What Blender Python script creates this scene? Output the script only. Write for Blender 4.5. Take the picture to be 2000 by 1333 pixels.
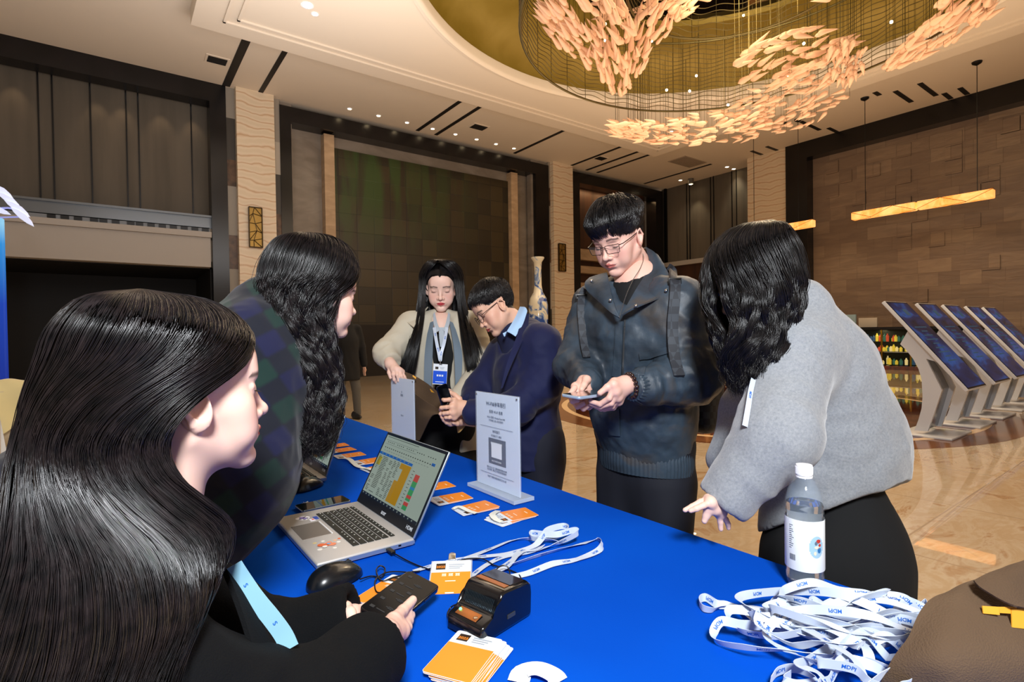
import bpy, bmesh, math, random
import numpy as np
from mathutils import Vector, Matrix

for _o in list(bpy.data.objects):
    bpy.data.objects.remove(_o)
SC = bpy.context.scene
COL = SC.collection
random.seed(7)
RNG = np.random.default_rng(11)

# ------------------------------------------------------------------ camera
FPX, CX, CY, HC = 1050.0, 1000.0, 666.5, 1.28
_A = np.array([1417.0, 36.5, -FPX]); _A /= np.linalg.norm(_A)
_B = np.array([-779.0, 3.5, -FPX]); _B -= _A*_A.dot(_B); _B /= np.linalg.norm(_B)
_Z = np.cross(_A, _B)
CR = np.stack([_A, _B, _Z])            # world <- camera
CO = np.array([0.0, 0.0, HC])
cam = bpy.data.cameras.new('camera'); cam_o = bpy.data.objects.new('camera', cam); COL.objects.link(cam_o)
cam.sensor_width = 36.0; cam.lens = 36.0*FPX/2000.0; cam.clip_start = 0.02; cam.clip_end = 200
_m = Matrix.Identity(4)
for i in range(3):
    for j in range(3):
        _m[i][j] = CR[i][j]
_m[2][3] = HC
cam_o.matrix_world = _m
SC.camera = cam_o

def ray(px, py): return CR @ np.array([(px-CX)/FPX, -(py-CY)/FPX, -1.0])
def P(px, py, d): return CO + d*ray(px, py)          # a place seen at (px,py), d metres ahead
def onz(px, py, z):
    r = ray(px, py); return CO + r*(z-HC)/r[2]
def onX(px, py, x):
    r = ray(px, py); return CO + r*x/r[0]
def onY(px, py, y):
    r = ray(px, py); return CO + r*y/r[1]
def cv(r, u, t): return CR @ np.array([r, u, t], float)   # right, up, towards viewer
RT, UP, TW = cv(1,0,0), cv(0,1,0), cv(0,0,1)

# ------------------------------------------------------------------ colour management, world, lights
SC.view_settings.view_transform = 'Standard'
SC.view_settings.look = 'None'
SC.view_settings.gamma = 1.0
SC.view_settings.use_curve_mapping = False
SC.view_settings.exposure = 0.0

def lin(c):
    if isinstance(c, str):
        c = c.lstrip('#'); c = [int(c[i:i+2], 16)/255 for i in (0, 2, 4)]
        return tuple(x/12.92 if x <= 0.04045 else ((x+0.055)/1.055)**2.4 for x in c)
    return tuple(c)

world = bpy.data.worlds.new('world'); SC.world = world; world.use_nodes = True
_bg = world.node_tree.nodes['Background']
_bg.inputs[0].default_value = (*lin('#ffe2c4'), 1); _bg.inputs[1].default_value = 0.35

def light(name, kind, loc, energy, color=(1,1,1), size=0.3, target=None, spot=None, blend=0.5, sizey=None):
    l = bpy.data.lights.new(name, kind); l.energy = energy; l.color = color
    if kind == 'AREA':
        l.size = size
        if sizey: l.shape = 'RECTANGLE'; l.size_y = sizey
    else: l.shadow_soft_size = size
    if kind == 'SPOT': l.spot_size = spot; l.spot_blend = blend
    o = bpy.data.objects.new(name, l); COL.objects.link(o); o.location = loc
    if target is not None:
        o.rotation_euler = (Vector(target)-Vector(loc)).to_track_quat('-Z', 'Y').to_euler()
    return o
# photographer's flash, behind and above the camera
light('flash', 'AREA', (-0.36, -0.78, 2.5), 132, (0.93, 0.965, 1.0), 0.42, (1.5, 2.0, 0.95))
WARM = (1.0, 0.78, 0.52)
light('chandelier_glow', 'POINT', (8.6, 4.96, 7.0), 110, (1.0, 0.74, 0.48), 0.9)
light('dome_glow', 'POINT', (8.6, 4.96, 8.15), 330, (1.0, 0.82, 0.5), 0.5)
light('lobby_fill', 'AREA', (8.6, 5.0, 6.0), 660, (1.0, 0.78, 0.55), 9.0, (8.6, 5.0, 0))  # added fill without a fixture, warm light down over the lobby
light('lobby_ceiling_fill', 'AREA', (10.0, 5.5, 4.2), 470, (1.0, 0.76, 0.53), 9.0, (10.0, 5.5, 9))  # added fill hanging unseen in mid-air, brightens the ceiling from below
light('entrance_ceiling_fill', 'AREA', (2.0, 7.5, 4.6), 340, (1.0, 0.97, 0.97), 5.0, (2.0, 9.5, 9))  # unseen helper lamp added to lift the ceiling near the entrance

# ------------------------------------------------------------------ materials
MATS = {}
def mat(name, color=(.5,.5,.5), rough=.5, metal=0.0, spec=.5, emit=None, estr=0.0, coat=0.0, trans=0.0, ior=1.45,
        sheen=0.0, noise=None, bump=None, alpha=1.0, sss=0.0, vcol=False):
    """noise=(scale, colour2, detail, distortion[, (sx,sy,sz)]); bump=(scale, strength, detail[, stretch])"""
    if name in MATS: return MATS[name]
    m = bpy.data.materials.new(name); m.use_nodes = True; MATS[name] = m
    nt = m.node_tree; N = nt.nodes; L = nt.links; b = N['Principled BSDF']
    I = b.inputs
    I['Base Color'].default_value = (*lin(color), 1); I['Roughness'].default_value = rough
    I['Metallic'].default_value = metal; I['Specular IOR Level'].default_value = spec
    I['Coat Weight'].default_value = coat; I['Transmission Weight'].default_value = trans
    I['IOR'].default_value = ior; I['Sheen Weight'].default_value = sheen; I['Alpha'].default_value = alpha
    if sss:
        I['Subsurface Weight'].default_value = sss; I['Subsurface Radius'].default_value = (1.0, .35, .18)
        I['Subsurface Scale'].default_value = .008
    if emit is not None:
        I['Emission Color'].default_value = (*lin(emit), 1); I['Emission Strength'].default_value = estr
    tc = None
    def coords(st=None):
        nonlocal tc
        if tc is None: tc = N.new('ShaderNodeTexCoord')
        if st is None: return tc.outputs['Object']
        mp = N.new('ShaderNodeMapping'); mp.inputs['Scale'].default_value = st
        L.new(tc.outputs['Object'], mp.inputs['Vector']); return mp.outputs['Vector']
    if noise:
        t = N.new('ShaderNodeTexNoise'); t.inputs['Scale'].default_value = noise[0]
        t.inputs['Detail'].default_value = noise[2] if len(noise) > 2 else 3
        t.inputs['Distortion'].default_value = noise[3] if len(noise) > 3 else 0
        L.new(coords(noise[4] if len(noise) > 4 else None), t.inputs['Vector'])
        r = N.new('ShaderNodeValToRGB'); r.color_ramp.elements[0].position = .35; r.color_ramp.elements[1].position = .65
        r.color_ramp.elements[0].color = (*lin(color), 1); r.color_ramp.elements[1].color = (*lin(noise[1]), 1)
        L.new(t.outputs['Fac'], r.inputs['Fac']); L.new(r.outputs['Color'], I['Base Color'])
    if vcol:
        a = N.new('ShaderNodeAttribute'); a.attribute_name = 'Col'; L.new(a.outputs['Color'], I['Base Color'])
    if bump:
        t = N.new('ShaderNodeTexNoise'); t.inputs['Scale'].default_value = bump[0]
        t.inputs['Detail'].default_value = bump[2] if len(bump) > 2 else 3
        L.new(coords(bump[3] if len(bump) > 3 else None), t.inputs['Vector'])
        bp = N.new('ShaderNodeBump'); bp.inputs['Strength'].default_value = bump[1]; bp.inputs['Distance'].default_value = .01
        L.new(t.outputs['Fac'], bp.inputs['Height']); L.new(bp.outputs['Normal'], I['Normal'])
    return m

def node_mat(name, build):
    if name in MATS: return MATS[name]
    m = bpy.data.materials.new(name); m.use_nodes = True; MATS[name] = m
    build(m.node_tree, m.node_tree.nodes, m.node_tree.links, m.node_tree.nodes['Principled BSDF']); return m

# ------------------------------------------------------------------ objects
def link(o, parent=None, loc=None):
    COL.objects.link(o)
    if parent is not None: o.parent = parent
    return o
def tag(o, label=None, cat=None, group=None, kind=None):
    if label: o['label'] = label
    if cat: o['category'] = cat
    if group: o['group'] = group
    if kind: o['kind'] = kind
    return o
def thing(name, label, cat, loc=(0,0,0), group=None, rotz=0):
    o = bpy.data.objects.new(name, None); o.empty_display_size = .05; COL.objects.link(o)
    o.location = Vector([float(x) for x in loc]); o.rotation_euler = (0,0,rotz)
    return tag(o, label, cat, group)
def world_loc(o):
    v = Vector((0,0,0))
    while o is not None:
        v = v + Vector(o.location); o = o.parent
    return np.array(v)

def mesh_np(name, V, F, m=None, parent=None, smooth=True, local=False, colors=None, mi=None):
    """V (n,3) world coordinates (or local), F list of index arrays (quads, tris) or ragged list"""
    V = np.asarray(V, float)
    if parent is not None and not local: V = V - world_loc(parent)
    me = bpy.data.meshes.new(name)
    if isinstance(F, np.ndarray): F = [F]
    if len(F) and isinstance(F[0], np.ndarray) and F[0].ndim == 2:
        F = [f for f in F if len(f)]
        nl = sum(f.size for f in F); npoly = sum(len(f) for f in F)
        me.vertices.add(len(V)); me.vertices.foreach_set('co', V.astype(np.float32).ravel())
        me.loops.add(nl); me.loops.foreach_set('vertex_index', np.concatenate([f.ravel() for f in F]).astype(np.int32))
        me.polygons.add(npoly)
        tot = np.concatenate([np.full(len(f), f.shape[1]) for f in F]); st = np.concatenate([[0], np.cumsum(tot)[:-1]])
        me.polygons.foreach_set('loop_start', st.astype(np.int32))
        try: me.polygons.foreach_set('loop_total', tot.astype(np.int32))
        except Exception: pass
        me.update(calc_edges=True)
    else:
        me.from_pydata([tuple(v) for v in V], [], [tuple(int(i) for i in f) for f in F]); me.update()
    if m is not None:
        for mm in (m if isinstance(m, (list, tuple)) else [m]): me.materials.append(mm)
    if mi is not None: me.polygons.foreach_set('material_index', np.asarray(mi, np.int32))
    if smooth: me.polygons.foreach_set('use_smooth', np.ones(len(me.polygons), bool))
    if colors is not None:
        a = me.color_attributes.new('Col', 'FLOAT_COLOR', 'POINT')
        c = np.ones((len(V), 4), np.float32); c[:, :3] = colors; a.data.foreach_set('color', c.ravel())
    o = bpy.data.objects.new(name, me)
    return link(o, parent)

def frame(d, up=(0,0,1)):
    d = np.asarray(d, float); d = d/np.linalg.norm(d); up = np.asarray(up, float)
    s = np.cross(d, up)
    if np.linalg.norm(s) < 1e-5: s = np.cross(d, (1,0,0))
    s /= np.linalg.norm(s); u = np.cross(s, d); return d, s, u

class MB:
    def __init__(s): s.V = []; s.F = []; s.M = []; s.cur = 0
    def add(s, V, F):
        b = len(s.V); s.V += [tuple(float(c) for c in v) for v in V]; s.F += [tuple(b+int(i) for i in f) for f in F]; s.M += [s.cur]*len(F); return s
    def mat(s, i): s.cur = i; return s
    def box(s, x0, x1, y0, y1, z0, z1):
        return s.obox(((x0+x1)/2, (y0+y1)/2, (z0+z1)/2), (abs(x1-x0)/2, abs(y1-y0)/2, abs(z1-z0)/2))
    def obox(s, c, h, ax=None, bev=0.0):
        ax = np.eye(3) if ax is None else np.asarray(ax, float); c = np.asarray(c, float)
        if bev <= 0:
            V = [c + ax[0]*h[0]*i + ax[1]*h[1]*j + ax[2]*h[2]*k for i in (-1,1) for j in (-1,1) for k in (-1,1)]
            return s.add(V, [(0,1,3,2),(4,6,7,5),(0,4,5,1),(2,3,7,6),(0,2,6,4),(1,5,7,3)])
        bm = bmesh.new(); bmesh.ops.create_cube(bm, size=2)
        for v in bm.verts: v.co = Vector((v.co.x*h[0], v.co.y*h[1], v.co.z*h[2]))
        bmesh.ops.bevel(bm, geom=bm.edges[:], offset=bev, segments=3, profile=.5, affect='EDGES')
        V = [c + ax[0]*v.co.x + ax[1]*v.co.y + ax[2]*v.co.z for v in bm.verts]; F = [[v.index for v in f.verts] for f in bm.faces]
        bm.free(); return s.add(V, F)
    def poly(s, pts, n, th):
        """prism: polygon pts extruded by th along n"""
        pts = [np.asarray(p, float) for p in pts]; n = np.asarray(n, float)*th; k = len(pts)
        V = pts + [p+n for p in pts]
        F = [tuple(range(k))[::-1], tuple(range(k, 2*k))] + [(i, (i+1)%k, (i+1)%k+k, i+k) for i in range(k)]
        return s.add(V, F)
    def tube(s, pts, r, seg=8, caps=True, closed=False):
        pts = np.asarray(pts, float); n = len(pts); r = np.broadcast_to(np.asarray(r, float), (n,))
        T = np.gradient(pts, axis=0) if not closed else np.roll(pts, -1, 0)-np.roll(pts, 1, 0)
        T /= np.linalg.norm(T, axis=1)[:, None]+1e-12
        _, sd, up = frame(T[0], (0.13, 0.21, .97)); V = []
        for i in range(n):
            sd = sd - T[i]*sd.dot(T[i]); sd /= np.linalg.norm(sd)+1e-12; up = np.cross(sd, T[i])
            for j in range(seg):
                a = 2*math.pi*j/seg; V.append(pts[i] + r[i]*(math.cos(a)*sd + math.sin(a)*up))
        F = []
        for i in range(n if closed else n-1):
            for j in range(seg):
                a = i*seg+j; b = i*seg+(j+1)%seg; c = ((i+1)%n)*seg; F.append((a, b, c+(j+1)%seg, c+j))
        if caps and not closed: F += [tuple(range(seg))[::-1], tuple((n-1)*seg+j for j in range(seg))]
        return s.add(V, F)
    def lathe(s, prof, c=(0,0,0), axis=(0,0,1), seg=32, closed=False):
        ax, sx, sy = frame(axis, (0.0,1.0,0.0) if abs(axis[2]) > .9 else (0,0,1)); c = np.asarray(c, float); V = []; n = len(prof)
        for r, z in prof:
            for j in range(seg):
                a = 2*math.pi*j/seg; V.append(c + ax*z + r*(math.cos(a)*sx+math.sin(a)*sy))
        F = [(i*seg+j, i*seg+(j+1)%seg, ((i+1)%n)*seg+(j+1)%seg, ((i+1)%n)*seg+j) for i in range(n if closed else n-1) for j in range(seg)]
        if not closed:
            if prof[0][0] > 1e-6: F.append(tuple(range(seg))[::-1])
            if prof[-1][0] > 1e-6: F.append(tuple((n-1)*seg+j for j in range(seg)))
        return s.add(V, F)
    def ball(s, c, r, seg=12, rings=8, ax=None):
        r = np.broadcast_to(np.asarray(r, float), (3,)); ax = np.eye(3) if ax is None else np.asarray(ax, float); c = np.asarray(c, float); V = []
        for i in range(rings+1):
            t = math.pi*i/rings
            for j in range(seg):
                a = 2*math.pi*j/seg
                V.append(c + ax[0]*r[0]*math.sin(t)*math.cos(a)+ax[1]*r[1]*math.sin(t)*math.sin(a)+ax[2]*r[2]*math.cos(t))
        F = [(i*seg+j, (i+1)*seg+j, (i+1)*seg+(j+1)%seg, i*seg+(j+1)%seg) for i in range(rings) for j in range(seg)]
        return s.add(V, F)
    def build(s, name, m, parent=None, smooth=False, angle=None):
        V = np.array(s.V); 
        if parent is not None: V = V - world_loc(parent)
        me = bpy.data.meshes.new(name); me.from_pydata([tuple(v) for v in V], [], s.F)
        for mm in (m if isinstance(m, (list, tuple)) else [m]): me.materials.append(mm)
        if any(s.M): me.polygons.foreach_set('material_index', np.array(s.M, np.int32))
        bm = bmesh.new(); bm.from_mesh(me); bmesh.ops.remove_doubles(bm, verts=bm.verts, dist=1e-6)
        bmesh.ops.recalc_face_normals(bm, faces=bm.faces)
        if smooth:
            for f in bm.faces: f.smooth = True
            a = math.radians(angle or 40)
            for e in bm.edges:
                if len(e.link_faces) == 2 and e.calc_face_angle(0) > a: e.smooth = False
        bm.to_mesh(me); bm.free(); me.update()
        return link(bpy.data.objects.new(name, me), parent)

def crspline(pts, n):
    """Catmull-Rom through pts -> n samples"""
    p = np.asarray(pts, float)
    if len(p) == 2: t = np.linspace(0,1,n)[:,None]; return p[0]*(1-t)+p[1]*t
    q = np.vstack([2*p[0]-p[1], p, 2*p[-1]-p[-2]]); m = len(p)-1
    out = []
    for u in np.linspace(0, m-1e-9, n):
        i = int(u); t = u-i; a, b, c, d = q[i:i+4]
        out.append(.5*((2*b)+(-a+c)*t+(2*a-5*b+4*c-d)*t*t+(-a+3*b-3*c+d)*t**3))
    return np.array(out)

def copy_thing(o, dloc, label=None, rotz=None):
    c = o.copy(); COL.objects.link(c); c.location = Vector(o.location)+Vector([float(x) for x in dloc])
    if rotz is not None: c.rotation_euler = (0,0,rotz)
    if label: c['label'] = label
    for ch in list(o.children):
        d = ch.copy(); COL.objects.link(d); d.parent = c
        for g in list(ch.children):
            e = g.copy(); COL.objects.link(e); e.parent = d
    return c

_TX = {}
def text_geo(body, size=1.0, align='CENTER', bold=0.0):
    key = (body, align, bold)
    if key not in _TX:
        cu = bpy.data.curves.new('txt', 'FONT'); cu.body = body; cu.size = 1.0; cu.align_x = align; cu.align_y = 'CENTER'; cu.resolution_u = 2; cu.offset = bold
        o = bpy.data.objects.new('txt', cu); COL.objects.link(o); bpy.context.view_layer.update()
        me = bpy.data.meshes.new_from_object(o.evaluated_get(bpy.context.evaluated_depsgraph_get()))
        V = np.array([v.co[:] for v in me.vertices]) if len(me.vertices) else np.zeros((0,3)); F = [tuple(p.vertices) for p in me.polygons]
        bpy.data.objects.remove(o); bpy.data.curves.remove(cu); bpy.data.meshes.remove(me); _TX[key] = (V, F)
    V, F = _TX[key]; return V*size, F
def put_text(mb, body, size, o, ex, ey, n=None, off=.0004, align='CENTER', bold=0.0, sx=1.0):
    V, F = text_geo(body, size, align, bold)
    if not len(V): return
    ex = np.asarray(ex, float); ey = np.asarray(ey, float); nn = np.cross(ex, ey); o = np.asarray(o, float)
    mb.add([o + ex*v[0]*sx + ey*v[1] + nn*off for v in V], F)

def perlin(p, seed=0):
    p = np.asarray(p, np.float64); i = np.floor(p).astype(np.int64); f = p-i; u = f*f*f*(f*(f*6-15)+10)
    def g(dx, dy, dz):
        h = ((i[:,0]+dx)*374761393 + (i[:,1]+dy)*668265263 + (i[:,2]+dz)*2147483647 + seed*974711) & 0xffffffff
        h = ((h ^ (h >> 13))*1274126177) & 0xffffffff; h ^= h >> 16
        a = (h & 1023)/1023.*6.28318; z = ((h >> 10) & 1023)/1023.*2-1; r = np.sqrt(1-z*z)
        return (f[:,0]-dx)*r*np.cos(a)+(f[:,1]-dy)*r*np.sin(a)+(f[:,2]-dz)*z
    l = lambda a, b, t: a+(b-a)*t
    return l(l(l(g(0,0,0),g(1,0,0),u[:,0]), l(g(0,1,0),g(1,1,0),u[:,0]), u[:,1]),
             l(l(g(0,0,1),g(1,0,1),u[:,0]), l(g(0,1,1),g(1,1,1),u[:,0]), u[:,1]), u[:,2])
# ================================================================== THE ROOM
def struct(name, mb, m, smooth=False):
    o = mb.build(name, m, None, smooth); o['kind'] = 'structure'; return o
def N_(N, t, **k):
    n = N.new(t)
    for a, v in k.items():
        if a in n.inputs: n.inputs[a].default_value = v
        else: setattr(n, a, v)
    return n
def ramp(N, pairs):
    r = N.new('ShaderNodeValToRGB'); e = r.color_ramp.elements
    while len(e) < len(pairs): e.new(.5)
    for i, (p, c) in enumerate(pairs): e[i].position = p; e[i].color = (*lin(c), 1)
    return r

def _floor(nt, N, L, b):
    tc = N.new('ShaderNodeTexCoord')
    n1 = N_(N, 'ShaderNodeTexNoise', Scale=.55, Detail=8.0, Distortion=1.6); L.new(tc.outputs['Object'], n1.inputs['Vector'])
    mp = N.new('ShaderNodeMapping'); mp.inputs['Scale'].default_value = (.7, 1.5, 1); mp.inputs['Rotation'].default_value = (0,0,.5)
    L.new(tc.outputs['Object'], mp.inputs['Vector'])
    n2 = N_(N, 'ShaderNodeTexNoise', Scale=2.2, Detail=10.0, Distortion=2.2, Roughness=.62); L.new(mp.outputs['Vector'], n2.inputs['Vector'])
    r1 = ramp(N, [(.30, '#dccbb2'), (.44, '#d4bf9f'), (.54, '#dfd0b8'), (.66, '#c2a079')]); L.new(n2.outputs['Fac'], r1.inputs['Fac'])
    r2 = ramp(N, [(.3, '#ffffff'), (.7, '#e5d2b6')]); L.new(n1.outputs['Fac'], r2.inputs['Fac'])
    mx = N.new('ShaderNodeMix'); mx.data_type = 'RGBA'; mx.blend_type = 'MULTIPLY'; mx.inputs[0].default_value = .8
    L.new(r1.outputs[0], mx.inputs[6]); L.new(r2.outputs[0], mx.inputs[7])
    br = N_(N, 'ShaderNodeTexBrick', Scale=1.0); br.offset = 0
    br.inputs['Brick Width'].default_value = 1.2; br.inputs['Row Height'].default_value = 1.2; br.inputs['Mortar Size'].default_value = .006
    br.inputs['Color1'].default_value = (0,0,0,1); br.inputs['Color2'].default_value = (0,0,0,1); br.inputs['Mortar'].default_value = (1,1,1,1)
    L.new(tc.outputs['Object'], br.inputs['Vector'])
    m2 = N.new('ShaderNodeMix'); m2.data_type = 'RGBA'; L.new(br.outputs['Color'], m2.inputs[0]); L.new(mx.outputs[2], m2.inputs[6])
    m2.inputs[7].default_value = (*lin('#b8a184'), 1)
    L.new(m2.outputs[2], b.inputs['Base Color']); b.inputs['Roughness'].default_value = .25; b.inputs['Coat Weight'].default_value = 1.0; b.inputs['Coat Roughness'].default_value = .015; b.inputs['Coat IOR'].default_value = 1.7
def _pillar(nt, N, L, b):
    tc = N.new('ShaderNodeTexCoord'); mp = N.new('ShaderNodeMapping'); mp.inputs['Scale'].default_value = (.9, .9, 1.1)
    L.new(tc.outputs['Object'], mp.inputs['Vector'])
    w = N_(N, 'ShaderNodeTexWave', Scale=1.25, Distortion=7.0, Detail=3.0); w.inputs['Detail Scale'].default_value = .9; w.bands_direction = 'Z'
    L.new(mp.outputs['Vector'], w.inputs['Vector'])
    r = ramp(N, [(0, '#c2a280'), (.07, '#d6bea0'), (.35, '#dccab0'), (.9, '#d6c3a6')]); L.new(w.outputs['Fac'], r.inputs['Fac'])
    L.new(r.outputs[0], b.inputs['Base Color']); b.inputs['Roughness'].default_value = .35
def _stone(nt, N, L, b):
    tc = N.new('ShaderNodeTexCoord'); sp = N.new('ShaderNodeSeparateXYZ'); L.new(tc.outputs['Object'], sp.inputs[0])
    cb = N.new('ShaderNodeCombineXYZ'); L.new(sp.outputs[1], cb.inputs[0]); L.new(sp.outputs[2], cb.inputs[1])
    br = N_(N, 'ShaderNodeTexBrick', Scale=1.0); br.offset = .37; br.squash = .6; br.squash_frequency = 3
    br.inputs['Brick Width'].default_value = .85; br.inputs['Row Height'].default_value = .42; br.inputs['Mortar Size'].default_value = .006
    br.inputs['Color1'].default_value = (.25,.25,.25,1); br.inputs['Color2'].default_value = (.8,.8,.8,1); br.inputs['Mortar'].default_value = (.15,.15,.15,1)
    L.new(cb.outputs[0], br.inputs['Vector'])
    mp = N.new('ShaderNodeMapping'); mp.inputs['Scale'].default_value = (1,.8,4); L.new(tc.outputs['Object'], mp.inputs['Vector'])
    n = N_(N, 'ShaderNodeTexNoise', Scale=1.6, Detail=7.0, Distortion=.8); L.new(mp.outputs['Vector'], n.inputs['Vector'])
    mx = N.new('ShaderNodeMix'); mx.data_type = 'RGBA'; mx.inputs[0].default_value = .6; L.new(br.outputs['Color'], mx.inputs[6]); L.new(n.outputs['Color'], mx.inputs[7])
    r = ramp(N, [(.25, '#665549'), (.5, '#7a6757'), (.75, '#93806b')]); L.new(mx.outputs[2], r.inputs['Fac'])
    L.new(r.outputs[0], b.inputs['Base Color']); b.inputs['Roughness'].default_value = .42
    bp = N.new('ShaderNodeBump'); bp.inputs['Strength'].default_value = .5; bp.inputs['Distance'].default_value = .05
    L.new(mx.outputs[2], bp.inputs['Height']); L.new(bp.outputs['Normal'], b.inputs['Normal'])
def _art(nt, N, L, b):
    tc = N.new('ShaderNodeTexCoord'); sp = N.new('ShaderNodeSeparateXYZ'); L.new(tc.outputs['Object'], sp.inputs[0])
    cb = N.new('ShaderNodeCombineXYZ'); L.new(sp.outputs[0], cb.inputs[0]); L.new(sp.outputs[2], cb.inputs[1])
    br = N_(N, 'ShaderNodeTexBrick', Scale=1.0); br.offset = 0
    br.inputs['Brick Width'].default_value = .56; br.inputs['Row Height'].default_value = .56; br.inputs['Mortar Size'].default_value = .012
    br.inputs['Mortar Smooth'].default_value = .6
    br.inputs['Color1'].default_value = (.2,.2,.2,1); br.inputs['Color2'].default_value = (.85,.85,.85,1); br.inputs['Mortar'].default_value = (0,0,0,1)
    L.new(cb.outputs[0], br.inputs['Vector'])
    r = ramp(N, [(0, '#17130b'), (.5, '#2c2414'), (1, '#3e331c')]); L.new(br.outputs['Color'], r.inputs['Fac'])
    mp = N.new('ShaderNodeMapping'); mp.inputs['Scale'].default_value = (1.0,1,.16); L.new(tc.outputs['Object'], mp.inputs['Vector'])
    n = N_(N, 'ShaderNodeTexNoise', Scale=1.9, Detail=6.0, Distortion=.5); L.new(mp.outputs['Vector'], n.inputs['Vector'])
    r2 = ramp(N, [(.42, '#000000'), (.56, '#ffffff')]); L.new(n.outputs['Fac'], r2.inputs['Fac'])
    zr = N.new('ShaderNodeMapRange'); zr.inputs[1].default_value = 3.6; zr.inputs[2].default_value = 5.6; L.new(sp.outputs[2], zr.inputs[0])
    xr = N.new('ShaderNodeMapRange'); xr.inputs[1].default_value = 10.8; xr.inputs[2].default_value = 7.0; L.new(sp.outputs[0], xr.inputs[0])
    m1 = N.new('ShaderNodeMath'); m1.operation = 'MULTIPLY'; L.new(zr.outputs[0], m1.inputs[0]); L.new(r2.outputs[0], m1.inputs[1])
    m3 = N.new('ShaderNodeMath'); m3.operation = 'MULTIPLY'; L.new(m1.outputs[0], m3.inputs[0]); L.new(xr.outputs[0], m3.inputs[1])
    mx = N.new('ShaderNodeMix'); mx.data_type = 'RGBA'; L.new(m3.outputs[0], mx.inputs[0]); L.new(r.outputs[0], mx.inputs[6]); mx.inputs[7].default_value = (*lin('#2f431a'), 1)
    L.new(mx.outputs[2], b.inputs['Base Color']); b.inputs['Roughness'].default_value = .4
    bp = N.new('ShaderNodeBump'); bp.inputs['Strength'].default_value = .35; bp.inputs['Distance'].default_value = .03
    L.new(br.outputs['Color'], bp.inputs['Height']); L.new(bp.outputs['Normal'], b.inputs['Normal'])
M_FLOOR = node_mat('cream marble', _floor); M_PILLAR = node_mat('rippled cream marble', _pillar)
M_STONE = node_mat('brown stone tiles', _stone); M_ART = node_mat('gold leaf bamboo mural', _art)
M_CEIL = mat('ceiling paint', '#d8cbb9', .8)
M_CEIL2 = mat('ceiling shadow grey', '#8f8b84', .8)
M_BLACK = mat('black lacquer frame', '#0b0a0b', .25, noise=(2, '#141113', 4, 1))
M_PANEL = mat('taupe fabric panel', '#5c5449', .75, noise=(3, '#50493f', 4, 0, (1,1,.1)))
M_GREY = mat('grey marble', '#8b8175', .4, noise=(.7, '#776c60', 6, 1.5, (1,1,2.5)))
M_TRAV = mat('beige travertine', '#b89c7c', .5, noise=(2, '#a58a6b', 5, .5, (1,1,3)))
M_PARAPET = mat('pale balcony plaster', '#a9a39c', .7)
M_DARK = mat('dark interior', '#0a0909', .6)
M_MAROON = mat('dark red marble', '#3c1a10', .08, spec=.6, coat=1.0, noise=(1.4, '#6a2c17', 8, 2.5))
M_BROWNST = mat('brown marble', '#5b3620', .1, spec=.6, noise=(1.6, '#7d5234', 8, 2))
M_CREAM = mat('cream inlay', '#d9b98f', .1, spec=.6)
M_WOOD = mat('dark walnut wall', '#33201a', .5, noise=(1, '#4a2d1c', 5, .4, (3,3,.2)))
M_GOLD = mat('gold leaf', '#7a651c', .42, metal=.3, noise=(1.1, '#86712c', 6, .8), bump=(5, .15, 4))
M_MIRROR = mat('black mirror', '#080707', .05, metal=.2, spec=.8)
M_BRASS = mat('brass', '#a8812f', .28, metal=1.0)
M_BLACKM = mat('black metal', '#0c0c0d', .35, metal=.3)
M_STEEL = mat('brushed steel', '#b9bcc0', .25, metal=1.0)
M_WHITE = mat('white plastic', '#e9eaec', .4)
M_LAMP = mat('downlight lens', '#ffffff', .5, emit='#ffe2b0', estr=22)

floor = struct('floor', MB().box(-6, 21.2, -7, 20, -.1, 0), M_FLOOR)
# round marble inlay in the middle of the lobby floor
DC = (8.6, 4.96)
def ring(r0, r1, z0, z1, seg=96, c=DC):
    mb = MB(); V = []; F = []
    for r, z in ((r0, z0), (r1, z0), (r1, z1), (r0, z1)):
        for j in range(seg):
            a = 2*math.pi*j/seg; V.append((c[0]+r*math.cos(a), c[1]+r*math.sin(a), z))
    for i in range(4):
        for j in range(seg): F.append((i*seg+j, i*seg+(j+1)%seg, ((i+1)%4)*seg+(j+1)%seg, ((i+1)%4)*seg+j))
    return mb.add(V, F)
struct('trim_1', ring(3.12, 3.5, 0, .002), M_BROWNST)
struct('trim_2', ring(3.02, 3.12, 0, .003), M_CREAM)
struct('trim_3', ring(.01, 3.02, 0, .002), M_MAROON)
struct('trim_5', ring(1.7, 1.78, .001, .004), M_CREAM)

# ceiling: outer field, dropped slab with the round opening, gilded dome
ZC, ZS, RD = 7.9, 7.56, 5.7
mb = MB()
mb.box(-6, 1.37, -7, 16.6, ZC, ZC+.12); mb.box(15.8, 21.4, -7, 16.6, ZC, ZC+.12); mb.box(1.37, 15.8, 12.5, 16.6, ZC, ZC+.12); mb.box(1.37, 15.8, -7, -2.6, ZC, ZC+.12)
struct('ceiling', mb, M_CEIL)
seg = 120; X0, X1, Y0, Y1 = 1.37, 15.8, -2.6, 12.5
V = []; F = []
for j in range(seg):
    a = 2*math.pi*j/seg; c, s = math.cos(a), math.sin(a)
    t = min(((X1-DC[0])/c if c > 1e-9 else 1e9), ((X0-DC[0])/c if c < -1e-9 else 1e9), ((Y1-DC[1])/s if s > 1e-9 else 1e9), ((Y0-DC[1])/s if s < -1e-9 else 1e9))
    V += [(DC[0]+RD*c, DC[1]+RD*s, ZS), (DC[0]+t*c, DC[1]+t*s, ZS), (DC[0]+t*c, DC[1]+t*s, ZC+.1), (DC[0]+RD*c, DC[1]+RD*s, ZS+.18)]
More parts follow.
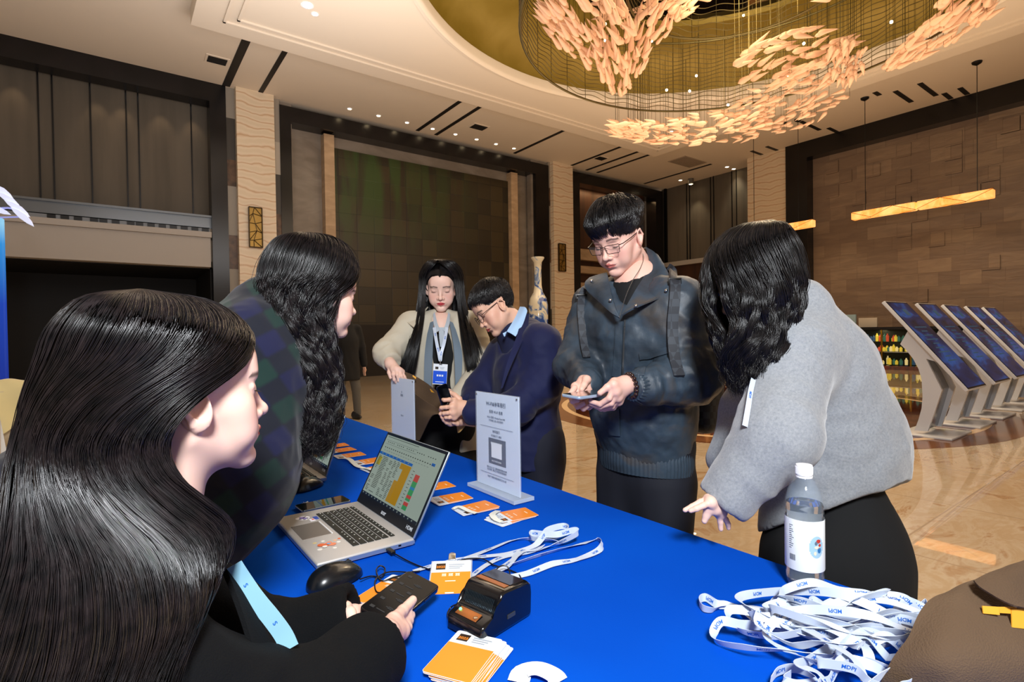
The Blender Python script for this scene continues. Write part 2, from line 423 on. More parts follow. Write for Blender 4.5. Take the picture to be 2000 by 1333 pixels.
for j in range(seg):
    k = (j+1) % seg
    for q in range(4): F.append((4*j+q, 4*j+(q+1)%4, 4*k+(q+1)%4, 4*k+q))
# snap the square corners
for cx_, cy_ in ((X0,Y0),(X1,Y0),(X0,Y1),(X1,Y1)):
    best = min((i for i in range(len(V)) if i%4 == 1), key=lambda i: (V[i][0]-cx_)**2+(V[i][1]-cy_)**2)
    V[best] = (cx_, cy_, ZS); V[best+1] = (cx_, cy_, ZC+.1)
mb = MB().add(V, F)
slab = struct('ceiling_slab', mb, M_CEIL); slab.name = 'ceiling.001'
mb = MB()       # two moulding lines that follow the slab's square edge
for d in (.5, .72):
    for (x0, x1, y0, y1) in ((X0+d, X1-d, Y1-d-.05, Y1-d), (X0+d, X0+d+.05, Y0+d, Y1-d), (X1-d-.05, X1-d, Y0+d, Y1-d)):
        mb.box(x0, x1, y0, y1, ZS-.035, ZS+.01)
struct('trim_6', mb, M_CEIL)
mb = MB().lathe([(RD+.10, ZS-.005), (RD+.10, ZS-.045), (RD+.02, ZS-.06), (RD-.03, ZS-.03), (RD-.05, ZS+.02), (RD-.05, ZS+.2), (RD+.1, ZS+.2)], (DC[0], DC[1], 0), seg=120, closed=True)
struct('trim_7', mb, M_CEIL, True)
mb = MB().lathe([(5.66, 7.74), (5.6, 8.0), (5.2, 8.35), (4.6, 8.55), (3.95, 8.62), (3.93, 8.75)], (DC[0], DC[1], 0), seg=96)
mb.F = [f for f in mb.F if len(f) == 4]; mb.M = mb.M[:len(mb.F)]
struct('ceiling_dome', mb, M_GOLD, True).name = 'ceiling.002'
mb = MB().lathe([(3.95, 8.74), (3.0, 8.78), (2.0, 8.8), (0.0, 8.8)], (DC[0], DC[1], 0), seg=64)
mb.F = [f for f in mb.F if len(f) == 4]; mb.M = mb.M[:len(mb.F)]
struct('ceiling_mirror', mb, M_MIRROR, True).name = 'ceiling.003'

# ---- long back wall (Y = 15.95)
YW = 15.95
mb = MB(); mb.box(2.5, 4.2, YW+.1, YW+.35, 0, ZC); mb.box(12.9, 15.3, YW+.1, YW+.35, 0, ZC)
mb.box(4.0, 21.2, YW+.9, YW+1.1, 0, ZC)
struct('wall_back', mb, M_GREY)
def pillar(n, x0, x1, y0, y1):
    mb = MB(); mb.box(x0, x1, y0, y1, .12, ZC); struct(n, mb, M_PILLAR)
    mb = MB(); mb.box(x0-.02, x1+.02, y0-.02, y1, 0, .14); struct(n.replace('wall_pillar', 'baseboard'), mb, M_BLACK)
pillar('wall_pillar_left', 2.72, 3.66, YW-.22, YW+.1)
pillar('wall_pillar_middle', 13.75, 14.78, YW-.22, YW+.1)
# narrow mirrored strips either side of the pillars, reflections painted as flat colour blocks
M_BLK = [mat('block grey', '#8d8579', .5), mat('block dark', '#3c3833', .4), mat('block brown', '#5f4530', .4, noise=(6, '#3a281b', 4)), mat('block pale', '#a99f90', .5)]
mb = MB()
for (x0, x1) in ((2.5, 2.72), (3.66, 3.84), (13.66, 13.75), (14.78, 14.9)):
    z = 0; i = 0
    while z < ZC:
        h = [.9, 1.1, .7, 1.3][(i*7+int(x0*3)) % 4]; mb.mat([0,2,1,3,0,2][(i+int(x0)) % 6] if z < 6.4 else 0)
        mb.box(x0, x1, YW-.03, YW+.1, z, min(z+h, ZC)); z += h; i += 1
o = mb.build('wall_strip', M_BLK); o['kind'] = 'structure'; o.name = 'wall_side_strips'
# black frame and niche with the mural
def frame_rect(n, x0, x1, xi0, xi1, zt, zi, y0, y1):
    mb = MB(); mb.box(x0, xi0, y0, y1, 0, zt); mb.box(xi1, x1, y0, y1, 0, zt); mb.box(xi0, xi1, y0, y1, zi, zt); return struct(n, mb, M_BLACK)
frame_rect('trim_8', 3.84, 13.66, 4.14, 13.0, 7.75, 7.33, YW-.06, YW+.5)
mb = MB(); mb.box(4.14, 13.0, YW+.45, YW+.55, 0, 7.4); struct('wall_niche', mb, M_GREY)
mb = MB()
for (x0, x1) in ((5.12, 5.42), (12.0, 12.3)): mb.box(x0, x1, YW+.15, YW+.45, .5, 7.28)
struct('trim_9', mb, M_TRAV)
mb = MB(); mb.box(5.42, 12.0, YW+.36, YW+.445, 1.605, 6.98); mural = mb.build('mural', M_ART)
tag(mural, 'dark gold tiled mural with faint green bamboo in the big niche', 'mural')
mb = MB(); mb.box(4.14, 13.0, YW+.2, YW+.45, 0, 1.6); struct('baseboard_back', mb, mat('dark plinth', '#1d1713', .3))
# left gallery bay
frame_rect('trim_10', -6, 2.5, -5.9, 2.12, 7.9, 7.42, YW-.08, YW+.4)
mb = MB(); mb.box(-6, 2.2, YW+.55, YW+.65, 4.3, 7.6); struct('wall_gallery', mb, M_PANEL)
mb = MB()
for x in (-1.3, -1.05, .35, .6, 1.75):
    mb.box(x, x+.03, YW+.52, YW+.56, 4.3, 7.5)
for x in (-2.9, -2.65, -.35): mb.box(x, x+.03, YW+.52, YW+.56, 4.3, 7.5)
struct('trim_11', mb, M_BLACKM)
mb = MB(); mb.box(-6, 2.12, YW+.1, YW+.16, 4.14, 4.42); mb.box(-6, 2.12, YW+.02, YW+.2, 4.42, 4.47)
struct('trim_12', mb, mat('balcony rail grey', '#6e747a', .25, metal=.4))
mb = MB(); mb.box(-6, 2.08, YW-.02, YW+.4, 3.12, 3.88); mb.box(-6, 2.1, YW-.1, YW+.4, 3.88, 4.02)
struct('wall_balcony', mb, M_PARAPET)
mb = MB(); mb.box(-6, 2.08, YW+.1, YW+.3, 4.02, 4.16); struct('trim_13', mb, mat('balcony vent grey', '#7d8288', .5))
mb = MB()
for i in range(14):
    x = -1.15+i*.235+(.06 if i in (3, 6) else 0); mb.box(x, x+.15, YW+.07, YW+.12, 4.04, 4.135)
struct('trim_14', mb, M_BLACKM)
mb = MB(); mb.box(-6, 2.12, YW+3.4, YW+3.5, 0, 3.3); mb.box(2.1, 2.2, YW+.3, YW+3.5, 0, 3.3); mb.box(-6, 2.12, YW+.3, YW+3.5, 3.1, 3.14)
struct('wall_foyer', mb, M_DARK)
# second framed bay on the back wall, walnut with a cove light
frame_rect('trim_15', 14.9, 20.6, 15.3, 20.1, 7.75, 7.34, YW-.06, YW+.5)
mb = MB(); mb.box(15.3, 20.1, YW+.6, YW+.7, 0, 7.5); struct('wall_walnut', mb, M_WOOD)
mb = MB()
for z0, z1 in ((3.75, 4.05), (4.3, 4.75), (3.0, 3.35), (2.3, 2.75)): mb.box(15.3, 20.1, YW+.3, YW+.62, z0, z1)
struct('trim_16', mb, M_TRAV)
for x in (16.2, 17.7, 19.2):
    light('cove_light', 'AREA', (x, YW+.32, 7.3), 9, (1, .62, .3), 1.3, (x, YW+.6, 5.5), sizey=.05)
for x in (-3.2, -1.7, -.2, .3, 1.1, 1.8):
    light('gallery_downlight', 'SPOT', (x, YW+.25, 7.40), 16, (1, .68, .4), .03, (x, YW+.6, 5.6), spot=1.0, blend=.8)
# recessed end wall (X = 20.8) and pillar, then the big framed stone wall (X = 19.8)
mb = MB(); mb.box(20.85, 20.95, 11.3, YW+.2, 4.45, ZC); struct('wall_end', mb, M_PANEL)
mb = MB(); mb.box(20.85, 20.95, 11.3, YW+.2, 0, 4.3); struct('wall_end_lower', mb, M_WOOD)
mb = MB(); mb.box(20.7, 20.9, 11.3, YW, 4.25, 4.45); struct('trim_17', mb, M_PARAPET)
mb = MB()
for y in (12.35, 12.55, 13.4, 13.55, 14.6, 14.75): mb.box(20.82, 20.86, y, y+.03, 4.45, ZC)
mb.box(20.8, 20.86, 11.3, 11.42, 4.45, ZC); mb.box(20.75, 20.86, YW-.12, YW, 4.3, ZC)
struct('trim_18', mb, M_BLACKM)
mb = MB(); mb.box(19.85, 20.9, 9.8, 11.32, 0, ZC); struct('wall_pillar_right', mb, M_PILLAR)
mb = MB(); mb.box(19.75, 20.3, 9.05, 9.8, 0, ZC); mb.box(19.75, 20.3, -7, 9.05, 7.32, ZC); struct('trim_19', mb, M_BLACK)
mb = MB(); mb.box(20.2, 20.4, -7, 9.8, 0, 7.4); struct('wall_right', mb, M_STONE)
# raised stone blocks catching light on the right wall
random.seed(5); mb = MB()
for i in range(90):
    y = random.choice([8.6-.42*k for k in range(26)]); z = 1.2+.42*random.randint(0, 13)
    if random.random() < .4 and z < 3.5: continue
    mb.box(y and 20.2-random.uniform(.02, .06), 20.21, y-.4, y, z+.01, z+.41)
struct('wall_right_blocks', mb, M_STONE)

# ---- slots, vents and lamps in the ceiling
M_SLOT = mat('slot black', '#171310', .6)
def slot(x0, x1, y0, y1, lab):
    o = MB().box(x0, x1, y0, y1, ZC-.012, ZC+.01).build('ceiling_slot', M_SLOT)
    tag(o, lab, 'ceiling slot', 'long black air slots in the ceiling'); return o
for x, lab in ((2.51, 'wide grey-black ceiling slot ending at the left side of the first marble pillar'), (3.33, 'black ceiling slot ending at the right edge of the first marble pillar'),
               (8.05, 'black ceiling slot over the middle of the mural niche, left one of the close pair'), (8.72, 'black ceiling slot over the middle of the mural niche, right one of the close pair'),
               (11.98, 'black ceiling slot by the last downlight over the mural niche'), (14.72, 'black ceiling slot running to the left corner of the walnut bay'),
               (15.65, 'black ceiling slot over the walnut bay, just right of the small vent'), (16.27, 'black ceiling slot over the walnut bay, rightmost of its three'),
               (19.25, 'thin black ceiling slot near the far corner of the lobby')):
    w = .06 if x != 2.51 else .09
    slot(x-w, x+w, 12.62 if x < 19 else 12.48, 15.85, lab)
for x0, x1, y, lab in ((17.7, 19.05, 5.15, 'short wide black slot in the right ceiling, nearer of the long pair'), (17.7, 18.97, 5.72, 'short wide black slot in the right ceiling, farther of the long pair'),
               (17.73, 19.04, 8.3, 'black slot in the right ceiling just right of a pendant cord'), (19.1, 20.3, 10.15, 'black slot in the ceiling above the right marble pillar, nearer one'),
               (19.1, 20.25, 10.73, 'black slot in the ceiling above the right marble pillar, farther one'), (19.03, 19.68, 4.97, 'stubby black slot meeting the right frame, left of the two by the longest cord'),
               (18.98, 19.7, 4.6, 'stubby black slot meeting the right frame, right of the two by the longest cord'), (19.07, 19.72, 8.05, 'stubby black slot meeting the right frame near its left corner'),
               (17.3, 17.65, 6.08, 'tiny black slot with a lamp beside the second pendant cord'), (17.37, 17.68, 8.65, 'tiny black slot left of the third pendant cord')):
    slot(x0, x1, y-.06, y+.06, lab)
mb0 = None
for (x, y, sx, sy, lab) in ((2.12, 14.5, .2, .16, 'small dark ceiling vent above the left gallery'), (9.52, 14.47, .24, .17, 'small dark ceiling vent above the mural niche'),
                    (15.04, 14.45, .2, .15, 'small dark ceiling vent between the slots of the walnut bay')):
    t = thing('ceiling_vent', lab, 'vent', (x, y, ZC), 'small ceiling vents')
    mb = MB(); mb.box(x-sx-.05, x+sx+.05, y-sy-.05, y+sy+.05, ZC-.015, ZC+.01); mb.build('frame', M_CEIL, t)
    mb = MB()
    mb.box(x-sx, x+sx, y-sy, y+sy, ZC-.02, ZC-.012)
    for k in range(6): yy = y-sy+(k+.5)*2*sy/6; mb.box(x-sx, x+sx, yy-.012, yy+.012, ZC-.03, ZC-.018)
    mb.build('grille', M_SLOT, t)
mb = MB().box(17.5, 18.9, 12.45, 13.25, ZC-.02, ZC+.01)
t = thing('return_grille', 'large pale air grille in the ceiling at the far corner', 'vent', (18.2, 12.85, ZC)); mb.build('frame', mat('grille beige', '#a39482', .6), t)
mb = MB()
for k in range(10): mb.box(17.55, 18.85, 12.5+k*.075, 12.53+k*.075, ZC-.03, ZC-.015)
mb.build('grille', mat('grille taupe', '#8d7f6f', .6), t)

def downlight(x, y, z, lab, grp, power=14, r=.055):
    t = thing('downlight', lab, 'ceiling light', (x, y, z), grp)
    MB().lathe([(r*1.5, 0), (r*1.5, -.012), (r*1.05, -.018), (r, -.004)], (x, y, z+.002), seg=20).build('trim_ring', M_WHITE, t, True)
    MB().lathe([(0, -.012), (r*.7, -.01), (r, -.006)], (x, y, z), seg=16).build('lens', M_LAMP, t, True)
    l = light('downlight_beam', 'SPOT', (x, y, z-.03), power, (1, .82, .6), .05, (x, y, 0), spot=1.5, blend=.6); l.parent = t; l.location = (0, 0, -.03)
    return t
for i, px in enumerate([(683,212),(739,226),(794,240),(844,252),(888,263),(929,273),(967,282),(1003,290)]):
    q = onz(*px, ZC); nm = ['first', 'second', 'third', 'fourth', 'fifth', 'sixth', 'seventh', 'last'][i]
    downlight(q[0], 15.42, ZC, nm+' of the eight small downlights above the mural niche, counted from the left', 'row of downlights above the niche', 26)
for px, lab in (((600,10), 'brightest round downlight in the near white ceiling slab'), ((615,27), 'dimmer downlight right below the bright one in the near ceiling slab')):
    q = onz(*px, ZS); downlight(q[0], q[1], ZS, lab, 'downlights in the ceiling slab', 30, .08 if px[0] == 600 else .05)
for px, lab in (((1311,257), 'lit downlight behind the lowest chandelier drops, left of the pair'), ((1329,256), 'lit downlight behind the lowest chandelier drops, right of the pair')):
    q = onz(*px, ZS); downlight(q[0], q[1], ZS, lab, 'pair of downlights at the slab corner', 30, .06)
for px, lab in (((1420,326), 'lit downlight over the dark end wall, nearer the marble pillar'), ((1440,332), 'lit downlight close against the dark end wall'), ((1329,352), 'lit downlight at the far corner beside a surface spotlight')):
    q = onz(*px, ZC); downlight(min(q[0], 20.6), q[1], ZC, lab, 'downlights at the far corner', 30, .07)
t = thing('surface_spotlight', 'grey cylinder spotlight on the ceiling shining down the dark end wall', 'ceiling light', (20.35, 14.2, ZC))
MB().lathe([(.12, 0), (.12, -.22), (.09, -.24)], (20.35, 14.2, ZC), seg=20).build('housing', mat('spot housing', '#6d6a63', .4, metal=.5), t, True)
MB().lathe([(.0, -.245), (.08, -.242)], (20.35, 14.2, ZC), seg=16).build('lens', M_LAMP, t)
light('spotlight_beam', 'SPOT', (20.35, 14.2, ZC-.3), 60, (1, .8, .5), .05, (20.8, 14.2, 5.0), spot=1.1, blend=.7)
light('spotlight_beam', 'SPOT', (20.55, 12.3, ZC-.1), 40, (1, .9, .6), .05, (20.85, 12.3, 5.0), spot=1.1, blend=.7)

# ---- linear pendant lamps over the right side of the lobby
def _alab(nt, N, L, b):
    tc = N.new('ShaderNodeTexCoord'); n = N_(N, 'ShaderNodeTexNoise', Scale=3.0, Detail=5.0, Distortion=1.0); L.new(tc.outputs['Object'], n.inputs['Vector'])
    r = ramp(N, [(.35, '#ff8a2c'), (.65, '#ffc274')]); L.new(n.outputs['Fac'], r.inputs['Fac'])
    L.new(r.outputs[0], b.inputs['Emission Color']); b.inputs['Emission Strength'].default_value = 1.2; b.inputs['Base Color'].default_value = (*lin('#e0b070'), 1)
M_ALAB = node_mat('lit alabaster', _alab)
def linear_pendant(y0, y1, cords, lab, x=17.5, z=4.55):
    t = thing('linear_pendant', lab, 'pendant lamp', (x, (y0+y1)/2, z), 'glowing linear pendants')
    n = max(1, round((y1-y0)/1.5)); L = (y1-y0)/n
    for i in range(n):
        a = y0+i*L; mb = MB(); mb.obox((x, a+L/2, z), (.12, L/2-.015, .11), None, .03); mb.build('shade', M_ALAB, t, True)
    mb = MB()
    for i in range(n*3):
        a = y0+i*L/3; s = 1 if i % 2 else -1
        for xx in (x-.125, x+.125): mb.tube([(xx, a, z-s*.11), (xx, a+L/3, z+s*.11)], .006, 4)
        mb.tube([(x-.125, a, z-s*.115), (x+.125, a+L/3, z-s*.115)], .006, 4)
    mb.build('cage_wires', M_BRASS, t)
    for y in cords:
        MB().tube([(x, y, z+.1), (x, y, ZC-.05)], .009, 5).build('cord', M_BLACKM, t)
        MB().lathe([(.02, -.09), (.1, -.04), (.11, 0)], (x, y, ZC), seg=16).build('canopy', M_BLACKM, t, True)
    l = light('pendant_glow', 'AREA', (x, (y0+y1)/2, z-.25), 26, (1, .62, .3), y1-y0, (x, (y0+y1)/2, 0), sizey=.3); return t
linear_pendant(3.56, 6.75, (3.9, 6.4), 'long glowing orange linear pendant hanging before the right stone wall')
linear_pendant(7.8, 9.85, (8.28, 9.75), 'shorter glowing orange linear pendant behind the black-haired woman\'s head')

# wall lamps on the pillars: brass lattice panels
def sconce(c, ex, w, h, lab):
    t = thing('wall_sconce', lab, 'wall lamp', c, 'brass lattice wall lamps'); c = np.array(c, float); ex = np.array(ex, float); n = np.cross(ex, (0,0,1)); ax = [ex, n, np.array((0,0,1.))]
    MB().obox(c+n*.03, (w/2, .03, h/2), ax).build('back_panel', mat('antique brass panel', '#9a7a3c', .4, metal=.6), t)
    mb = MB(); random.seed(int(c[0]*10))
    for s in (-1, 1):
        mb.obox(c+ex*s*w/2+n*.06, (.012, .035, h/2), ax); mb.obox(c+np.array((0,0,1))*s*h/2+n*.06, (w/2, .035, .012), ax)
    pts = [[c+n*.08+ex*(-w/2 if j == 0 else w/2 if j == 2 else random.uniform(-.2, .2)*w)+np.array((0,0,1))*(-h/2+h*(i+random.uniform(-.25, .25)*(0 < i < 5))/5) for j in range(3)] for i in range(6)]
    for i in range(6):
        for j in range(2): mb.tube([pts[i][j], pts[i][j+1]], .008, 4)
        if i < 5:
            mb.tube([pts[i][1], pts[i+1][1]], .008, 4); mb.tube([pts[i][0 if i % 2 else 2], pts[i+1][1]], .008, 4)
    mb.build('lattice', mat('dark bronze', '#3b2c18', .4, metal=.7), t)
sconce((3.12, YW-.22, 4.22), (1,0,0), .32, 1.06, 'brass lattice wall lamp on the left marble pillar')
sconce((14.1, YW-.22, 4.2), (1,0,0), .34, 1.06, 'brass lattice wall lamp on the middle marble pillar')
# ================================================================== CHANDELIER
ch = thing('chandelier', 'huge chandelier of frosted teardrop pieces and wavy wires hanging in the gold dome', 'chandelier', (DC[0], DC[1], 8.6))
M_WIRE = mat('bronze wire', '#5d5334', .35, metal=.8)
M_DROP = mat('frosted acrylic', '#dcb596', .45, emit='#ffb27c', estr=.13, alpha=.88)
M_BULB = mat('pin lamp', '#ffffff', .4, emit='#ffd9a0', estr=25)
def circ(r, z, n=96): return [(DC[0]+r*math.cos(2*math.pi*i/n), DC[1]+r*math.sin(2*math.pi*i/n), z) for i in range(n)]
for r, z in ((3.75, 6.5), (3.75, 8.1), (1.9, 7.2)):
    MB().tube(circ(r, z), .022, 8, closed=True).build('ring', M_WIRE, ch, True)
mb = MB()
for k in range(15):
    z = 6.6+k*.1; n = 240
    mb.tube([(DC[0]+3.75*math.cos(a), DC[1]+3.75*math.sin(a), z+.035*math.sin(a*26+k*.5)) for a in [2*math.pi*i/n for i in range(n)]], .009, 4, closed=True)
for k in range(6):
    z = 7.25+k*.12; n = 160
    mb.tube([(DC[0]+1.9*math.cos(a), DC[1]+1.9*math.sin(a), z+.035*math.sin(a*16+k*.5)) for a in [2*math.pi*i/n for i in range(n)]], .008, 4, closed=True)
mb.build('wavy_wires', M_WIRE, ch, True)['kind'] = 'stuff'
mb = MB()
for k in range(40):
    a = 2*math.pi*k/40; x, y = DC[0]+3.75*math.cos(a), DC[1]+3.75*math.sin(a); mb.tube([(x, y, 6.5), (x, y, 8.3)], .006, 4)
for k in range(24):
    a = 2*math.pi*k/24; x, y = DC[0]+1.9*math.cos(a), DC[1]+1.9*math.sin(a); mb.tube([(x, y, 7.2), (x, y, 8.7)], .006, 4)
mb.build('suspension_wires', M_WIRE, ch)['kind'] = 'stuff'
# teardrop shoals: (axis pixel path, height, half width px, count, length)
def drop_geo(L, r):
    prof = []
    for i in range(9):
        t = i/8; rr = r*math.sin(math.pi*min(1, (1-t)**.62))*.98 if t > 0 else 0
        prof.append((r*(math.sqrt(max(0, 1-(1-t/.25)**2)) if t < .25 else (1-(t-.25)/.75)**.9), L*t))
    mb = MB().lathe(prof, (0,0,0), (1,0,0), 9); return np.array(mb.V), mb.F
SH = [  # px path, z path, half width, n, size
    ([(1090,-10),(1150,40),(1200,105),(1215,190)], (7.2, 6.9, 6.6, 6.3), (55,80,58,14), 200, .36),
    ([(1340,-10),(1290,20),(1255,75),(1230,150)], (7.3, 7.0, 6.8, 6.5), (30,40,34,14), 90, .36),
    ([(1200,250),(1290,262),(1420,245),(1540,205),(1640,150),(1668,75)], (5.95, 5.95, 6.0, 6.1, 6.25, 6.45), (12,22,32,52,50,28), 420, .30),
    ([(1640,75),(1580,95),(1500,110),(1430,150)], (6.6, 6.5, 6.4, 6.3), (26,38,48,18), 60, .36),
    ([(1905,-15),(1870,30),(1800,85),(1720,140)], (6.3, 6.3, 6.2, 6.1), (42,48,28,6), 140, .33),
    ([(1180,15),(1330,-20),(1500,-25),(1640,-10)], (7.6, 7.6, 7.4, 7.0), (25,25,12,10), 60, .34),
]
random.seed(21); drops = []
for path, zs, hw, n, size in SH:
    m = len(path); 
    for i in range(n):
        u = random.random()*(m-1); k = min(int(u), m-2); t = u-k
        p0, p1 = path[k], path[k+1]; dx, dy = p1[0]-p0[0], p1[1]-p0[1]; l = math.hypot(dx, dy)
        w = (hw[k]*(1-t)+hw[k+1]*t)*random.uniform(-1, 1); z = zs[k]*(1-t)+zs[k+1]*t+random.uniform(-.12, .3)
        q = onz(p0[0]+dx*t-dy/l*w, p0[1]+dy*t+dx/l*w, z)
        d = onz(p1[0], p1[1], zs[k+1])-onz(p0[0], p0[1], zs[k]); d = d/np.linalg.norm(d)
        d = -d + np.array([random.uniform(-.35, .35), random.uniform(-.35, .35), random.uniform(-.25, .35)]); d /= np.linalg.norm(d)
        L = size*random.uniform(.75, 1.35); drops.append((q, d, L, np.linalg.norm(q-CO)/L))
drops.sort(key=lambda d: d[3])
base_mb = MB(); gv, gf = drop_geo(1.0, .135); rest = MB(); wires = MB(); first = None
me_drop = bpy.data.meshes.new('teardrop'); me_drop.from_pydata([tuple(v) for v in gv], [], gf); me_drop.materials.append(M_DROP)
for p in me_drop.polygons: p.use_smooth = True
for i, (q, d, L, _) in enumerate(drops):
    ax = frame(d); Rm = np.stack([ax[0], ax[1], ax[2]], 1)
    if i < 100:
        o = bpy.data.objects.new('teardrop', me_drop); link(o, ch)
        mw = Matrix.Identity(4)
        for a in range(3):
            for b in range(3): mw[a][b] = Rm[a, b]*L
        for a in range(3): mw[a][3] = q[a]-world_loc(ch)[a]
        o.matrix_local = mw
    else: rest.add([q + Rm @ v*L for v in gv], gf)
    if i % 3 == 0: wires.tube([q, (q[0], q[1], 8.0 if math.hypot(q[0]-DC[0], q[1]-DC[1]) < 5 else 7.75)], .0035, 3)
rest.build('teardrops', M_DROP, ch, True, 60)['kind'] = 'stuff'
wires.build('hanging_wires', M_WIRE, ch)['kind'] = 'stuff'
mb = MB(); lp = []
for px, z in (((1182,47),7.3),((1182,79),7.2),((1186,132),6.9),((1302,176),6.6),((1347,178),6.6),((1273,80),7.4),((1360,148),7.0),((1422,205),6.4),((1570,85),7.0),((1538,147),6.7),((1741,43),6.8),((1452,30),8.5),((1520,152),6.6)):
    q = onz(*px, z); mb.ball(q, .028, 8, 6); lp.append(q)
mb.build('pin_lamps', M_BULB, ch, True)['kind'] = 'stuff'
MB().lathe([(.9, 8.55), (.95, 8.75), (.2, 8.79)], (DC[0], DC[1], 0), seg=48).build('ceiling_plate', M_BRASS, ch, True)
# ================================================================== LOBBY FURNITURE (far)
# tilted display kiosks
M_KBODY = mat('kiosk white enamel', '#cdd0d6', .3, coat=.3)
M_KBEZ = mat('screen bezel', '#0b0c10', .12, spec=.7)
def _kscr(nt, N, L, b):
    tc = N.new('ShaderNodeTexCoord'); mp = N.new('ShaderNodeMapping'); mp.inputs['Scale'].default_value = (1.2, 1.2, 3); L.new(tc.outputs['Object'], mp.inputs[0])
    n = N_(N, 'ShaderNodeTexNoise', Scale=1.3, Detail=4.0, Distortion=.6); L.new(mp.outputs[0], n.inputs['Vector'])
    r = ramp(N, [(.3, '#0b1426'), (.5, '#122a5c'), (.62, '#1c5aa6'), (.75, '#0f2552')]); L.new(n.outputs['Fac'], r.inputs['Fac'])
    L.new(r.outputs[0], b.inputs['Emission Color']); b.inputs['Emission Strength'].default_value = .55
    b.inputs['Base Color'].default_value = (.004,.006,.02,1); b.inputs['Roughness'].default_value = .06; b.inputs['Specular IOR Level'].default_value = .8
M_KSCR = node_mat('kiosk blue screen', _kscr)
M_KTXT = mat('kiosk screen text', '#16304a', .5, emit='#8fd0ff', estr=.06)
def kiosk(X, lab, w=.72):
    Yb = 2.15
    t = thing('display_kiosk', lab, 'display kiosk', (X+w/2, Yb, 0), 'row of tilted display kiosks')
    def yz(px, py): q = onX(px, py, 7.5); return (q[1], q[2])
    prof = [yz(*p) for p in [(1771,640),(1752,673),(1765,686),(1778,703),(1788,722),(1794,742),(1796,777),(1794,800),(1788,822),(1780,843),(1806,845),(1820,806),(1834,764),(1803,702),(1836,712)]]
    for xx, nm in ((X+.1, 'side_plate'), (X+w-.14, 'side_plate')):
        mb = MB().poly([(xx, a, b) for a, b in prof], (1,0,0), .04); mb.build(nm, M_KBODY, t)
    mb = MB()    # spine joining the plates
    sp = [yz(*p) for p in [(1785,700),(1800,735),(1806,777),(1800,815),(1792,843),(1799,843),(1810,806),(1822,764),(1806,730)]]
    mb.poly([(X+.12, a, b) for a, b in sp], (1,0,0), w-.24); mb.build('spine', mat('kiosk spine', '#8d9298', .2, metal=.6), t)
    mb = MB().obox((X+w/2, 2.16, .014), (w/2+.02, .27, .012), None, .006); mb.build('base_plate', M_KBODY, t, True)
    a = np.array((X, 2.546, 1.604)); b = np.array((X, 1.748, .58)); D = (a-b)/np.linalg.norm(a-b); W = np.array((1.,0,0)); Nn = np.cross(W, D); Nn = Nn if Nn[2] > 0 else -Nn
    L = np.linalg.norm(a-b); c = (a+b)/2+W*w/2
    s = MB().obox(c-Nn*.02, (w/2, L/2, .02), [W, D, Nn], .006).build('screen_housing', M_KBODY, t, True)
    p = MB().obox(c+Nn*.001, (w/2-.012, L/2-.012, .003), [W, D, Nn]).build('glass_panel', M_KBEZ, t)
    d = MB().obox(c+Nn*.004, (w/2-.03, L/2-.03, .002), [W, D, Nn]).build('display', M_KSCR, t)
    mb = MB()
    mb.obox(c+D*L*.36+Nn*.007, (.07, .05, .0008), [W, D, Nn])
    for k in range(9):
        mb.obox(c+D*(L*.18-k*.062)+Nn*.007, (.2-.05*((k*5) % 3), .008, .0008), [W, D, Nn])
    mb.build('screen_text', M_KTXT, d)
    return t
kiosk(7.5, 'nearest tilted display kiosk, bright blue screen, leftmost of the row')
kiosk(8.62, 'second tilted display kiosk from the left in the row')
kiosk(9.68, 'third tilted display kiosk, in the middle of the row')
kiosk(10.78, 'fourth tilted display kiosk, second from the far end')
kiosk(11.75, 'farthest tilted display kiosk, cut by the right edge of the photo')

# glowing goods counter with brass posts
t = thing('goods_counter', 'low glass display counter with green and yellow goods below the stone wall', 'display counter', (19.4, 6.9, 0))
X0_, X1_ = 18.9, 19.7
MB().box(X0_-.03, X1_, 4.2, 9.2, 1.22, 1.3).build('top', M_BLACK, t)
MB().box(X0_, X1_, 4.2, 9.2, 0, .12).build('plinth', M_MAROON, t)
MB().box(X1_-.05, X1_, 4.2, 9.2, .12, 1.22).build('back_panel', mat('counter back', '#1a2116', .5), t)
mb = MB()
for y in (4.25, 5.0, 5.75, 6.5, 7.25, 8.0, 8.75): mb.tube([(X0_+.02, y, .12), (X0_+.02, y, 1.22)], .025, 8)
mb.build('brass_posts', M_BRASS, t, True)
MB().box(X0_+.1, X1_-.08, 4.3, 9.1, .52, .54).build('shelf', M_STEEL, t)
random.seed(3); MG = [mat('goods %s' % c, c, .4, emit=c, estr=.5) for c in ('#c9b23a', '#6f8f3a', '#2d5a4a', '#b0452a', '#d8c88a', '#27425e')]  # emission in the goods' own colours stands in for light inside the counter
mb = MB()
for z in (.14, .55, .85):
    for k in range(66):
        mb.mat(random.randrange(6)); y = 4.4+k*.07; x = X0_+.25+random.uniform(0, .3); h = random.uniform(.12, .26)
        mb.lathe([(.04, 0), (.045, h*.7), (.02, h*.85), (.02, h)], (x, y, z), seg=8)
mb.build('goods', MG, t)['kind'] = 'stuff'
light('counter_glow', 'AREA', (19.25, 6.7, 1.2), 14, (1, .85, .5), 4.6, (19.25, 6.7, 0), sizey=.2)
for (y, h, c, lab) in ((7.5, .42, '#8aa7b5', 'small framed card standing on the goods counter'), (7.0, .3, '#b9b2a6', 'low white box on the goods counter, beside a framed card')):
    o = MB().obox((19.3, y, 1.3+h/2), (.04, .16 if h > .4 else .26, h/2), None, .01).build('counter_card' if h > .4 else 'white_box', mat('counter '+c, c, .5), None, True)
    tag(o, lab, 'sign card' if h > .4 else 'box')

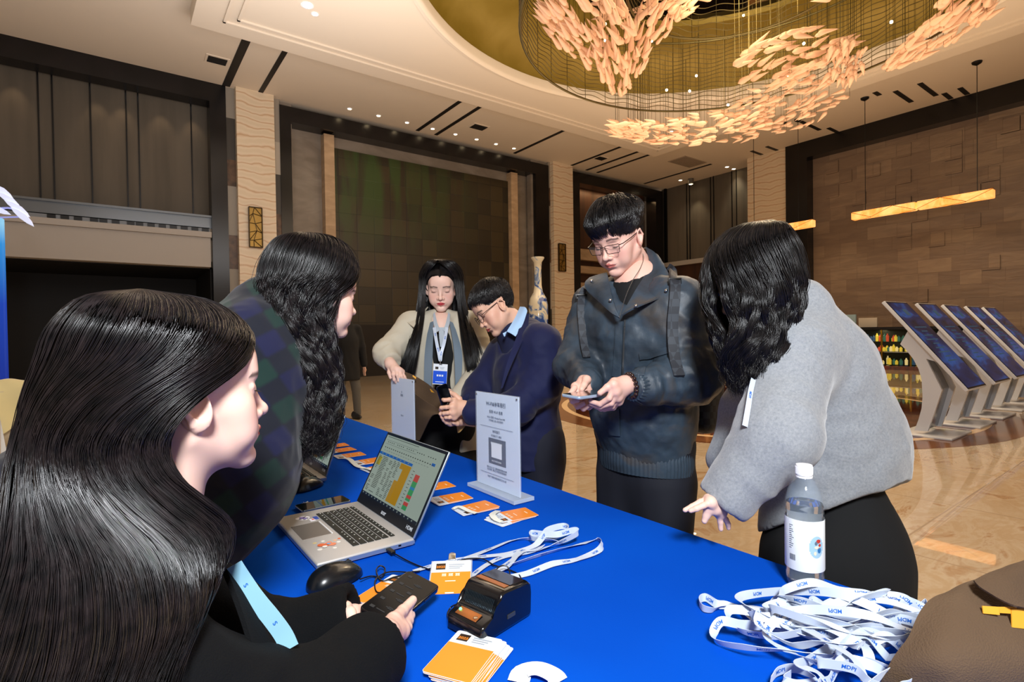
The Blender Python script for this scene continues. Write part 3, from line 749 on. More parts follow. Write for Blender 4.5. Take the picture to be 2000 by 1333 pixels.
# black and gold cabriole table with small ornaments, near the inlay
cx_, cy_ = 9.95, 6.25
t = thing('console_table', 'black ornate table with curved legs and gilt edge behind the leather jacket man', 'table', (cx_, cy_, 0))
R2 = np.array([.8, -.6, 0]); R3 = np.array([.6, .8, 0])
MB().obox((cx_, cy_, .74), (.62, .42, .02), [R2, R3, (0,0,1)], .015).build('tabletop', M_BLACK, t, True)
MB().obox((cx_, cy_, .705), (.58, .38, .018), [R2, R3, (0,0,1)]).build('gilt_apron', M_BRASS, t)
for a in (-1, 1):
    for b in (-1, 1):
        c = np.array([cx_, cy_, 0])+R2*a*.5+R3*b*.3; o = (R2*a+R3*b*.6)
        pts = crspline([c+(0,0,.7), c+o*.07+(0,0,.58), c+o*.03+(0,0,.4), c-o*.03+(0,0,.2), c+o*.01+(0,0,.06), c+o*.07+(0,0,.025)], 20)
        MB().tube(pts, np.interp(np.linspace(0,1,20), [0,.15,.5,.85,1], [.05,.055,.035,.022,.03]), 8).build('leg', M_BLACK, t, True)
for dx, dy, r, h, c, lab in ((-.3, .05, .07, .24, '#c98b3a', 'small amber ornament on the black console table'), (0, -.1, .06, .3, '#201512', 'dark bottle on the black console table'),
                             (.25, .08, .08, .16, '#cfc3b0', 'pale bowl on the black console table'), (-.1, .2, .05, .34, '#7c4a20', 'bronze figurine on the black console table')):
    q = np.array([cx_, cy_, .76])+R2*dx+R3*dy
    o = MB().lathe([(r*.6, 0), (r, h*.3), (r*.9, h*.5), (r*.35, h*.7), (r*.4, h*.95), (r*.3, h)], q, seg=16).build('ornament', mat('ornament '+c, c, .25, coat=.5), None, True)
    tag(o, lab, 'ornament')

# tall blue and white vase
def _vase(nt, N, L, b):
    tc = N.new('ShaderNodeTexCoord'); n = N_(N, 'ShaderNodeTexNoise', Scale=3.6, Detail=6.0, Distortion=1.2); L.new(tc.outputs['Object'], n.inputs['Vector'])
    sp = N.new('ShaderNodeSeparateXYZ'); L.new(tc.outputs['Object'], sp.inputs[0])
    m = N.new('ShaderNodeMapRange'); m.inputs[1].default_value = 1.3; m.inputs[2].default_value = 2.5; m.inputs[3].default_value = .12; m.inputs[4].default_value = -.06; L.new(sp.outputs[2], m.inputs[0])
    a = N.new('ShaderNodeMath'); a.operation = 'ADD'; L.new(n.outputs['Fac'], a.inputs[0]); L.new(m.outputs[0], a.inputs[1])
    r = ramp(N, [(.5, '#c9c2ae'), (.54, '#7f94b4'), (.62, '#1c3f85')]); L.new(a.outputs[0], r.inputs['Fac'])
    L.new(r.outputs[0], b.inputs['Base Color']); b.inputs['Roughness'].default_value = .15; b.inputs['Coat Weight'].default_value = .6
q = P(1053, 715, 13); 
o = MB().lathe([(.13,0),(.15,.05),(.14,.25),(.2,1.0),(.235,1.6),(.235,1.95),(.2,2.12),(.12,2.25),(.09,2.42),(.085,2.8),(.1,2.98),(.165,3.08),(.16,3.1),(.09,3.0)], (q[0], q[1], 0), seg=40).build('floor_vase', node_mat('blue white porcelain', _vase), None, True, 60)
tag(o, 'tall slender blue and white porcelain floor vase beside the mural niche', 'vase')

# blue illuminated stage board at the left edge with white leaf ornaments
t = thing('event_backdrop', 'glowing blue event board at the left edge with white characters and leaf ornaments', 'backdrop', P(-110, 745, 7.0)*np.array([1,1,0]))
bl = P(-250, 700, 6.6); br = P(15, 700, 7.0); ex = br-bl; ex[2] = 0; W_ = np.linalg.norm(ex); ex /= W_; n = np.cross(ex, (0,0,1)); n = n if n.dot(CO-bl) > 0 else -n
c = (bl+br)/2; c[2] = 1.45
def _bd(nt, N, L, b):
    tc = N.new('ShaderNodeTexCoord'); sp = N.new('ShaderNodeSeparateXYZ'); L.new(tc.outputs['Object'], sp.inputs[0])
    m = N.new('ShaderNodeMapRange'); m.inputs[1].default_value = .2; m.inputs[2].default_value = 2.8; L.new(sp.outputs[2], m.inputs[0])
    r = ramp(N, [(0, '#04107a'), (.6, '#0a3fb8'), (.9, '#2f9be8'), (1, '#9fe0ff')]); L.new(m.outputs[0], r.inputs['Fac'])
    L.new(r.outputs[0], b.inputs['Emission Color']); b.inputs['Emission Strength'].default_value = .8; b.inputs['Base Color'].default_value = (0,.02,.1,1)
MB().obox(c, (W_/2, .03, 1.42), [ex, n, np.array((0,0,1.))], .02).build('board', node_mat('backlit blue', _bd), t, True)
mb = MB(); put_text(mb, '大会', .22, br-ex*.06+n*.04+np.array((0,0,1.98-br[2])), ex*(1 if np.cross(ex,(0,0,1)).dot(n) < 0 else 1), (0,0,1), off=0, align='RIGHT', bold=.01)
mb.build('lettering', mat('white glow', '#ffffff', .5, emit='#e8f4ff', estr=.9), t)
for k, (px, py, a) in enumerate(((0,372,-35),(18,392,-40),(34,408,-38),(-8,410,-20),(44,424,-45))):
    q = P(px, py, 6.9); d = ex*math.cos(math.radians(a))+np.array((0,0,math.sin(math.radians(a)))); u = np.cross(n, d)
    prof = [(-.16,0),(-.08,.035),(.02,.05),(.11,.03),(.17,0),(.1,-.02),(0,-.03),(-.1,-.02)]
    MB().poly([q+d*a_+u*b_ for a_, b_ in prof], n, .02).build('leaf', mat('leaf white', '#dfe6ff', .4, emit='#cfdcff', estr=.7), t)
q0 = P(-60, 430, 6.92); mb = MB(); mb.tube(crspline([q0, P(-20, 412, 6.92), P(20, 407, 6.92), P(44, 424, 6.92)], 14), .012, 6); mb.tube(crspline([P(-60, 426, 6.95), P(0, 425, 6.95), P(38, 424, 6.95)], 10), .01, 6)
mb.build('stem', mat('leaf stem', '#aab4ee', .4, emit='#8f9cf0', estr=.5), t)

# covered banquet chairs
M_COVER = mat('white chair cover', '#d3dce6', .7); M_BEIGE = mat('beige chair pad', '#c4b9a4', .6)
def covered_chair(pos, yaw, name, lab, visible=True):
    t = thing(name, lab, 'chair', (pos[0], pos[1], 0), None); c = np.array([pos[0], pos[1], 0.]); f = np.array([math.cos(yaw), math.sin(yaw), 0]); s = np.array([-f[1], f[0], 0]); z = np.array((0,0,1.))
    MB().obox(c+z*.445, (.22, .22, .035), [f, s, z], .025).build('seat', M_BEIGE, t, True)
    mb = MB(); rows = 14; V = []; F = []          # back with rounded shoulders, leaning a little
    for i in range(rows):
        v = i/(rows-1); h = .40+v*.56; hw = .215*math.sqrt(max(0.02, 1-max(0, (v-.72)/.28)**2.4))*(1 if v < .99 else .55); off = -.2-.07*v
        for j in range(11):
            u = -1+2*j/10; V.append(c+z*h+s*hw*u+f*(off+.03*u*u))
        for j in range(11):
            u = 1-2*j/10; V.append(c+z*h+s*hw*u+f*(off-.045+.03*u*u))
    for i in range(rows-1):
        for j in range(22): F.append((i*22+j, i*22+(j+1)%22, (i+1)*22+(j+1)%22, (i+1)*22+j))
    F.append(tuple(range((rows-1)*22, rows*22))); mb.add(V, F); mb.build('back_cover', M_COVER, t, True, 60)
    MB().obox(c+z*.72+f*(-.215), (.012, .165, .2), [f, s, z], .01).build('back_pad', M_BEIGE, t, True)
    mb = MB(); V = []; F = []; K = 64
    for i, (h, e) in enumerate(((.47, .225), (.40, .235), (.2, .255), (.01, .28))):
        for j in range(K):
            a = 2*math.pi*j/K; m = 1/max(abs(math.cos(a)), abs(math.sin(a)))**.85; w = e*m*(1+(.03*math.sin(a*14) if i else 0)*(i/2)); V.append(c+z*h+f*w*math.cos(a)+s*w*math.sin(a))
    for i in range(3):
        for j in range(K): F.append((i*K+j, i*K+(j+1)%K, (i+1)*K+(j+1)%K, (i+1)*K+j))
    mb.add(V, F).build('skirt', M_COVER, t, True, 60)
    return t
q = P(62, 830, 3.0); covered_chair(q, math.radians(-15), 'banquet_chair', 'white covered chair with beige back pad at the left edge of the photo')
q2 = P(28, 800, 3.75); covered_chair(q2, math.radians(-60), 'banquet_chair', 'white covered chair with a pale yellow cloth over its back, behind the beige one')
# pale yellow cloth hanging over the second chair
def sheet(grid, th=.003):
    G = np.asarray(grid, float); n, m, _ = G.shape
    du = np.gradient(G, axis=0); dv = np.gradient(G, axis=1); N = np.cross(du, dv); N /= np.linalg.norm(N, axis=2)[..., None]+1e-12
    top = G+N*th/2; bot = G-N*th/2; V = np.concatenate([top.reshape(-1,3), bot.reshape(-1,3)]); F = []; K = n*m
    for i in range(n-1):
        for j in range(m-1):
            a = i*m+j; F.append((a, a+m, a+m+1, a+1)); F.append((K+a, K+a+1, K+a+m+1, K+a+m))
    b = [i*m for i in range(n)]+[(n-1)*m+j for j in range(1, m)]+[i*m+m-1 for i in range(n-2, -1, -1)]+[j for j in range(m-2, 0, -1)]
    for a, c in zip(b, b[1:]+b[:1]): F.append((a, c, K+c, K+a))
    return V, F
def dense(ctrl, nu, nv):
    C = np.asarray(ctrl, float); A = np.stack([crspline(C[:, j], nu) for j in range(C.shape[1])], 1); return np.stack([crspline(A[i], nv) for i in range(nu)], 0)
yaw = math.radians(-60); f = np.array([math.cos(yaw), math.sin(yaw), 0]); s = np.array([-f[1], f[0], 0]); z = np.array((0,0,1.)); c = np.array([q2[0], q2[1], 0])
ctrl = []
for k, (o, h) in enumerate(((-.15,.62),(-.17,.78),(-.2,.93),(-.3,1.0),(-.38,.9),(-.36,.7),(-.37,.55))):
    ctrl.append([c+f*(o+.02*math.sin(j*2.1+k))+s*(-.1+.1*j)*(.9 if k == 3 else 1)+z*(h-.05*math.cos(j*1.7)*(k in (0, 6))-(.0 if k != 3 else .02*abs(j-2))) for j in range(5)])
V, F = sheet(dense(ctrl, 34, 26), .006); o = MB().add(V, F).build('yellow_cloth', mat('pale yellow knit', '#d9cf9d', .85, sheen=.4), None, True, 80); tag(o, 'pale yellow cloth draped over the back of a white covered chair', 'cloth')
q3 = (-.20, .84); covered_chair(q3, 0.0, 'banquet_chair', 'covered chair under the long-haired woman in the foreground')
# ================================================================== REGISTRATION TABLE AND WHAT LIES ON IT
TZ = .75
TX0, TX1, TY0, TY1 = .16, 1.2, -.35, 3.48
t = thing('folding_table', 'long folding table hidden under the royal blue cloth', 'table', (.68, 1.56, 0))
MB().box(TX0+.02, TX1-.02, TY0+.02, TY1-.02, .715, TZ-.006).build('tabletop', M_WHITE, t)
for x in (TX0+.1, TX1-.1):
    for y in (TY0+.15, 1.45, 1.75, TY1-.15): MB().tube([(x, y, 0), (x, y, .715)], .014, 8).build('leg', M_STEEL, t)
def _cloth(nt, N, L, b):
    tc = N.new('ShaderNodeTexCoord'); n = N_(N, 'ShaderNodeTexNoise', Scale=2.2, Detail=2.0); L.new(tc.outputs['Object'], n.inputs['Vector'])
    n2 = N_(N, 'ShaderNodeTexNoise', Scale=420.0, Detail=2.0); L.new(tc.outputs['Object'], n2.inputs['Vector'])
    r = ramp(N, [(.3, '#0046b4'), (.7, '#0050c4')]); L.new(n.outputs['Fac'], r.inputs['Fac']); L.new(r.outputs[0], b.inputs['Base Color'])
    b.inputs['Roughness'].default_value = .95; b.inputs['Specular IOR Level'].default_value = .06
    bp = N.new('ShaderNodeBump'); bp.inputs['Strength'].default_value = .25; bp.inputs['Distance'].default_value = .001; L.new(n2.outputs['Fac'], bp.inputs['Height'])
    L.new(bp.outputs['Normal'], b.inputs['Normal'])
M_CLOTH = node_mat('royal blue tablecloth', _cloth)
mb = MB(); nx, ny = 40, 140; V = []; F = []
for i in range(nx+1):
    for j in range(ny+1):
        x = TX0+(TX1-TX0)*i/nx; y = TY0+(TY1-TY0)*j/ny
        z = TZ + .0012*math.exp(-((y-1.02-.04*math.sin(x*5))/.012)**2) + .0012*math.exp(-((y-2.72)/.015)**2)+.001*math.exp(-((x-.72)/.01)**2)+.0008*math.sin(x*9+y*5)*math.sin(y*7)
        V.append((x, y, z-.001))
for i in range(nx):
    for j in range(ny):
        a = i*(ny+1)+j; F.append((a, a+ny+1, a+ny+2, a+1))
edge = [i*(ny+1) for i in range(nx+1)]+[nx*(ny+1)+j for j in range(1, ny+1)]+[i*(ny+1)+ny for i in range(nx-1, -1, -1)]+[j for j in range(ny-1, 0, -1)]
lv = 9; prev = edge; acc = 0
for l in range(1, lv+1):
    cur = []; h = TZ*(1-l/lv)+.006
    for k, e in enumerate(edge):
        x, y, z = V[e]; cxn = max(-1, min(1, (x-(TX0+TX1)/2)/((TX1-TX0)/2))); cyn = max(-1, min(1, (y-(TY0+TY1)/2)/((TY1-TY0)/2)))
        nxn = 1.0*(cxn > .999)-1.0*(cxn < -.999); nyn = 1.0*(cyn > .999)-1.0*(cyn < -.999); q = .006+ (l/lv)*(.02+.022*math.sin(k*.42)+.012*math.sin(k*.97+1)); q = max(q, .004)
        cur.append(len(V)); V.append((x+nxn*q, y+nyn*q, h if l < lv else .006))
    K = len(edge)
    for k in range(K): F.append((prev[k], cur[k], cur[(k+1)%K], prev[(k+1)%K]))
    prev = cur
o = mb.add(V, F).build('tablecloth', M_CLOTH, None, True, 70); tag(o, 'royal blue tablecloth covering the whole registration table', 'tablecloth')
ZT = TZ+.0015

# ---------- laptops
M_ALU = mat('laptop silver', '#c6c2be', .4, metal=.35)
M_ALU2 = mat('laptop side blue silver', '#9fb0bf', .3, metal=.7)
M_KEY = mat('laptop key', '#1b1e1c', .5); M_KEYBED = mat('laptop key gap', '#8d8a84', .5, metal=.3)
M_PAD = mat('touchpad', '#a19a93', .25, metal=.6)
M_BEZEL = mat('laptop bezel', '#10161f', .3)
M_SCRB = mat('lcd page', '#000000', .25, emit='#a3b3a8', estr=.62)
M_S = {k: mat('lcd '+k, '#000000', .3, emit=c, estr=e) for k, c, e in (('blue', '#1f66b8', .6), ('gold', '#b98a1c', .6), ('red', '#c04a45', .62), ('green', '#3f9c62', .6), ('cyan', '#2f88b8', .6), ('ink', '#4a5550', .5), ('yellow', '#b8a92c', .6), ('bar', '#1c2a3c', .5), ('grey', '#8b9a94', .55))}
ALLS = [M_SCRB]+list(M_S.values()); SI = {k: i+1 for i, k in enumerate(M_S)}
M_GLYPH = mat('key legend', '#d8dcd6', .5)
def laptop(x0, y0, w, d, top, lab):
    t = thing('laptop', lab, 'laptop', (x0+d/2, y0-w/2, ZT), 'registration desk laptops')
    ex = np.array((0,-1.,0)); ey = np.array((1.,0,0)); ez = np.array((0,0,1.)); O = np.array((x0, y0, ZT)); th = .0165
    A = lambda u, v, z=0: O+ex*u+ey*v+ez*(z)
    base = MB().obox(A(w/2, d/2, th/2+.001), (w/2, d/2, th/2), [ex, ey, ez], .004).build('base', M_ALU, t, True)
    MB().obox(A(w/2, d/2, th/2+.0005), (w/2+.0004, d/2+.0004, th/2-.0042), [ex, ey, ez]).build('side_band', M_ALU2, base)
    kb = MB(); ku0, ku1, kv0, kv1 = .045, w-.045, .098, d-.028; z = th+.0015
    rows = 6; kh = (kv1-kv0)/rows; n = 15; kw = (ku1-ku0)/n
    gl = MB()
    for r in range(rows):
        u = ku0+(.0 if r % 2 else .0); i = 0; v = kv0+kh*(r+.5); hh = kh*(.42 if r < 5 else .3)
        spans = {0: [1,1,1,1,5.2,1,1,1,1,1.8], 1: [2.1]+[1]*10+[2.9], 2: [1.7]+[1]*11+[2.3], 3: [1.4]+[1]*12+[1.6], 4: [1]*13+[2], 5: [1]*15}[r]
        tot = sum(spans)
        for sp in spans:
            ww = (ku1-ku0)*sp/tot; kb.obox(A(u+ww/2, v, z+.0008), (ww/2-.0011, hh, .0009), [ex, ey, ez], .0005)
            gl.obox(A(u+ww*.42, v+hh*.2, z+.0019), (.0016, .0016, .0001), [ex, ey, ez])
            if r in (2, 3, 4): gl.obox(A(u+ww*.62, v-hh*.35, z+.0019), (.0010, .0010, .0001), [ex, ey, ez])
            u += ww
    k_ = kb.build('keyboard', M_KEY, t); gl.build('key_legends', M_GLYPH, k_)
    MB().obox(A(w*.43, .05, th+.0012), (.057, .036, .0008), [ex, ey, ez], .0006).build('touchpad', M_PAD, t)
    MB().obox(A(w*.43, .0885, th+.0016), (.055, .0012, .0006), [ex, ey, ez]).build('touchpad_edge', M_WHITE, base)
    prt = MB(); prt.obox(A(w+.0006, .17, .008), (.0005, .006, .0025), [ex, ey, ez]); prt.obox(A(w+.0006, .07, .008), (.0005, .0025, .0025), [ex, ey, ez]); prt.obox(A(w+.0006, .20, .009), (.0005, .0035, .002), [ex, ey, ez])
    prt.build('ports', M_BLACKM, base)
    # lid
    Hn = A(0, d-.004, th+.001); T = np.array((top[0], y0, top[1])); up = T-Hn; up[1] = 0; Hh = np.linalg.norm(up); up /= Hh; nn = np.cross(ex, up); nn = nn if nn[0] < 0 else -nn   # faces the user
    ax = [ex, up, nn]
    lid = MB().obox(Hn+ex*w/2+up*Hh/2-nn*.003, (w/2, Hh/2, .003), ax, .002).build('lid', M_ALU2, t, True)
    MB().obox(Hn+ex*w/2+up*Hh/2+nn*.0005, (w/2-.002, Hh/2-.002, .0008), ax).build('bezel', M_BEZEL, t)
    S = lambda u, v, z=.0015: Hn+ex*u+up*v+nn*z
    su0, sv0, sw, sh = .010, .030, w-.020, Hh-.040
    q = MB()
    def rect(k, u0, v0, u1, v1, z=.0017):       # fractions of the display, v from the top
        q.mat(SI[k] if k else 0); c = S(su0+sw*(u0+u1)/2, sv0+sh*(1-(v0+v1)/2), z); q.obox(c, (abs(u1-u0)/2*sw, abs(v1-v0)/2*sh, .00015), ax)
    rect(None, 0, 0, 1, 1, .0015)
    rect('bar', 0, .955, 1, 1, .0019)
    for v, k in ((.02,'ink'),(.075,'grey'),(.135,'grey')): rect(k, .03, v, .6, v+.008)
    for i in range(26): rect('ink', .03+i*.036, .10, .045+i*.036, .113) if i % 5 else None
    for i in range(22): rect('ink', .05+i*.04, .19+.0*(i%2), .068+i*.04, .205)
    for i in range(18): rect('grey', .06+i*.045, .24, .085+i*.045, .25)
    rect('blue', .88, .17, .93, .21)
    rect('blue', .0, .285, .62, .325)
    for i in range(8): rect('grey', .05+i*.07, .295, .07+i*.07, .31, .002)
    rect('gold', .50, .335, .62, .925); rect('gold', .44, .335, .52, .42); rect('gold', .44, .60, .52, .925); rect('yellow', .02, .36, .09, .50)
    rnd = random.Random(4)
    for r in range(24):
        v = .345+r*.0245
        for cc in (.02,.10,.24,.31,.38):
            if rnd.random() < .88: rect('ink', cc+rnd.uniform(0, .01), v, cc+rnd.uniform(.03, .06)+(.05 if cc == .10 else 0), v+.009, .0021)
        rect('grey', .0, v+.017, .5, v+.0185, .0018)
        if r % 2: rect('ink', .66, v, .69, v+.008)
    for v0, v1, k in ((.40,.47,'red'),(.47,.50,'red'),(.50,.58,'green'),(.58,.62,'cyan'),(.62,.70,'green'),(.70,.745,'red'),(.745,.78,'green'),(.80,.85,'red'),(.85,.91,'green')): rect(k, .72, v0, .79, v1)
    rect('grey', .63, .285, .632, .93)
    for i in range(16): rect('grey', .02+i*.06, .965, .035+i*.06, .985, .0023)
    d_ = q.build('display', ALLS, t)
    mb = MB(); put_text(mb, 'acer', .017, S(w/2, .014, .0016), ex, up, off=.0002*(1 if np.cross(ex, up).dot(nn) > 0 else -1), bold=.02)
    put_text(mb, 'HDMI', .014, S(w-.034, .016, .0016), ex, up, off=.0002*(1 if np.cross(ex, up).dot(nn) > 0 else -1), bold=.01)
    mb.build('lettering', mat('silver lettering', '#c6ccd4', .3, emit='#9fa8b4', estr=.12), lid)
    return t, A, th, ex, ey, ez
lt1, A1, th1, ex1, ey1, ez1 = laptop(.356, 1.616, .388, .24, (.70, .972), 'open silver laptop showing a spreadsheet, stickers on its palm rest, in the centre foreground')
mb = MB()
def disc(mb, c, r, ax, k=14, h=.0003): mb.poly([c+ax[0]*r*math.cos(2*math.pi*i/k)+ax[1]*r*math.sin(2*math.pi*i/k) for i in range(k)], ax[2], h)
ax1 = [ex1, ey1, ez1]; zt = th1+.0012
mb.mat(0)
for (u, v, r) in ((.052,.052,.011),(.062,.058,.010),(.045,.062,.009),(.056,.068,.011),(.066,.066,.008)): disc(mb, A1(u, v, zt), r, ax1)
mb.mat(1); mb.obox(A1(.052, .058, zt+.0005), (.007, .005, .0002), ax1); mb.obox(A1(.062, .064, zt+.0005), (.005, .004, .0002), ax1)
mb.mat(2); mb.obox(A1(.075, .078+.012, zt), (.013, .006, .0003), ax1); mb.mat(0); mb.obox(A1(.085, .078, zt), (.010, .007, .0003), ax1); mb.mat(3); mb.obox(A1(.083, .080, zt+.0004), (.004, .003, .0002), ax1)
mb.build('sticker', [mat('sticker white', '#e9e6ef', .4), mat('sticker purple', '#8f7fc4', .4), mat('sticker blue', '#2b4ca8', .4), mat('sticker red', '#d8503f', .4)], lt1)
mb = MB()
for (u, v, r, k) in ((.262,.052,.0045,0),(.275,.078,.0045,1),(.290,.082,.005,0),(.322,.062,.005,0),(.262,.032,.005,2),(.31,.030,.006,0),(.27,.090,.004,3)): mb.mat(k); disc(mb, A1(u, v, zt), r, ax1)
for (u, v, r, k) in ((.292,.050,.010,3),(.283,.060,.007,4),(.298,.064,.009,4),(.288,.040,.009,3),(.304,.044,.006,0),(.292,.057,.005,5)): mb.mat(k); zt += .00035; disc(mb, A1(u, v, zt+.0002), r, ax1)
mb.build('sticker', [mat('sticker cream', '#e6e2da', .4), mat('sticker peach', '#e5b089', .4), mat('sticker sand', '#d3c088', .4), mat('sticker orange', '#d9683c', .4), mat('sticker coral', '#e58a66', .4), mat('sticker sky', '#7fa6cc', .4)], lt1)
laptop(.372, 2.345, .375, .24, (.682, .985), 'open silver laptop further back, half hidden behind the wavy-haired woman')

# ---------- mice
def mouse(c, yaw, lab, L=.118, W=.066, cable=False):
    t = thing('computer_mouse', lab, 'computer mouse', (c[0], c[1], ZT)); f = np.array((math.cos(yaw), math.sin(yaw), 0)); s = np.array((-f[1], f[0], 0)); z = np.array((0,0,1.)); c = np.array((c[0], c[1], ZT))
    V = []; F = []; nu, nv = 26, 24
    for i in range(nu+1):
        u = i/nu; x = -math.cos(math.pi*u); hw = W/2*(math.sqrt(max(0, 1-abs(x)**2.6)))*(1-.08*x); hh = .039*(1-abs(x)**2.2)**.55*(1-.22*x) if abs(x) < 1 else 0
        for j in range(nv):
            a = 2*math.pi*j/nv; ca, sa = math.cos(a), math.sin(a); zz = hh*max(0, sa)**.8 if sa > 0 else 0
            V.append(c+f*x*L/2+s*hw*ca+z*(.002+zz))
    for i in range(nu):
        for j in range(nv): F.append((i*nv+j, i*nv+(j+1)%nv, (i+1)*nv+(j+1)%nv, (i+1)*nv+j))
    MB().add(V, F).build('shell', mat('mouse black', '#0d1116', .28, coat=.3), t, True, 70)
    mb = MB(); mb.tube([c+f*x+z*(.002+.039*(1-abs(x/(L/2))**2.2)**.55*(1-.22*x/(L/2))+.0003) for x in np.linspace(.012, L/2-.004, 10)], .0006, 4); mb.build('button_seam', M_BLACKM, t)
    MB().lathe([(.009,-.003),(.0105,-.002),(.0105,.002),(.009,.003)], c+f*.032+z*.026, s, 16).build('scroll_wheel', mat('wheel grey', '#2a2d30', .5), t, True)
    return t
mouse((.372, 1.152), .30, 'black computer mouse by the front corner of the near laptop', .13, .075)
mouse((.530, 1.925), .45, 'black computer mouse in front of the far laptop', .13, .072)

# ---------- phones
M_PH = mat('phone glass', '#050608', .04, spec=.8, coat=1.0); M_PHS = mat('phone frame blue steel', '#8d9cb0', .2, metal=.9)
def rrect(w, h, r, k=6):
    o = []
    for (cx, cy, a0) in ((w-r, h-r, 0), (-w+r, h-r, 90), (-w+r, -h+r, 180), (w-r, -h+r, 270)):
        for i in range(k+1): a = math.radians(a0+90*i/k); o.append((cx+r*math.cos(a), cy+r*math.sin(a)))
    return o
def phone(c, ax, lab, name='smartphone', L=.152, W=.074, T=.0085, frame_m=None, back=False, screen=None, body=None):
    """ax: across, along, screen normal"""
    c = np.array(c, float); ax = [np.array(a, float)/np.linalg.norm(a) for a in ax]; t = thing(name, lab, 'phone', c)
    pr = rrect(W/2, L/2, .009); mb = MB(); k = len(pr); V = []
    for (sc, zz) in ((.985, -T/2), (1, -T/2+.001), (1, T/2-.001), (.985, T/2)): V += [c+ax[0]*x*sc+ax[1]*y*sc+ax[2]*zz for x, y in pr]
    F = [(i*k+j, i*k+(j+1)%k, (i+1)*k+(j+1)%k, (i+1)*k+j) for i in range(3) for j in range(k)]+[tuple(range(k))[::-1], tuple(range(3*k, 4*k))]
    MB().add(V, F).build('body', body or frame_m or M_PHS, t, True, 50)
    pr2 = rrect(W/2-.0025, L/2-.0025, .007); s = MB().poly([c+ax[0]*x+ax[1]*y+ax[2]*(T/2-.0001) for x, y in pr2], ax[2], .0005).build('screen', screen or M_PH, t)
    mb = MB()
    for y in (.035, .02): mb.obox(c-ax[0]*(W/2+.0002)+ax[1]*y, (.0006, .005, .0015), ax)
    mb.obox(c+ax[0]*(W/2+.0002)+ax[1]*.03, (.0006, .008, .0015), ax); mb.build('side_buttons', frame_m or M_PHS, t)
    return t, c, ax, s
phone((.514, 1.695, ZT+.0048), [(-.05,1,0), (1,.05,0), (0,0,1)], 'black smartphone with blue steel edge lying by the near laptop')
# crumpled tissue scrap
mb = MB(); rr = random.Random(9); q = onz(597, 987, ZT)
for k in range(5):
    d = np.array((math.cos(k*1.26), math.sin(k*1.26), 0)); mb.add([q, q+d*.012+(0,0,.001), q+d*.009+np.array((-d[1], d[0], 0))*.008+(0,0,.009), q+np.array((-d[1], d[0], 0))*.004+(0,0,.007)], [(0,1,2,3)])
tag(mb.build('paper_scrap', mat('tissue', '#e4ecf4', .8)), 'tiny crumpled white paper scrap behind the phone on the table', 'paper scrap')

# ---------- name cards and badges
M_ORG = mat('card orange', '#f08a1e', .4); M_CARD = mat('card white', '#dfe6ee', .35); M_LOGO = mat('card logo dark', '#2c1c12', .5); M_OTXT = mat('card logo orange', '#d87f22', .5); M_GTXT = mat('card grey print', '#9aa3ad', .5); M_WTXT = mat('card white print', '#f6e6d0', .5)
CARDM = [M_CARD, M_ORG, M_LOGO, M_OTXT, M_GTXT, M_WTXT]; M_CBLUE = mat('badge blue', '#0f4fd0', .35)
def card_mesh(c, along, W=.085, L=.124, z=0.0, split=.30, th=.0007, tilt=0.0, badge=False, blank=False, up=(0,0,1)):
    """along: from card bottom to card top"""
    f = np.array([along[0], along[1], along[2] if len(along) > 2 else 0.], float); f /= np.linalg.norm(f); up = np.array(up, float); s = np.cross(f, up); s /= np.linalg.norm(s); n = np.cross(s, f); ax = [s, f, n]; c = np.array([c[0], c[1], c[2] if len(c) > 2 else ZT+z], float)+n*th
    mb = MB(); mb.mat(0); pr = rrect(W/2, L/2, .005, 4); mb.poly([c+s*x+f*y-n*th/2 for x, y in pr], n, th)
    y0 = L/2-L*split; e = th/2+.0001
    mb.mat(1); r = .0045; pr = [(x, y) for x, y in rrect(W/2-.0006, L/2-.0006, .0045, 4) if y < y0-.004]; pr = [(W/2-.0006, y0)] + [(-W/2+.0006, y0)] + pr
    mb.poly([c+s*x+f*y+n*e for x, y in pr], n, .00015)
    mb.mat(2); mb.obox(c+s*(-W*.27)+f*(L/2-L*split*.5)+n*(e+.0002), (W*.12, L*split*.26, .0001), ax)
    mb.mat(3); put_text(mb, '2025', L*split*.26, c+s*(-W*.27)+f*(L/2-L*split*.55), s, f, off=e+.0004, bold=.03)
    mb.mat(4)
    for k in range(3): mb.obox(c+s*(W*.13-.002*k)+f*(L/2-L*split*(.36+.16*k))+n*(e+.0002), (W*(.2-.03*k), .0013, .0001), ax)
    if not blank:
        mb.mat(5)
        for k in (-1, 0, 1):
            for (dx, dy, w_, h_) in ((0,.003,.0048,.0008),(0,-.003,.0048,.0008),(-.003,0,.0009,.0042),(.003,0,.0009,.0042),(0,0,.0042,.0008)): mb.obox(c+s*(k*.0145+dx)+f*(L*.12+dy)+n*(e+.0003), (w_, h_, .0001), ax)
        mb.obox(c+s*0+f*(-L*.04)+n*(e+.0003), (.011, .0012, .0001), ax); mb.obox(c+f*(-L*.33)+n*(e+.0003), (.009, .0016, .0001), ax)
    return mb, ax, c
def card(c, ang, z, lab, group=None, W=.082, L=.124, **k):
    a = math.radians(ang); mb, ax, cc = card_mesh((c[0], c[1]), (math.cos(a), math.sin(a)), W, L, z, **k)
    mats = list(CARDM); o = mb.build('name_card', mats); tag(o, lab, 'name card', group); return o
G1 = 'orange and white name cards laid out along the table'
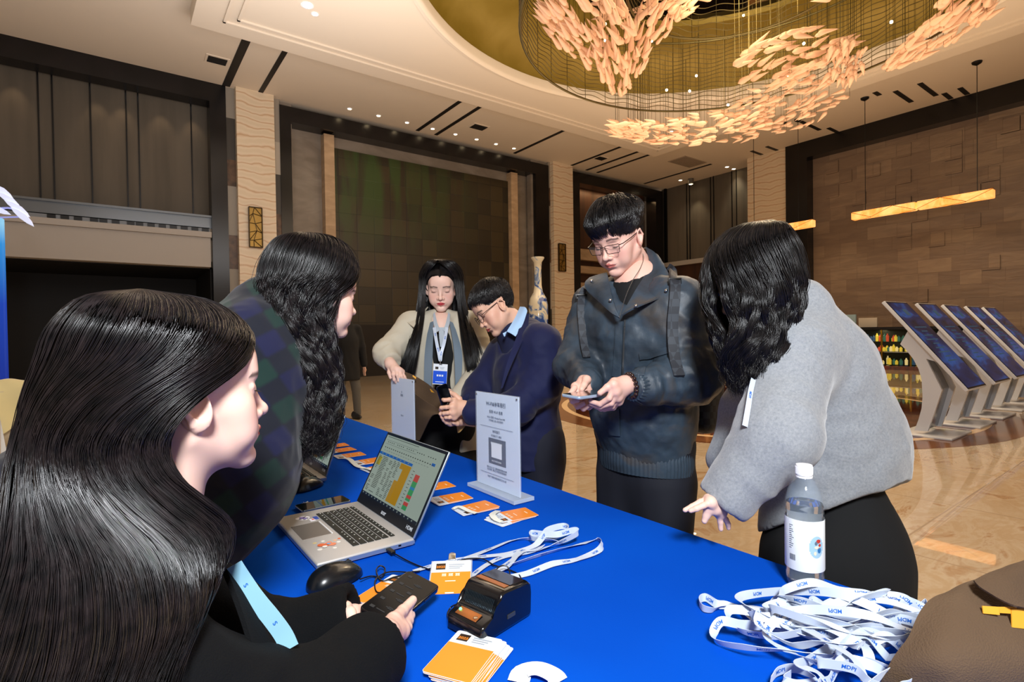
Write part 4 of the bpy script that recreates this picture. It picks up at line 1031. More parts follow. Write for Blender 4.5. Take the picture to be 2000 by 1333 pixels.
for (x, y, a, z, lab) in (
    (.885, 1.655, 176, 0, 'orange and white name card mostly hidden behind the near laptop screen'),
    (.856, 1.498, 178, 0, 'lower orange name card of the pile right beside the near laptop screen'), (.858, 1.502, 174, .0012, 'upper orange name card of the pile right beside the near laptop screen'),
    (.868, 1.370, 176, 0, 'bottom name card of the pile by the left foot of the big acrylic sign'), (.871, 1.372, 181, .0012, 'top name card of the pile by the left foot of the big acrylic sign'),
    (.898, 1.238, 186, 0, 'bottom name card of the fanned pile nearest the camera'), (.905, 1.238, 178, .0012, 'middle name card of the fanned pile nearest the camera'), (.918, 1.244, 172, .0024, 'top name card of the fanned pile nearest the camera'),
    (.835, 2.030, 184, 0, 'name card half hidden by the upper left corner of the near laptop screen'), (.838, 2.160, 176, 0, 'lower card of the pile with paper strips, between the two laptops'), (.842, 2.166, 181, .0012, 'upper card of the pile with paper strips, between the two laptops'),
    (.826, 2.330, 178, 0, 'name card just right of the far laptop screen'), (.83, 2.46, 182, 0, 'farther name card peeping past the far laptop screen'), (.84, 2.58, 178, 0, 'farthest name card visible beyond the far laptop screen')):
    card((x, y), a, z, lab, G1)
# peeled paper strips on the cards
def strip(pts, w, lab, wd=None, name='paper_strip', m=None, th=.0004):
    p = crspline(pts, 18); T = np.gradient(p, axis=0); T /= np.linalg.norm(T, axis=1)[:, None]; s = np.cross(T, (0,0,1)); s /= np.linalg.norm(s, axis=1)[:, None]
    V, F = sheet(np.stack([p-s*w/2, p+s*w/2], 1), th); o = MB().add(V, F).build(name, m or mat('label paper', '#e6e8dc', .5), None, True, 80); tag(o, lab, 'paper strip'); return o
strip([onz(973,998,ZT+.006), onz(962,1005,ZT+.012), onz(968,1014,ZT+.010), onz(980,1020,ZT+.0055)], .018, 'curled white label strip lying on the nearest fanned card pile')
strip([onz(885,994,ZT+.006), onz(897,990,ZT+.010), onz(915,998,ZT+.006), onz(930,1003,ZT+.005)], .016, 'curled label strip at the left end of the middle card pile')
strip([onz(668,895,ZT+.006), onz(682,897,ZT+.012), onz(697,910,ZT+.008), onz(712,915,ZT+.004)], .02, 'curled label strip on the card pile between the laptops')
strip([onz(712,915,ZT+.004), onz(722,916,ZT+.010), onz(738,921,ZT+.003)], .018, 'short label strip running towards the near laptop')
card((.445, 1.042), 27, .0006, 'orange badge card lying under the hand-held phone', None, .08, .125)
# stack of badge cards at the bottom edge
rr = random.Random(2)
for k in range(9):
    top = k == 8
    o = card((.443+rr.uniform(-.002, .002)+.0035*(8-k)*.35, .738-.0030*(8-k)*.5+rr.uniform(-.002, .002)), 31+rr.uniform(-3, 3), k*.0014, 'topmost orange badge card of the stack at the bottom edge' if top else 'orange and white badge card inside the stack at the bottom edge', 'stacked badge cards at the bottom edge' if not top else None, .084, .122, blank=True)
strip([onz(1012,1333,ZT+.001), onz(1022,1312,ZT+.006), onz(1050,1306,ZT+.010), onz(1080,1318,ZT+.007), onz(1092,1333,ZT+.001)], .034, 'curled white blank paper slip at the bottom edge of the photo', name='paper_slip', m=mat('paper white', '#dfe5ea', .5))

# ---------- label printer
M_PRN = mat('printer black', '#0a0c10', .16, coat=.6); M_COP = mat('copper panel', '#b4703c', .3, metal=.7)
c = np.array((.500, .792, ZT))+(onz(941,1258,ZT)-onz(931,1236,ZT)); yaw = math.radians(12); f = np.array((math.cos(yaw), math.sin(yaw), 0)); s = np.array((-f[1], f[0], 0)); z = np.array((0,0,1.))
t = thing('label_printer', 'glossy black label printer with copper button panel on the blue cloth', 'label printer', c+f*.07+s*.045)
W = .090; prof = [(a_, b_*.86) for a_, b_ in [(0,.004),(.004,0),(.128,0),(.134,.006),(.136,.05),(.134,.068),(.124,.078),(.062,.084),(.054,.082),(.047,.074),(.043,.058),(.036,.046),(.028,.042),(.008,.036),(.001,.030)]]
bm = bmesh.new(); vs = [[bm.verts.new(Vector(c+f*a+z*b+s*w)) for a, b in prof] for w in (0, W)]; k = len(prof)
for i in range(k): bm.faces.new((vs[0][i], vs[0][(i+1)%k], vs[1][(i+1)%k], vs[1][i]))
fa = bm.faces.new(vs[0][::-1]); fb = bm.faces.new(vs[1])
bmesh.ops.bevel(bm, geom=[e for fc in (fa, fb) for e in fc.edges], offset=.006, segments=4, profile=.5, affect='EDGES')
mb = MB(); bm.verts.index_update(); mb.add([v.co[:] for v in bm.verts], [[v.index for v in fc.verts] for fc in bm.faces]); bm.free()
mb.build('housing', M_PRN, t, True, 50)
sl = np.array(f*.020+z*.006); sl /= np.linalg.norm(sl); n = np.cross(sl, s); n = n if n[2] > 0 else -n
pn = MB(); pn.obox(c+f*.015+z*.0336+s*W*.52+n*.0008, (.009, .026, .0009), [sl, s, n], .0008); pn = pn.build('button_panel', M_COP, t, True)
mb = MB(); mb.ball(c+f*.016+z*.0350+s*W*.76+n*.0006, .0028, 10, 6); mb.build('green_indicator', mat('green led', '#2cff8a', .4, emit='#5dffa0', estr=5), t)
mb = MB(); mb.ball(c+f*.013+z*.0345+s*W*.30+n*.0006, (.0045,.0045,.0012), 12, 6); mb.build('power_button', mat('button silver', '#c9b39a', .2, metal=.9), t)
sl2 = f*.062-z*.000; t1 = np.array(c+f*.062+z*.0725); t2 = np.array(c+f*.124+z*.0672); dd = (t2-t1); Lh = np.linalg.norm(dd); dd /= Lh; n2 = np.cross(dd, s); n2 = n2 if n2[2] > 0 else -n2
MB().obox(t1+dd*.012+s*W*.5+n2*.0006, (.0062, .036, .0006), [dd, s, n2]).build('copper_strip', M_COP, t)
MB().obox(t1+dd*.040+s*W*.5+n2*.0006, (.019, .036, .0007), [dd, s, n2]).build('lid_window', mat('smoked window', '#241a14', .1, coat=.8), t)
g1 = np.array(c+f*.036+z*.040); g2 = np.array(c+f*.054+z*.0705); gd = g2-g1; gd /= np.linalg.norm(gd); gn = np.cross(gd, s); gn = gn if gn.dot(f) < 0 else -gn
mb = MB()
for i in range(20): a = -.034+i*.0036; mb.obox(c+f*.0405+z*.050+s*(W/2+a)+gn*.0022, (.010, .0006, .0006), [gd, s, gn])
mb.build('front_grille', mat('grille dark steel', '#3a4a55', .25, metal=.8), t)
MB().obox(c+f*.075+z*.024-s*.0008, (.010, .0008, .0035), [f, s, z]).build('side_label', mat('printer side grey', '#33373c', .4), t)

# ---------- acrylic sign stands
M_ACR = mat('clear acrylic', '#dfeaf6', .04, alpha=.16, spec=.5)
M_PAPER = mat('sign paper', '#d3e0f2', .55); M_INK = mat('sign ink', '#4b5a70', .6); M_PANELB = mat('sign dark panel', '#33496b', .5); M_WINK = mat('sign white ink', '#dfe8f2', .5)
def sign_stand(x, ya, yb, z0, h, lab, lines, panel=None):
    """sheet in the plane X=x facing -X; left edge (seen from -X) at ya > yb"""
    w = ya-yb; t = thing('acrylic_sign_stand', lab, 'sign stand', (x, (ya+yb)/2, ZT)); ex = np.array((0,-1.,0)); ez = np.array((0,0,1.)); n = np.array((-1.,0,0)); C_ = np.array((x, (ya+yb)/2, z0))
    MB().obox((x+.005, (ya+yb)/2, ZT+.007), (.04, w/2+.012, .006), None, .001).build('acrylic_base', mat('acrylic block', '#cfdded', .08, alpha=.55, spec=.6), t)
    MB().box(x-.0035, x-.0015, yb, ya, ZT+.0135, z0+h).build('acrylic_sheet', M_ACR, t)
    MB().box(x+.0015, x+.0035, yb, ya, ZT+.0135, z0+h).build('acrylic_sheet', M_ACR, t)
    pa = MB().box(x-.0010, x+.0010, yb+.002, ya-.002, z0+.002, z0+h-.002).build('paper_insert', M_PAPER, t)
    mb = MB()
    for (v, size, txt) in lines:
        if txt == '-': mb.obox(C_+ez*(h*v)+n*.0041, (.0003, w*.38, .0003), [n, ex, ez])
        else: put_text(mb, txt, size, C_+ez*(h*v), ex, ez, off=.0041*(1 if np.cross(ex, ez).dot(n) > 0 else -1), bold=.012)
    mb.build('printed_text', M_INK, pa)
    if panel:
        v0, v1, pw = panel; p_ = MB().obox(C_+ez*(h*(v0+v1)/2)+n*.0012, (.0003, pw/2, h*(v1-v0)/2), [n, ex, ez]).build('dark_print', M_PANELB, pa)
        mb = MB(); o = 1 if np.cross(ex, ez).dot(n) > 0 else -1
        put_text(mb, '会议免费领车券', .0095, C_+ez*h*(v1-.05), ex, ez, off=.0042*o, bold=.01); put_text(mb, '扫码领取', .008, C_+ez*h*(v0+.085), ex, ez, off=.0042*o, bold=.01); put_text(mb, '请在离场前完成领取', .0062, C_+ez*h*(v0+.035), ex, ez, off=.0042*o, bold=.01)
        mb.obox(C_+ez*h*(v0*.5+v1*.5+.015)+n*.0038, (.0002, pw*.3, h*(v1-v0)*.29), [n, ex, ez])
        mb.build('printed_text', M_WINK, p_)
    mb = MB()
    for a in (ya-.008, yb+.008): mb.lathe([(.0028,-.0055),(.0028,.0055)], (x, a, z0+h-.009), (1,0,0), 10)
    mb.build('screw', M_STEEL, t); return t
sign_stand(1.01, 1.577, 1.330, ZT+.012, .318, 'large upright acrylic sign with Wi-Fi and parking notice and dark blue square', 
    [(.885,.0165,'Wi-Fi&停车指引'),(.805,.0115,'会场 Wi-Fi 信息'),(.745,.0085,'Wi-Fi 名称: Wanda-Free Wifi'),(.712,.0072,'打开网页, 输入手机号即可'),(.645,.01,'-'),(.60,.0105,'停车指引'),(.555,.0075,'可扫描以下二维码'),(.215,.0072,'请车主扫上方二维码领取免费停车券'),(.19,.0072,'当日有效, 请在离开前完成领取操作'),(.15,.01,'-'),(.115,.0072,'如有任何疑问请咨询现场工作人员')], (.255, .525, .098))
sign_stand(1.06, 2.402, 2.160, ZT+.012, .318, 'acrylic sign farther along the table, almost blank, behind the near laptop screen',
    [(.80,.012,'8'),(.765,.008,'Wechat'),(.745,.007,'扫码关注'),(.46,.007,'扫码入群')])

# ---------- water bottle
bc = onz(1572, 1143, ZT); bc = np.array((bc[0], bc[1], ZT)); R_ = .0362
t = thing('water_bottle', 'clear plastic water bottle with white label and white cap near the table edge', 'bottle', bc)
prof = [(0,.004),(.020,.003),(.028,0),(.033,.004),(.0355,.014),(R_,.025),(.0347,.032),(R_,.038),(R_,.145),(.0348,.150),(R_,.155),(.0348,.160),(R_,.166),(.0350,.180),(.0310,.197),(.0235,.212),(.0165,.222),(.0135,.228),(.0135,.236)]
inn = [(max(r-.0012, 0), z_+(.0012 if z_ < .01 else 0)) for r, z_ in prof]
mb = MB().lathe(prof+inn[::-1], bc, seg=40); mb.build('bottle_body', mat('pet plastic', '#a9bccd', .05, alpha=.10, spec=1.0), t, True, 60)
wl = [(max(r-.0016, 0), z_+(.0016 if z_ < .01 else 0)) for r, z_ in prof if z_ <= .166]+[(.0330,.172),(0,.172)]
mb = MB().lathe(wl, bc, seg=40); mb.build('water', mat('water', '#ffffff', .0, trans=1.0, ior=1.33), t, True, 60)
mb = MB().lathe([(R_+.0005,.040),(R_+.0007,.041),(R_+.0007,.142),(R_+.0005,.143)], bc, seg=48); mb.F = [q for q in mb.F if len(q) == 4]; mb.M = mb.M[:len(mb.F)]
lb = mb.build('paper_label', mat('bottle label', '#e7edf0', .45), t, True)
def wrap(mb, k, a0, z0, pts, r=R_+.0014):
    mb.mat(k); V = []; 
    for x, y in pts: a = a0+x/r; V.append(bc+np.array((r*math.cos(a), r*math.sin(a), z0+y)))
    mb.add(V, [tuple(range(len(V)))])
view = math.atan2(-bc[1], -bc[0]); mb = MB(); d2 = 1
def blob(cx, cy, rx, ry, k, n=14): wrap(mb, k, view+.60, .092, [(cx+rx*math.cos(2*math.pi*i/n), cy+ry*math.sin(2*math.pi*i/n)) for i in range(n)])
for i in range(14):
    xx = -.014+i*.0021; hh = .022*math.sqrt(max(.02, 1-((xx+.0004)/.0148)**2)); wrap(mb, 0, view+.60, .092, [(xx, -hh), (xx+.0022, -hh), (xx+.0022, hh), (xx, hh)], R_+.0009)
for (cx, cy, rx, ry, k) in ((.004,.012,.005,.004,1),(.001,.0,.006,.003,2),(.006,-.006,.004,.006,3),(-.003,-.012,.003,.004,2),(-.001,.008,.003,.004,4),(.007,.004,.003,.003,1)): blob(cx, cy, rx, ry, k)
for i in range(9): wrap(mb, 5, view-.62, .06, [(-.006+i*.0014, 0), (-.0053+i*.0014, 0), (-.0053+i*.0014, .012), (-.006+i*.0014, .012)])
for i in range(12): wrap(mb, 5, view-.62, .084+i*.0042, [(-.007, 0), (-.007+.010*(.5+.5*math.sin(i*2.2)**2), 0), (-.007+.010*(.5+.5*math.sin(i*2.2)**2), .0011), (-.007, .0011)])
mb.build('label_print', [mat('print pale blue', '#9cc0d8', .5), mat('print red', '#b5392f', .5), mat('print cream', '#d9d4c0', .5), mat('print blue', '#2e6ea8', .5), mat('print grey', '#5d7386', .5), mat('print ink', '#5a6470', .5)], lb)
mb = MB().lathe([(.0155,.228),(.0160,.230),(.0160,.247),(.0150,.2495),(0,.2500)], bc, seg=36); cp = mb.build('cap', M_WHITE, t, True)
mb = MB()
for i in range(40): a = 2*math.pi*i/40; mb.tube([bc+(.0161*math.cos(a), .0161*math.sin(a), .231), bc+(.0161*math.cos(a), .0161*math.sin(a), .246)], .0005, 4)
mb.build('cap_ribs', M_WHITE, cp)
MB().lathe([(.0148,.223),(.0158,.2235),(.0158,.2265),(.0148,.227)], bc, seg=30).build('neck_ring', M_WHITE, t, True)

# ---------- cables
M_CAB = mat('black cable', '#07080a', .4)
def cable(pts, r, lab, plug=None, name='cable'):
    t = thing(name, lab, 'cable', pts[0]); p = crspline(pts, max(24, 9*len(pts))); p[:, 2] = np.maximum(p[:, 2], ZT+r); MB().tube(p, r, 6).build('wire', M_CAB, t, True)
    if plug:
        a, b = np.array(plug[0]), np.array(plug[1]); d, s_, u = frame(b-a); MB().obox((a+b)/2, (np.linalg.norm(b-a)/2, .006, .0035), [d, s_, u], .0015).build('plug', M_CAB, t, True)
    return t
T_ = lambda px, py, h=.004: onz(px, py, ZT+h)
ps = A1(.388, .17, .008)
cable([ps+(0,-.03,0), T_(800,1098), T_(835,1112,.003), T_(870,1118,.003), T_(900,1095,.006), T_(940,1092,.006), T_(965,1105,.004)], .0016, 'black cable plugged into the right side of the near laptop', (ps+(0,-.001,0), ps+(.0,-.030,0)))
cable([T_(703,1132,.010), T_(725,1126), T_(745,1128), T_(752,1112,.008), T_(742,1106,.012), T_(735,1116,.01), T_(745,1135), T_(770,1128,.006), T_(800,1120,.004), T_(760,1118,.008), T_(736,1130,.006), T_(732,1145), T_(738,1158), T_(760,1150,.006), T_(790,1122,.008), T_(820,1116,.004)], .0016, 'tangled black mouse cable beside the near laptop')
cable([T_(962,1163,.05), T_(952,1150,.03), T_(958,1128,.02), T_(975,1108,.022), T_(990,1107,.02), T_(996,1122,.01), T_(994,1138,.01)], .0015, 'black cord looping up behind the label printer')
cable([T_(895,1180,.03), T_(882,1186,.012), T_(874,1200,.006), T_(878,1218,.004), T_(888,1226,.004)], .0015, 'thin black cord curling from the left of the label printer')
cable([T_(966,1105,.004), T_(990,1112,.003), T_(1012,1122,.003), T_(1020,1135,.004)], .0015, 'black cord end behind the label printer')

# ---------- lanyards
def _rib(nt, N, L, b):
    b.inputs['Base Color'].default_value = (*lin('#bcc8da'), 1); b.inputs['Roughness'].default_value = .38; b.inputs['Sheen Weight'].default_value = .3
M_RIB = node_mat('white satin ribbon', _rib); M_RBL = mat('ribbon print blue', '#1f5fb8', .5)
def ribbon(name, lab, pts, phi, w=.015, n=None, cat='lanyard', group=None, step=.085, txt='MDPI', parent=None, closed=False, start=.03, upref=(0,0,1), clip=None, mb_out=None):
    """phi: edge tilt, 0 = flat on the table, 90 = standing on edge (values along the path)"""
    p = np.asarray(pts, float); n = n or 12*len(p)
    if closed: p = np.vstack([p, p[:1]])
    p = crspline(p, n); ph = np.radians(np.interp(np.linspace(0,1,n), np.linspace(0,1,len(np.atleast_1d(phi))), np.atleast_1d(phi)))
    T = np.gradient(p, axis=0); T /= np.linalg.norm(T, axis=1)[:, None]+1e-12
    up = np.asarray(upref, float); up = np.broadcast_to(up, p.shape) if up.ndim == 1 else up
    s = np.cross(T, up); s /= np.linalg.norm(s, axis=1)[:, None]+1e-12; u = np.cross(s, T)
    W = s*np.cos(ph)[:, None]+u*np.sin(ph)[:, None]; N_2 = np.cross(T, W)
    if cat == 'lanyard' and parent is None and ZT < 1: p = p.copy(); p[:, 2] = np.maximum(p[:, 2], ZT+.001+np.abs(W[:, 2])*w/2)
    t = parent or thing(name, lab, cat, p[0], group)
    V, F = sheet(np.stack([p-W*w/2, p, p+W*w/2], 1), .0008)
    rb = MB().add(V, F).build('ribbon', M_RIB, t, True, 80)
    S = np.concatenate([[0], np.cumsum(np.linalg.norm(np.diff(p, axis=0), axis=1))]); mb = MB(); x = start
    tv, tf = text_geo(txt, .0085, 'CENTER', .02)
    while x < S[-1]-.02 and len(tv):
        for sgn in (1, -1):
            VV = []
            for v in tv:
                a = min(max(x+v[0], 0), S[-1]); q = np.array([np.interp(a, S, p[:, k]) for k in range(3)]); ww = np.array([np.interp(a, S, W[:, k]) for k in range(3)]); nn = np.array([np.interp(a, S, N_2[:, k]) for k in range(3)])
                VV.append(q+ww*v[1]*sgn+nn*sgn*.0009)
            mb.add(VV, tf)
        x += step
    if mb.V: mb.build('printed_text', M_RBL, rb)
    return t, p
TL = lambda px, py, h=.002: onz(px, py, ZT+h)
GL = 'white lanyards spread beside the label printer'
ribbon('lanyard', 'white lanyard running from the orange badge up to the curled loops at right', [TL(808,1116),TL(850,1104),TL(905,1092),TL(960,1072),TL(1005,1056),TL(1048,1052,.01),TL(1085,1048,.02),TL(1110,1035,.03),TL(1100,1028,.03),TL(1070,1036,.03),TL(1058,1052,.02),TL(1040,1068,.01),TL(990,1082),TL(940,1088),TL(890,1095),TL(855,1106,.004)], [5,0,0,10,20,60,85,88,80,60,40,10,0,0,10,20], group=GL)
ribbon('lanyard', 'white lanyard with an upright curl at its far end, middle of the loose ones', [TL(918,1128,.004),TL(950,1104),TL(985,1088),TL(1030,1080),TL(1070,1068,.008),TL(1105,1055,.02),TL(1128,1042,.03),TL(1122,1036,.035),TL(1090,1044,.03),TL(1062,1044,.025),TL(1038,1042,.02),TL(1040,1052,.02),TL(1080,1056,.01),TL(1100,1060,.004)], [10,5,0,0,20,70,88,88,75,65,80,70,30,10], group=GL)
ribbon('lanyard', 'long straight white lanyard folded at its right end, outermost of the loose ones', [TL(925,1134,.003),TL(965,1118),TL(1000,1106),TL(1050,1090),TL(1095,1076),TL(1140,1062),TL(1168,1054,.006),TL(1176,1062,.010),TL(1168,1076,.006),TL(1130,1092,.003),TL(1080,1104),TL(1030,1122),TL(985,1130),TL(940,1138,.004)], [0,5,40,50,40,10,40,80,30,0,30,20,10,0], group=GL)
ribbon('lanyard', 'broad doubled white lanyard lying behind the label printer', [TL(925,1140,.004),TL(955,1122,.003),TL(985,1108,.006),TL(1005,1090,.006),TL(1020,1076,.006),TL(1045,1074,.006),TL(1060,1066,.010)], [0,15,0,25,0,10,30], w=.022, group=GL)
# badge lying on the lanyards, with clip
tl_, tr_, br_, bl_ = [onz(*q, ZT+.006) for q in ((848,1104),(919,1114),(911,1168),(842,1155))]
along = ((tl_+tr_)/2-(bl_+br_)/2); cc = (tl_+tr_+br_+bl_)/4; t = thing('name_badge', 'orange name badge with lanyard clip lying face up behind the phone', 'name badge', (cc[0], cc[1], ZT+.005))
mb, axb, cb = card_mesh((cc[0], cc[1], ZT+.0065), (along[0], along[1], .03), .086, np.linalg.norm(along), split=.31); mb.build('badge_card', CARDM, t)
mb, _, _ = card_mesh((cc[0]-.002, cc[1]-.001, ZT+.0045), (along[0], along[1], .03), .089, np.linalg.norm(along)+.004, split=.0); 
mb = MB(); mb.obox(cb-axb[2]*.0022, (.0455, np.linalg.norm(along)/2+.003, .0007), axb, .0005); mb.build('plastic_sleeve', mat('clear sleeve', '#e8f0f8', .1, trans=.7), t)
mb = MB(); mb.obox(cb+axb[1]*(np.linalg.norm(along)/2+.010)+axb[2]*.002, (.008, .011, .002), axb, .001); mb.tube([cb+axb[1]*(np.linalg.norm(along)/2+.018)+axb[0]*.006*math.cos(a)+axb[1]*.006*math.sin(a)+axb[2]*.003 for a in np.linspace(0, 2*math.pi, 16)[:-1]], .001, 6, closed=True); mb.build('clip', M_STEEL, t, True)
# the big pile of lanyards at the right
rr = random.Random(12); GP = 'white lanyards heaped at the right end of the table'
def loop_path(cx, cy, rx, ry, rot, z0, amp, seed, n=11):
    r2 = random.Random(seed); o = []
    for i in range(n):
        a = 2*math.pi*i/n; x = rx*math.cos(a)*(1+r2.uniform(-.25, .2)); y = ry*math.sin(a)*(1+r2.uniform(-.45, .35))
        o.append((cx+x*math.cos(rot)-y*math.sin(rot), cy+x*math.sin(rot)+y*math.cos(rot), z0+amp*abs(math.sin(a*1.5+seed))+r2.uniform(0, .012)))
    return o
d_ = math.atan2(-.62, .78)
heap = [(.885,.475,.15,.035,-.95,.006,.02),(.93,.44,.17,.045,-.80,.012,.02),(.96,.40,.16,.03,-.7,.018,.02),(.90,.42,.13,.05,-1.1,.008,.03),(.98,.44,.17,.035,-.55,.02,.025),(1.02,.42,.15,.04,-.65,.012,.03),
        (.87,.40,.11,.04,-.3,.01,.03),(.95,.46,.14,.05,-.9,.026,.02),(1.05,.40,.14,.03,-.75,.006,.035),(.91,.38,.12,.045,-.2,.022,.02),(.99,.38,.16,.05,-.85,.03,.02),(.86,.44,.10,.03,-1.3,.03,.02),(.84,.36,.09,.03,-.5,.008,.03),(.93,.40,.15,.03,-1.0,.036,.015),(1.0,.46,.13,.03,-.6,.034,.02)]
for k, (cx, cy, rx, ry, rot, z0, amp) in enumerate(heap):
    n = 11; ph = [rr.choice([5, 30, 60, 80, 88, 45, 70]) for _ in range(8)]; ph.append(ph[0])
    ribbon('lanyard', 'white lanyard with blue print tangled in the heap at the right end of the table', loop_path(cx+.012-.02*(k%3==0), cy-.03-.025*(k%3==0), rx*.76, ry*1.15, rot, ZT+z0, amp, k*3+1, n), ph, group=GP, closed=True, n=110, step=.11)
ribbon('lanyard', 'white lanyard whose end curls into a small loop at the left of the heap', [TL(1480,1215,.02),TL(1450,1192,.008),TL(1420,1186,.004),TL(1400,1184,.004),TL(1378,1172,.004),TL(1366,1176,.006),TL(1372,1192,.004),TL(1392,1196,.004),TL(1410,1186,.006),TL(1450,1184,.006),TL(1500,1192,.012),TL(1560,1222,.03)], [10,20,50,60,80,88,80,60,40,15,10,15], step=.1)
ribbon('lanyard', 'white lanyard standing in a round arch on the far side of the heap', [TL(1500,1200,.012),TL(1504,1180,.015),TL(1525,1166,.02),TL(1552,1172,.02),TL(1572,1195,.012),TL(1600,1215,.02),TL(1650,1238,.035),TL(1690,1265,.04),TL(1700,1300,.035)], [40,80,85,80,50,10,5,10,0], step=.1)
ribbon('lanyard', 'white lanyard bent upright at the right end of the heap beside the brown bag', [TL(1700,1222,.02),TL(1740,1202,.02),TL(1785,1182,.02),TL(1808,1178,.02),TL(1812,1200,.02),TL(1806,1222,.012),TL(1770,1228,.01),TL(1740,1215,.02)], [10,15,30,85,88,70,30,30], step=.08)
ribbon('lanyard', 'white lanyard sweeping across the top of the heap in a wide band', [TL(1530,1210,.03),TL(1580,1232,.045),TL(1630,1262,.055),TL(1670,1290,.05),TL(1690,1330,.03)], [10,0,10,20,10], w=.018, step=.08)
ribbon('lanyard', 'white lanyard rolled up at the bottom edge below the heap', [TL(1505,1330,.01),TL(1520,1312,.012),TL(1550,1306,.014),TL(1580,1318,.012),TL(1600,1333,.01),TL(1560,1340,.01),TL(1530,1330,.016),TL(1545,1318,.018)], [80,85,85,60,40,60,80,85], step=.07)
# ================================================================== PEOPLE: implicit surfaces, heads, hair
def nrm(v): v = np.asarray(v, float); return v/np.linalg.norm(v)
class SDF:
    def __init__(s): s.ops = []
    def cone(s, a, b, ra, rb=None, k=.02, sub=False, flat=None):
        a = np.asarray(a, float); b = np.asarray(b, float); rb = ra if rb is None else rb; r = max(ra, rb)
        s.ops.append(('c', sub, k, np.minimum(a, b)-r, np.maximum(a, b)+r, (a, b, ra, rb, flat))); return s
    def chain(s, pts, rs, k=.02, **kw):
        for i in range(len(pts)-1): s.cone(pts[i], pts[i+1], rs[i], rs[i+1], k if i == 0 else min(k, .012) if k < .012 else k, **kw)
        return s
    def ell(s, c, r, R=None, k=.02, sub=False):
        c = np.asarray(c, float); r = np.asarray(r, float); m = r.max() if R is not None else r
        s.ops.append(('e', sub, k, c-m, c+m, (c, r, None if R is None else np.asarray(R, float)))); return s
    def box(s, c, h, R, rd, k=.01, sub=False):
        c = np.asarray(c, float); m = np.linalg.norm(h); s.ops.append(('b', sub, k, c-m, c+m, (c, np.asarray(h, float), np.asarray(R, float), rd))); return s
    def cut(s, p, n, lo=None, hi=None): s.ops.append(('p', False, 0, lo, hi, (np.asarray(p, float), nrm(n)))); return s
    def mesh(s, h, disp=None):
        pos = [o for o in s.ops if not o[1] and o[0] != 'p']; lo = np.min([o[3] for o in pos], 0)-3*h-.004; hi = np.max([o[4] for o in pos], 0)+3*h+.004
        n = np.ceil((hi-lo)/h).astype(int)+1; F = np.full(n, 9., np.float32); ax = [(lo[i]+h*np.arange(n[i])).astype(np.float32) for i in range(3)]
        for t, sub, k, l, u, A in s.ops:
            if t == 'p' and l is None: i0 = np.zeros(3, int); i1 = n
            else:
                m = k+2.5*h; i0 = np.maximum(((np.asarray(l)-m-lo)/h).astype(int), 0); i1 = np.minimum(((np.asarray(u)+m-lo)/h).astype(int)+2, n)
            if (i1 <= i0).any(): continue
            X, Y, Z = np.meshgrid(ax[0][i0[0]:i1[0]], ax[1][i0[1]:i1[1]], ax[2][i0[2]:i1[2]], indexing='ij', sparse=True)
            G = F[i0[0]:i1[0], i0[1]:i1[1], i0[2]:i1[2]]
            if t == 'c':
                a, b, ra, rb, fl = A; ba = b-a; x, y, z = X-a[0], Y-a[1], Z-a[2]; q = 1.
                tt = np.clip((x*ba[0]+y*ba[1]+z*ba[2])/max(ba.dot(ba), 1e-9), 0, 1); x, y, z = x-tt*ba[0], y-tt*ba[1], z-tt*ba[2]
                if fl is not None:
                    nn = nrm(fl[0]); d = (x*nn[0]+y*nn[1]+z*nn[2])*(fl[1]-1); x, y, z = x+nn[0]*d, y+nn[1]*d, z+nn[2]*d; q = .85
                D = (np.sqrt(x*x+y*y+z*z)-(ra+(rb-ra)*tt))*q
            elif t == 'e':
                c, r, R = A; x, y, z = X-c[0], Y-c[1], Z-c[2]
                if R is not None: x, y, z = (x*R[0,0]+y*R[0,1]+z*R[0,2]), (x*R[1,0]+y*R[1,1]+z*R[1,2]), (x*R[2,0]+y*R[2,1]+z*R[2,2])
                k0 = np.sqrt((x/r[0])**2+(y/r[1])**2+(z/r[2])**2)+1e-9; k1 = np.sqrt((x/r[0]**2)**2+(y/r[1]**2)**2+(z/r[2]**2)**2)+1e-9; D = k0*(k0-1)/k1
            elif t == 'b':
                c, hh, R, rd = A; x, y, z = X-c[0], Y-c[1], Z-c[2]; w = [np.abs(x*R[i,0]+y*R[i,1]+z*R[i,2])-hh[i]+rd for i in range(3)]
                D = np.sqrt(np.maximum(w[0], 0)**2+np.maximum(w[1], 0)**2+np.maximum(w[2], 0)**2)+np.minimum(np.maximum(np.maximum(w[0], w[1]), w[2]), 0)-rd
            else:
                p, nn = A; D = (X-p[0])*nn[0]+(Y-p[1])*nn[1]+(Z-p[2])*nn[2]; np.maximum(G, D, out=G); continue
            if sub:
                e = np.maximum(k-np.abs(G+D), 0)/max(k, 1e-6); G[...] = np.maximum(G, -D)+e*e*k*.25
            else:
                e = np.maximum(k-np.abs(G-D), 0)/max(k, 1e-6); G[...] = np.minimum(G, D)-e*e*k*.25
        V, Q = surface_nets(F, lo, h)
        return V, Q
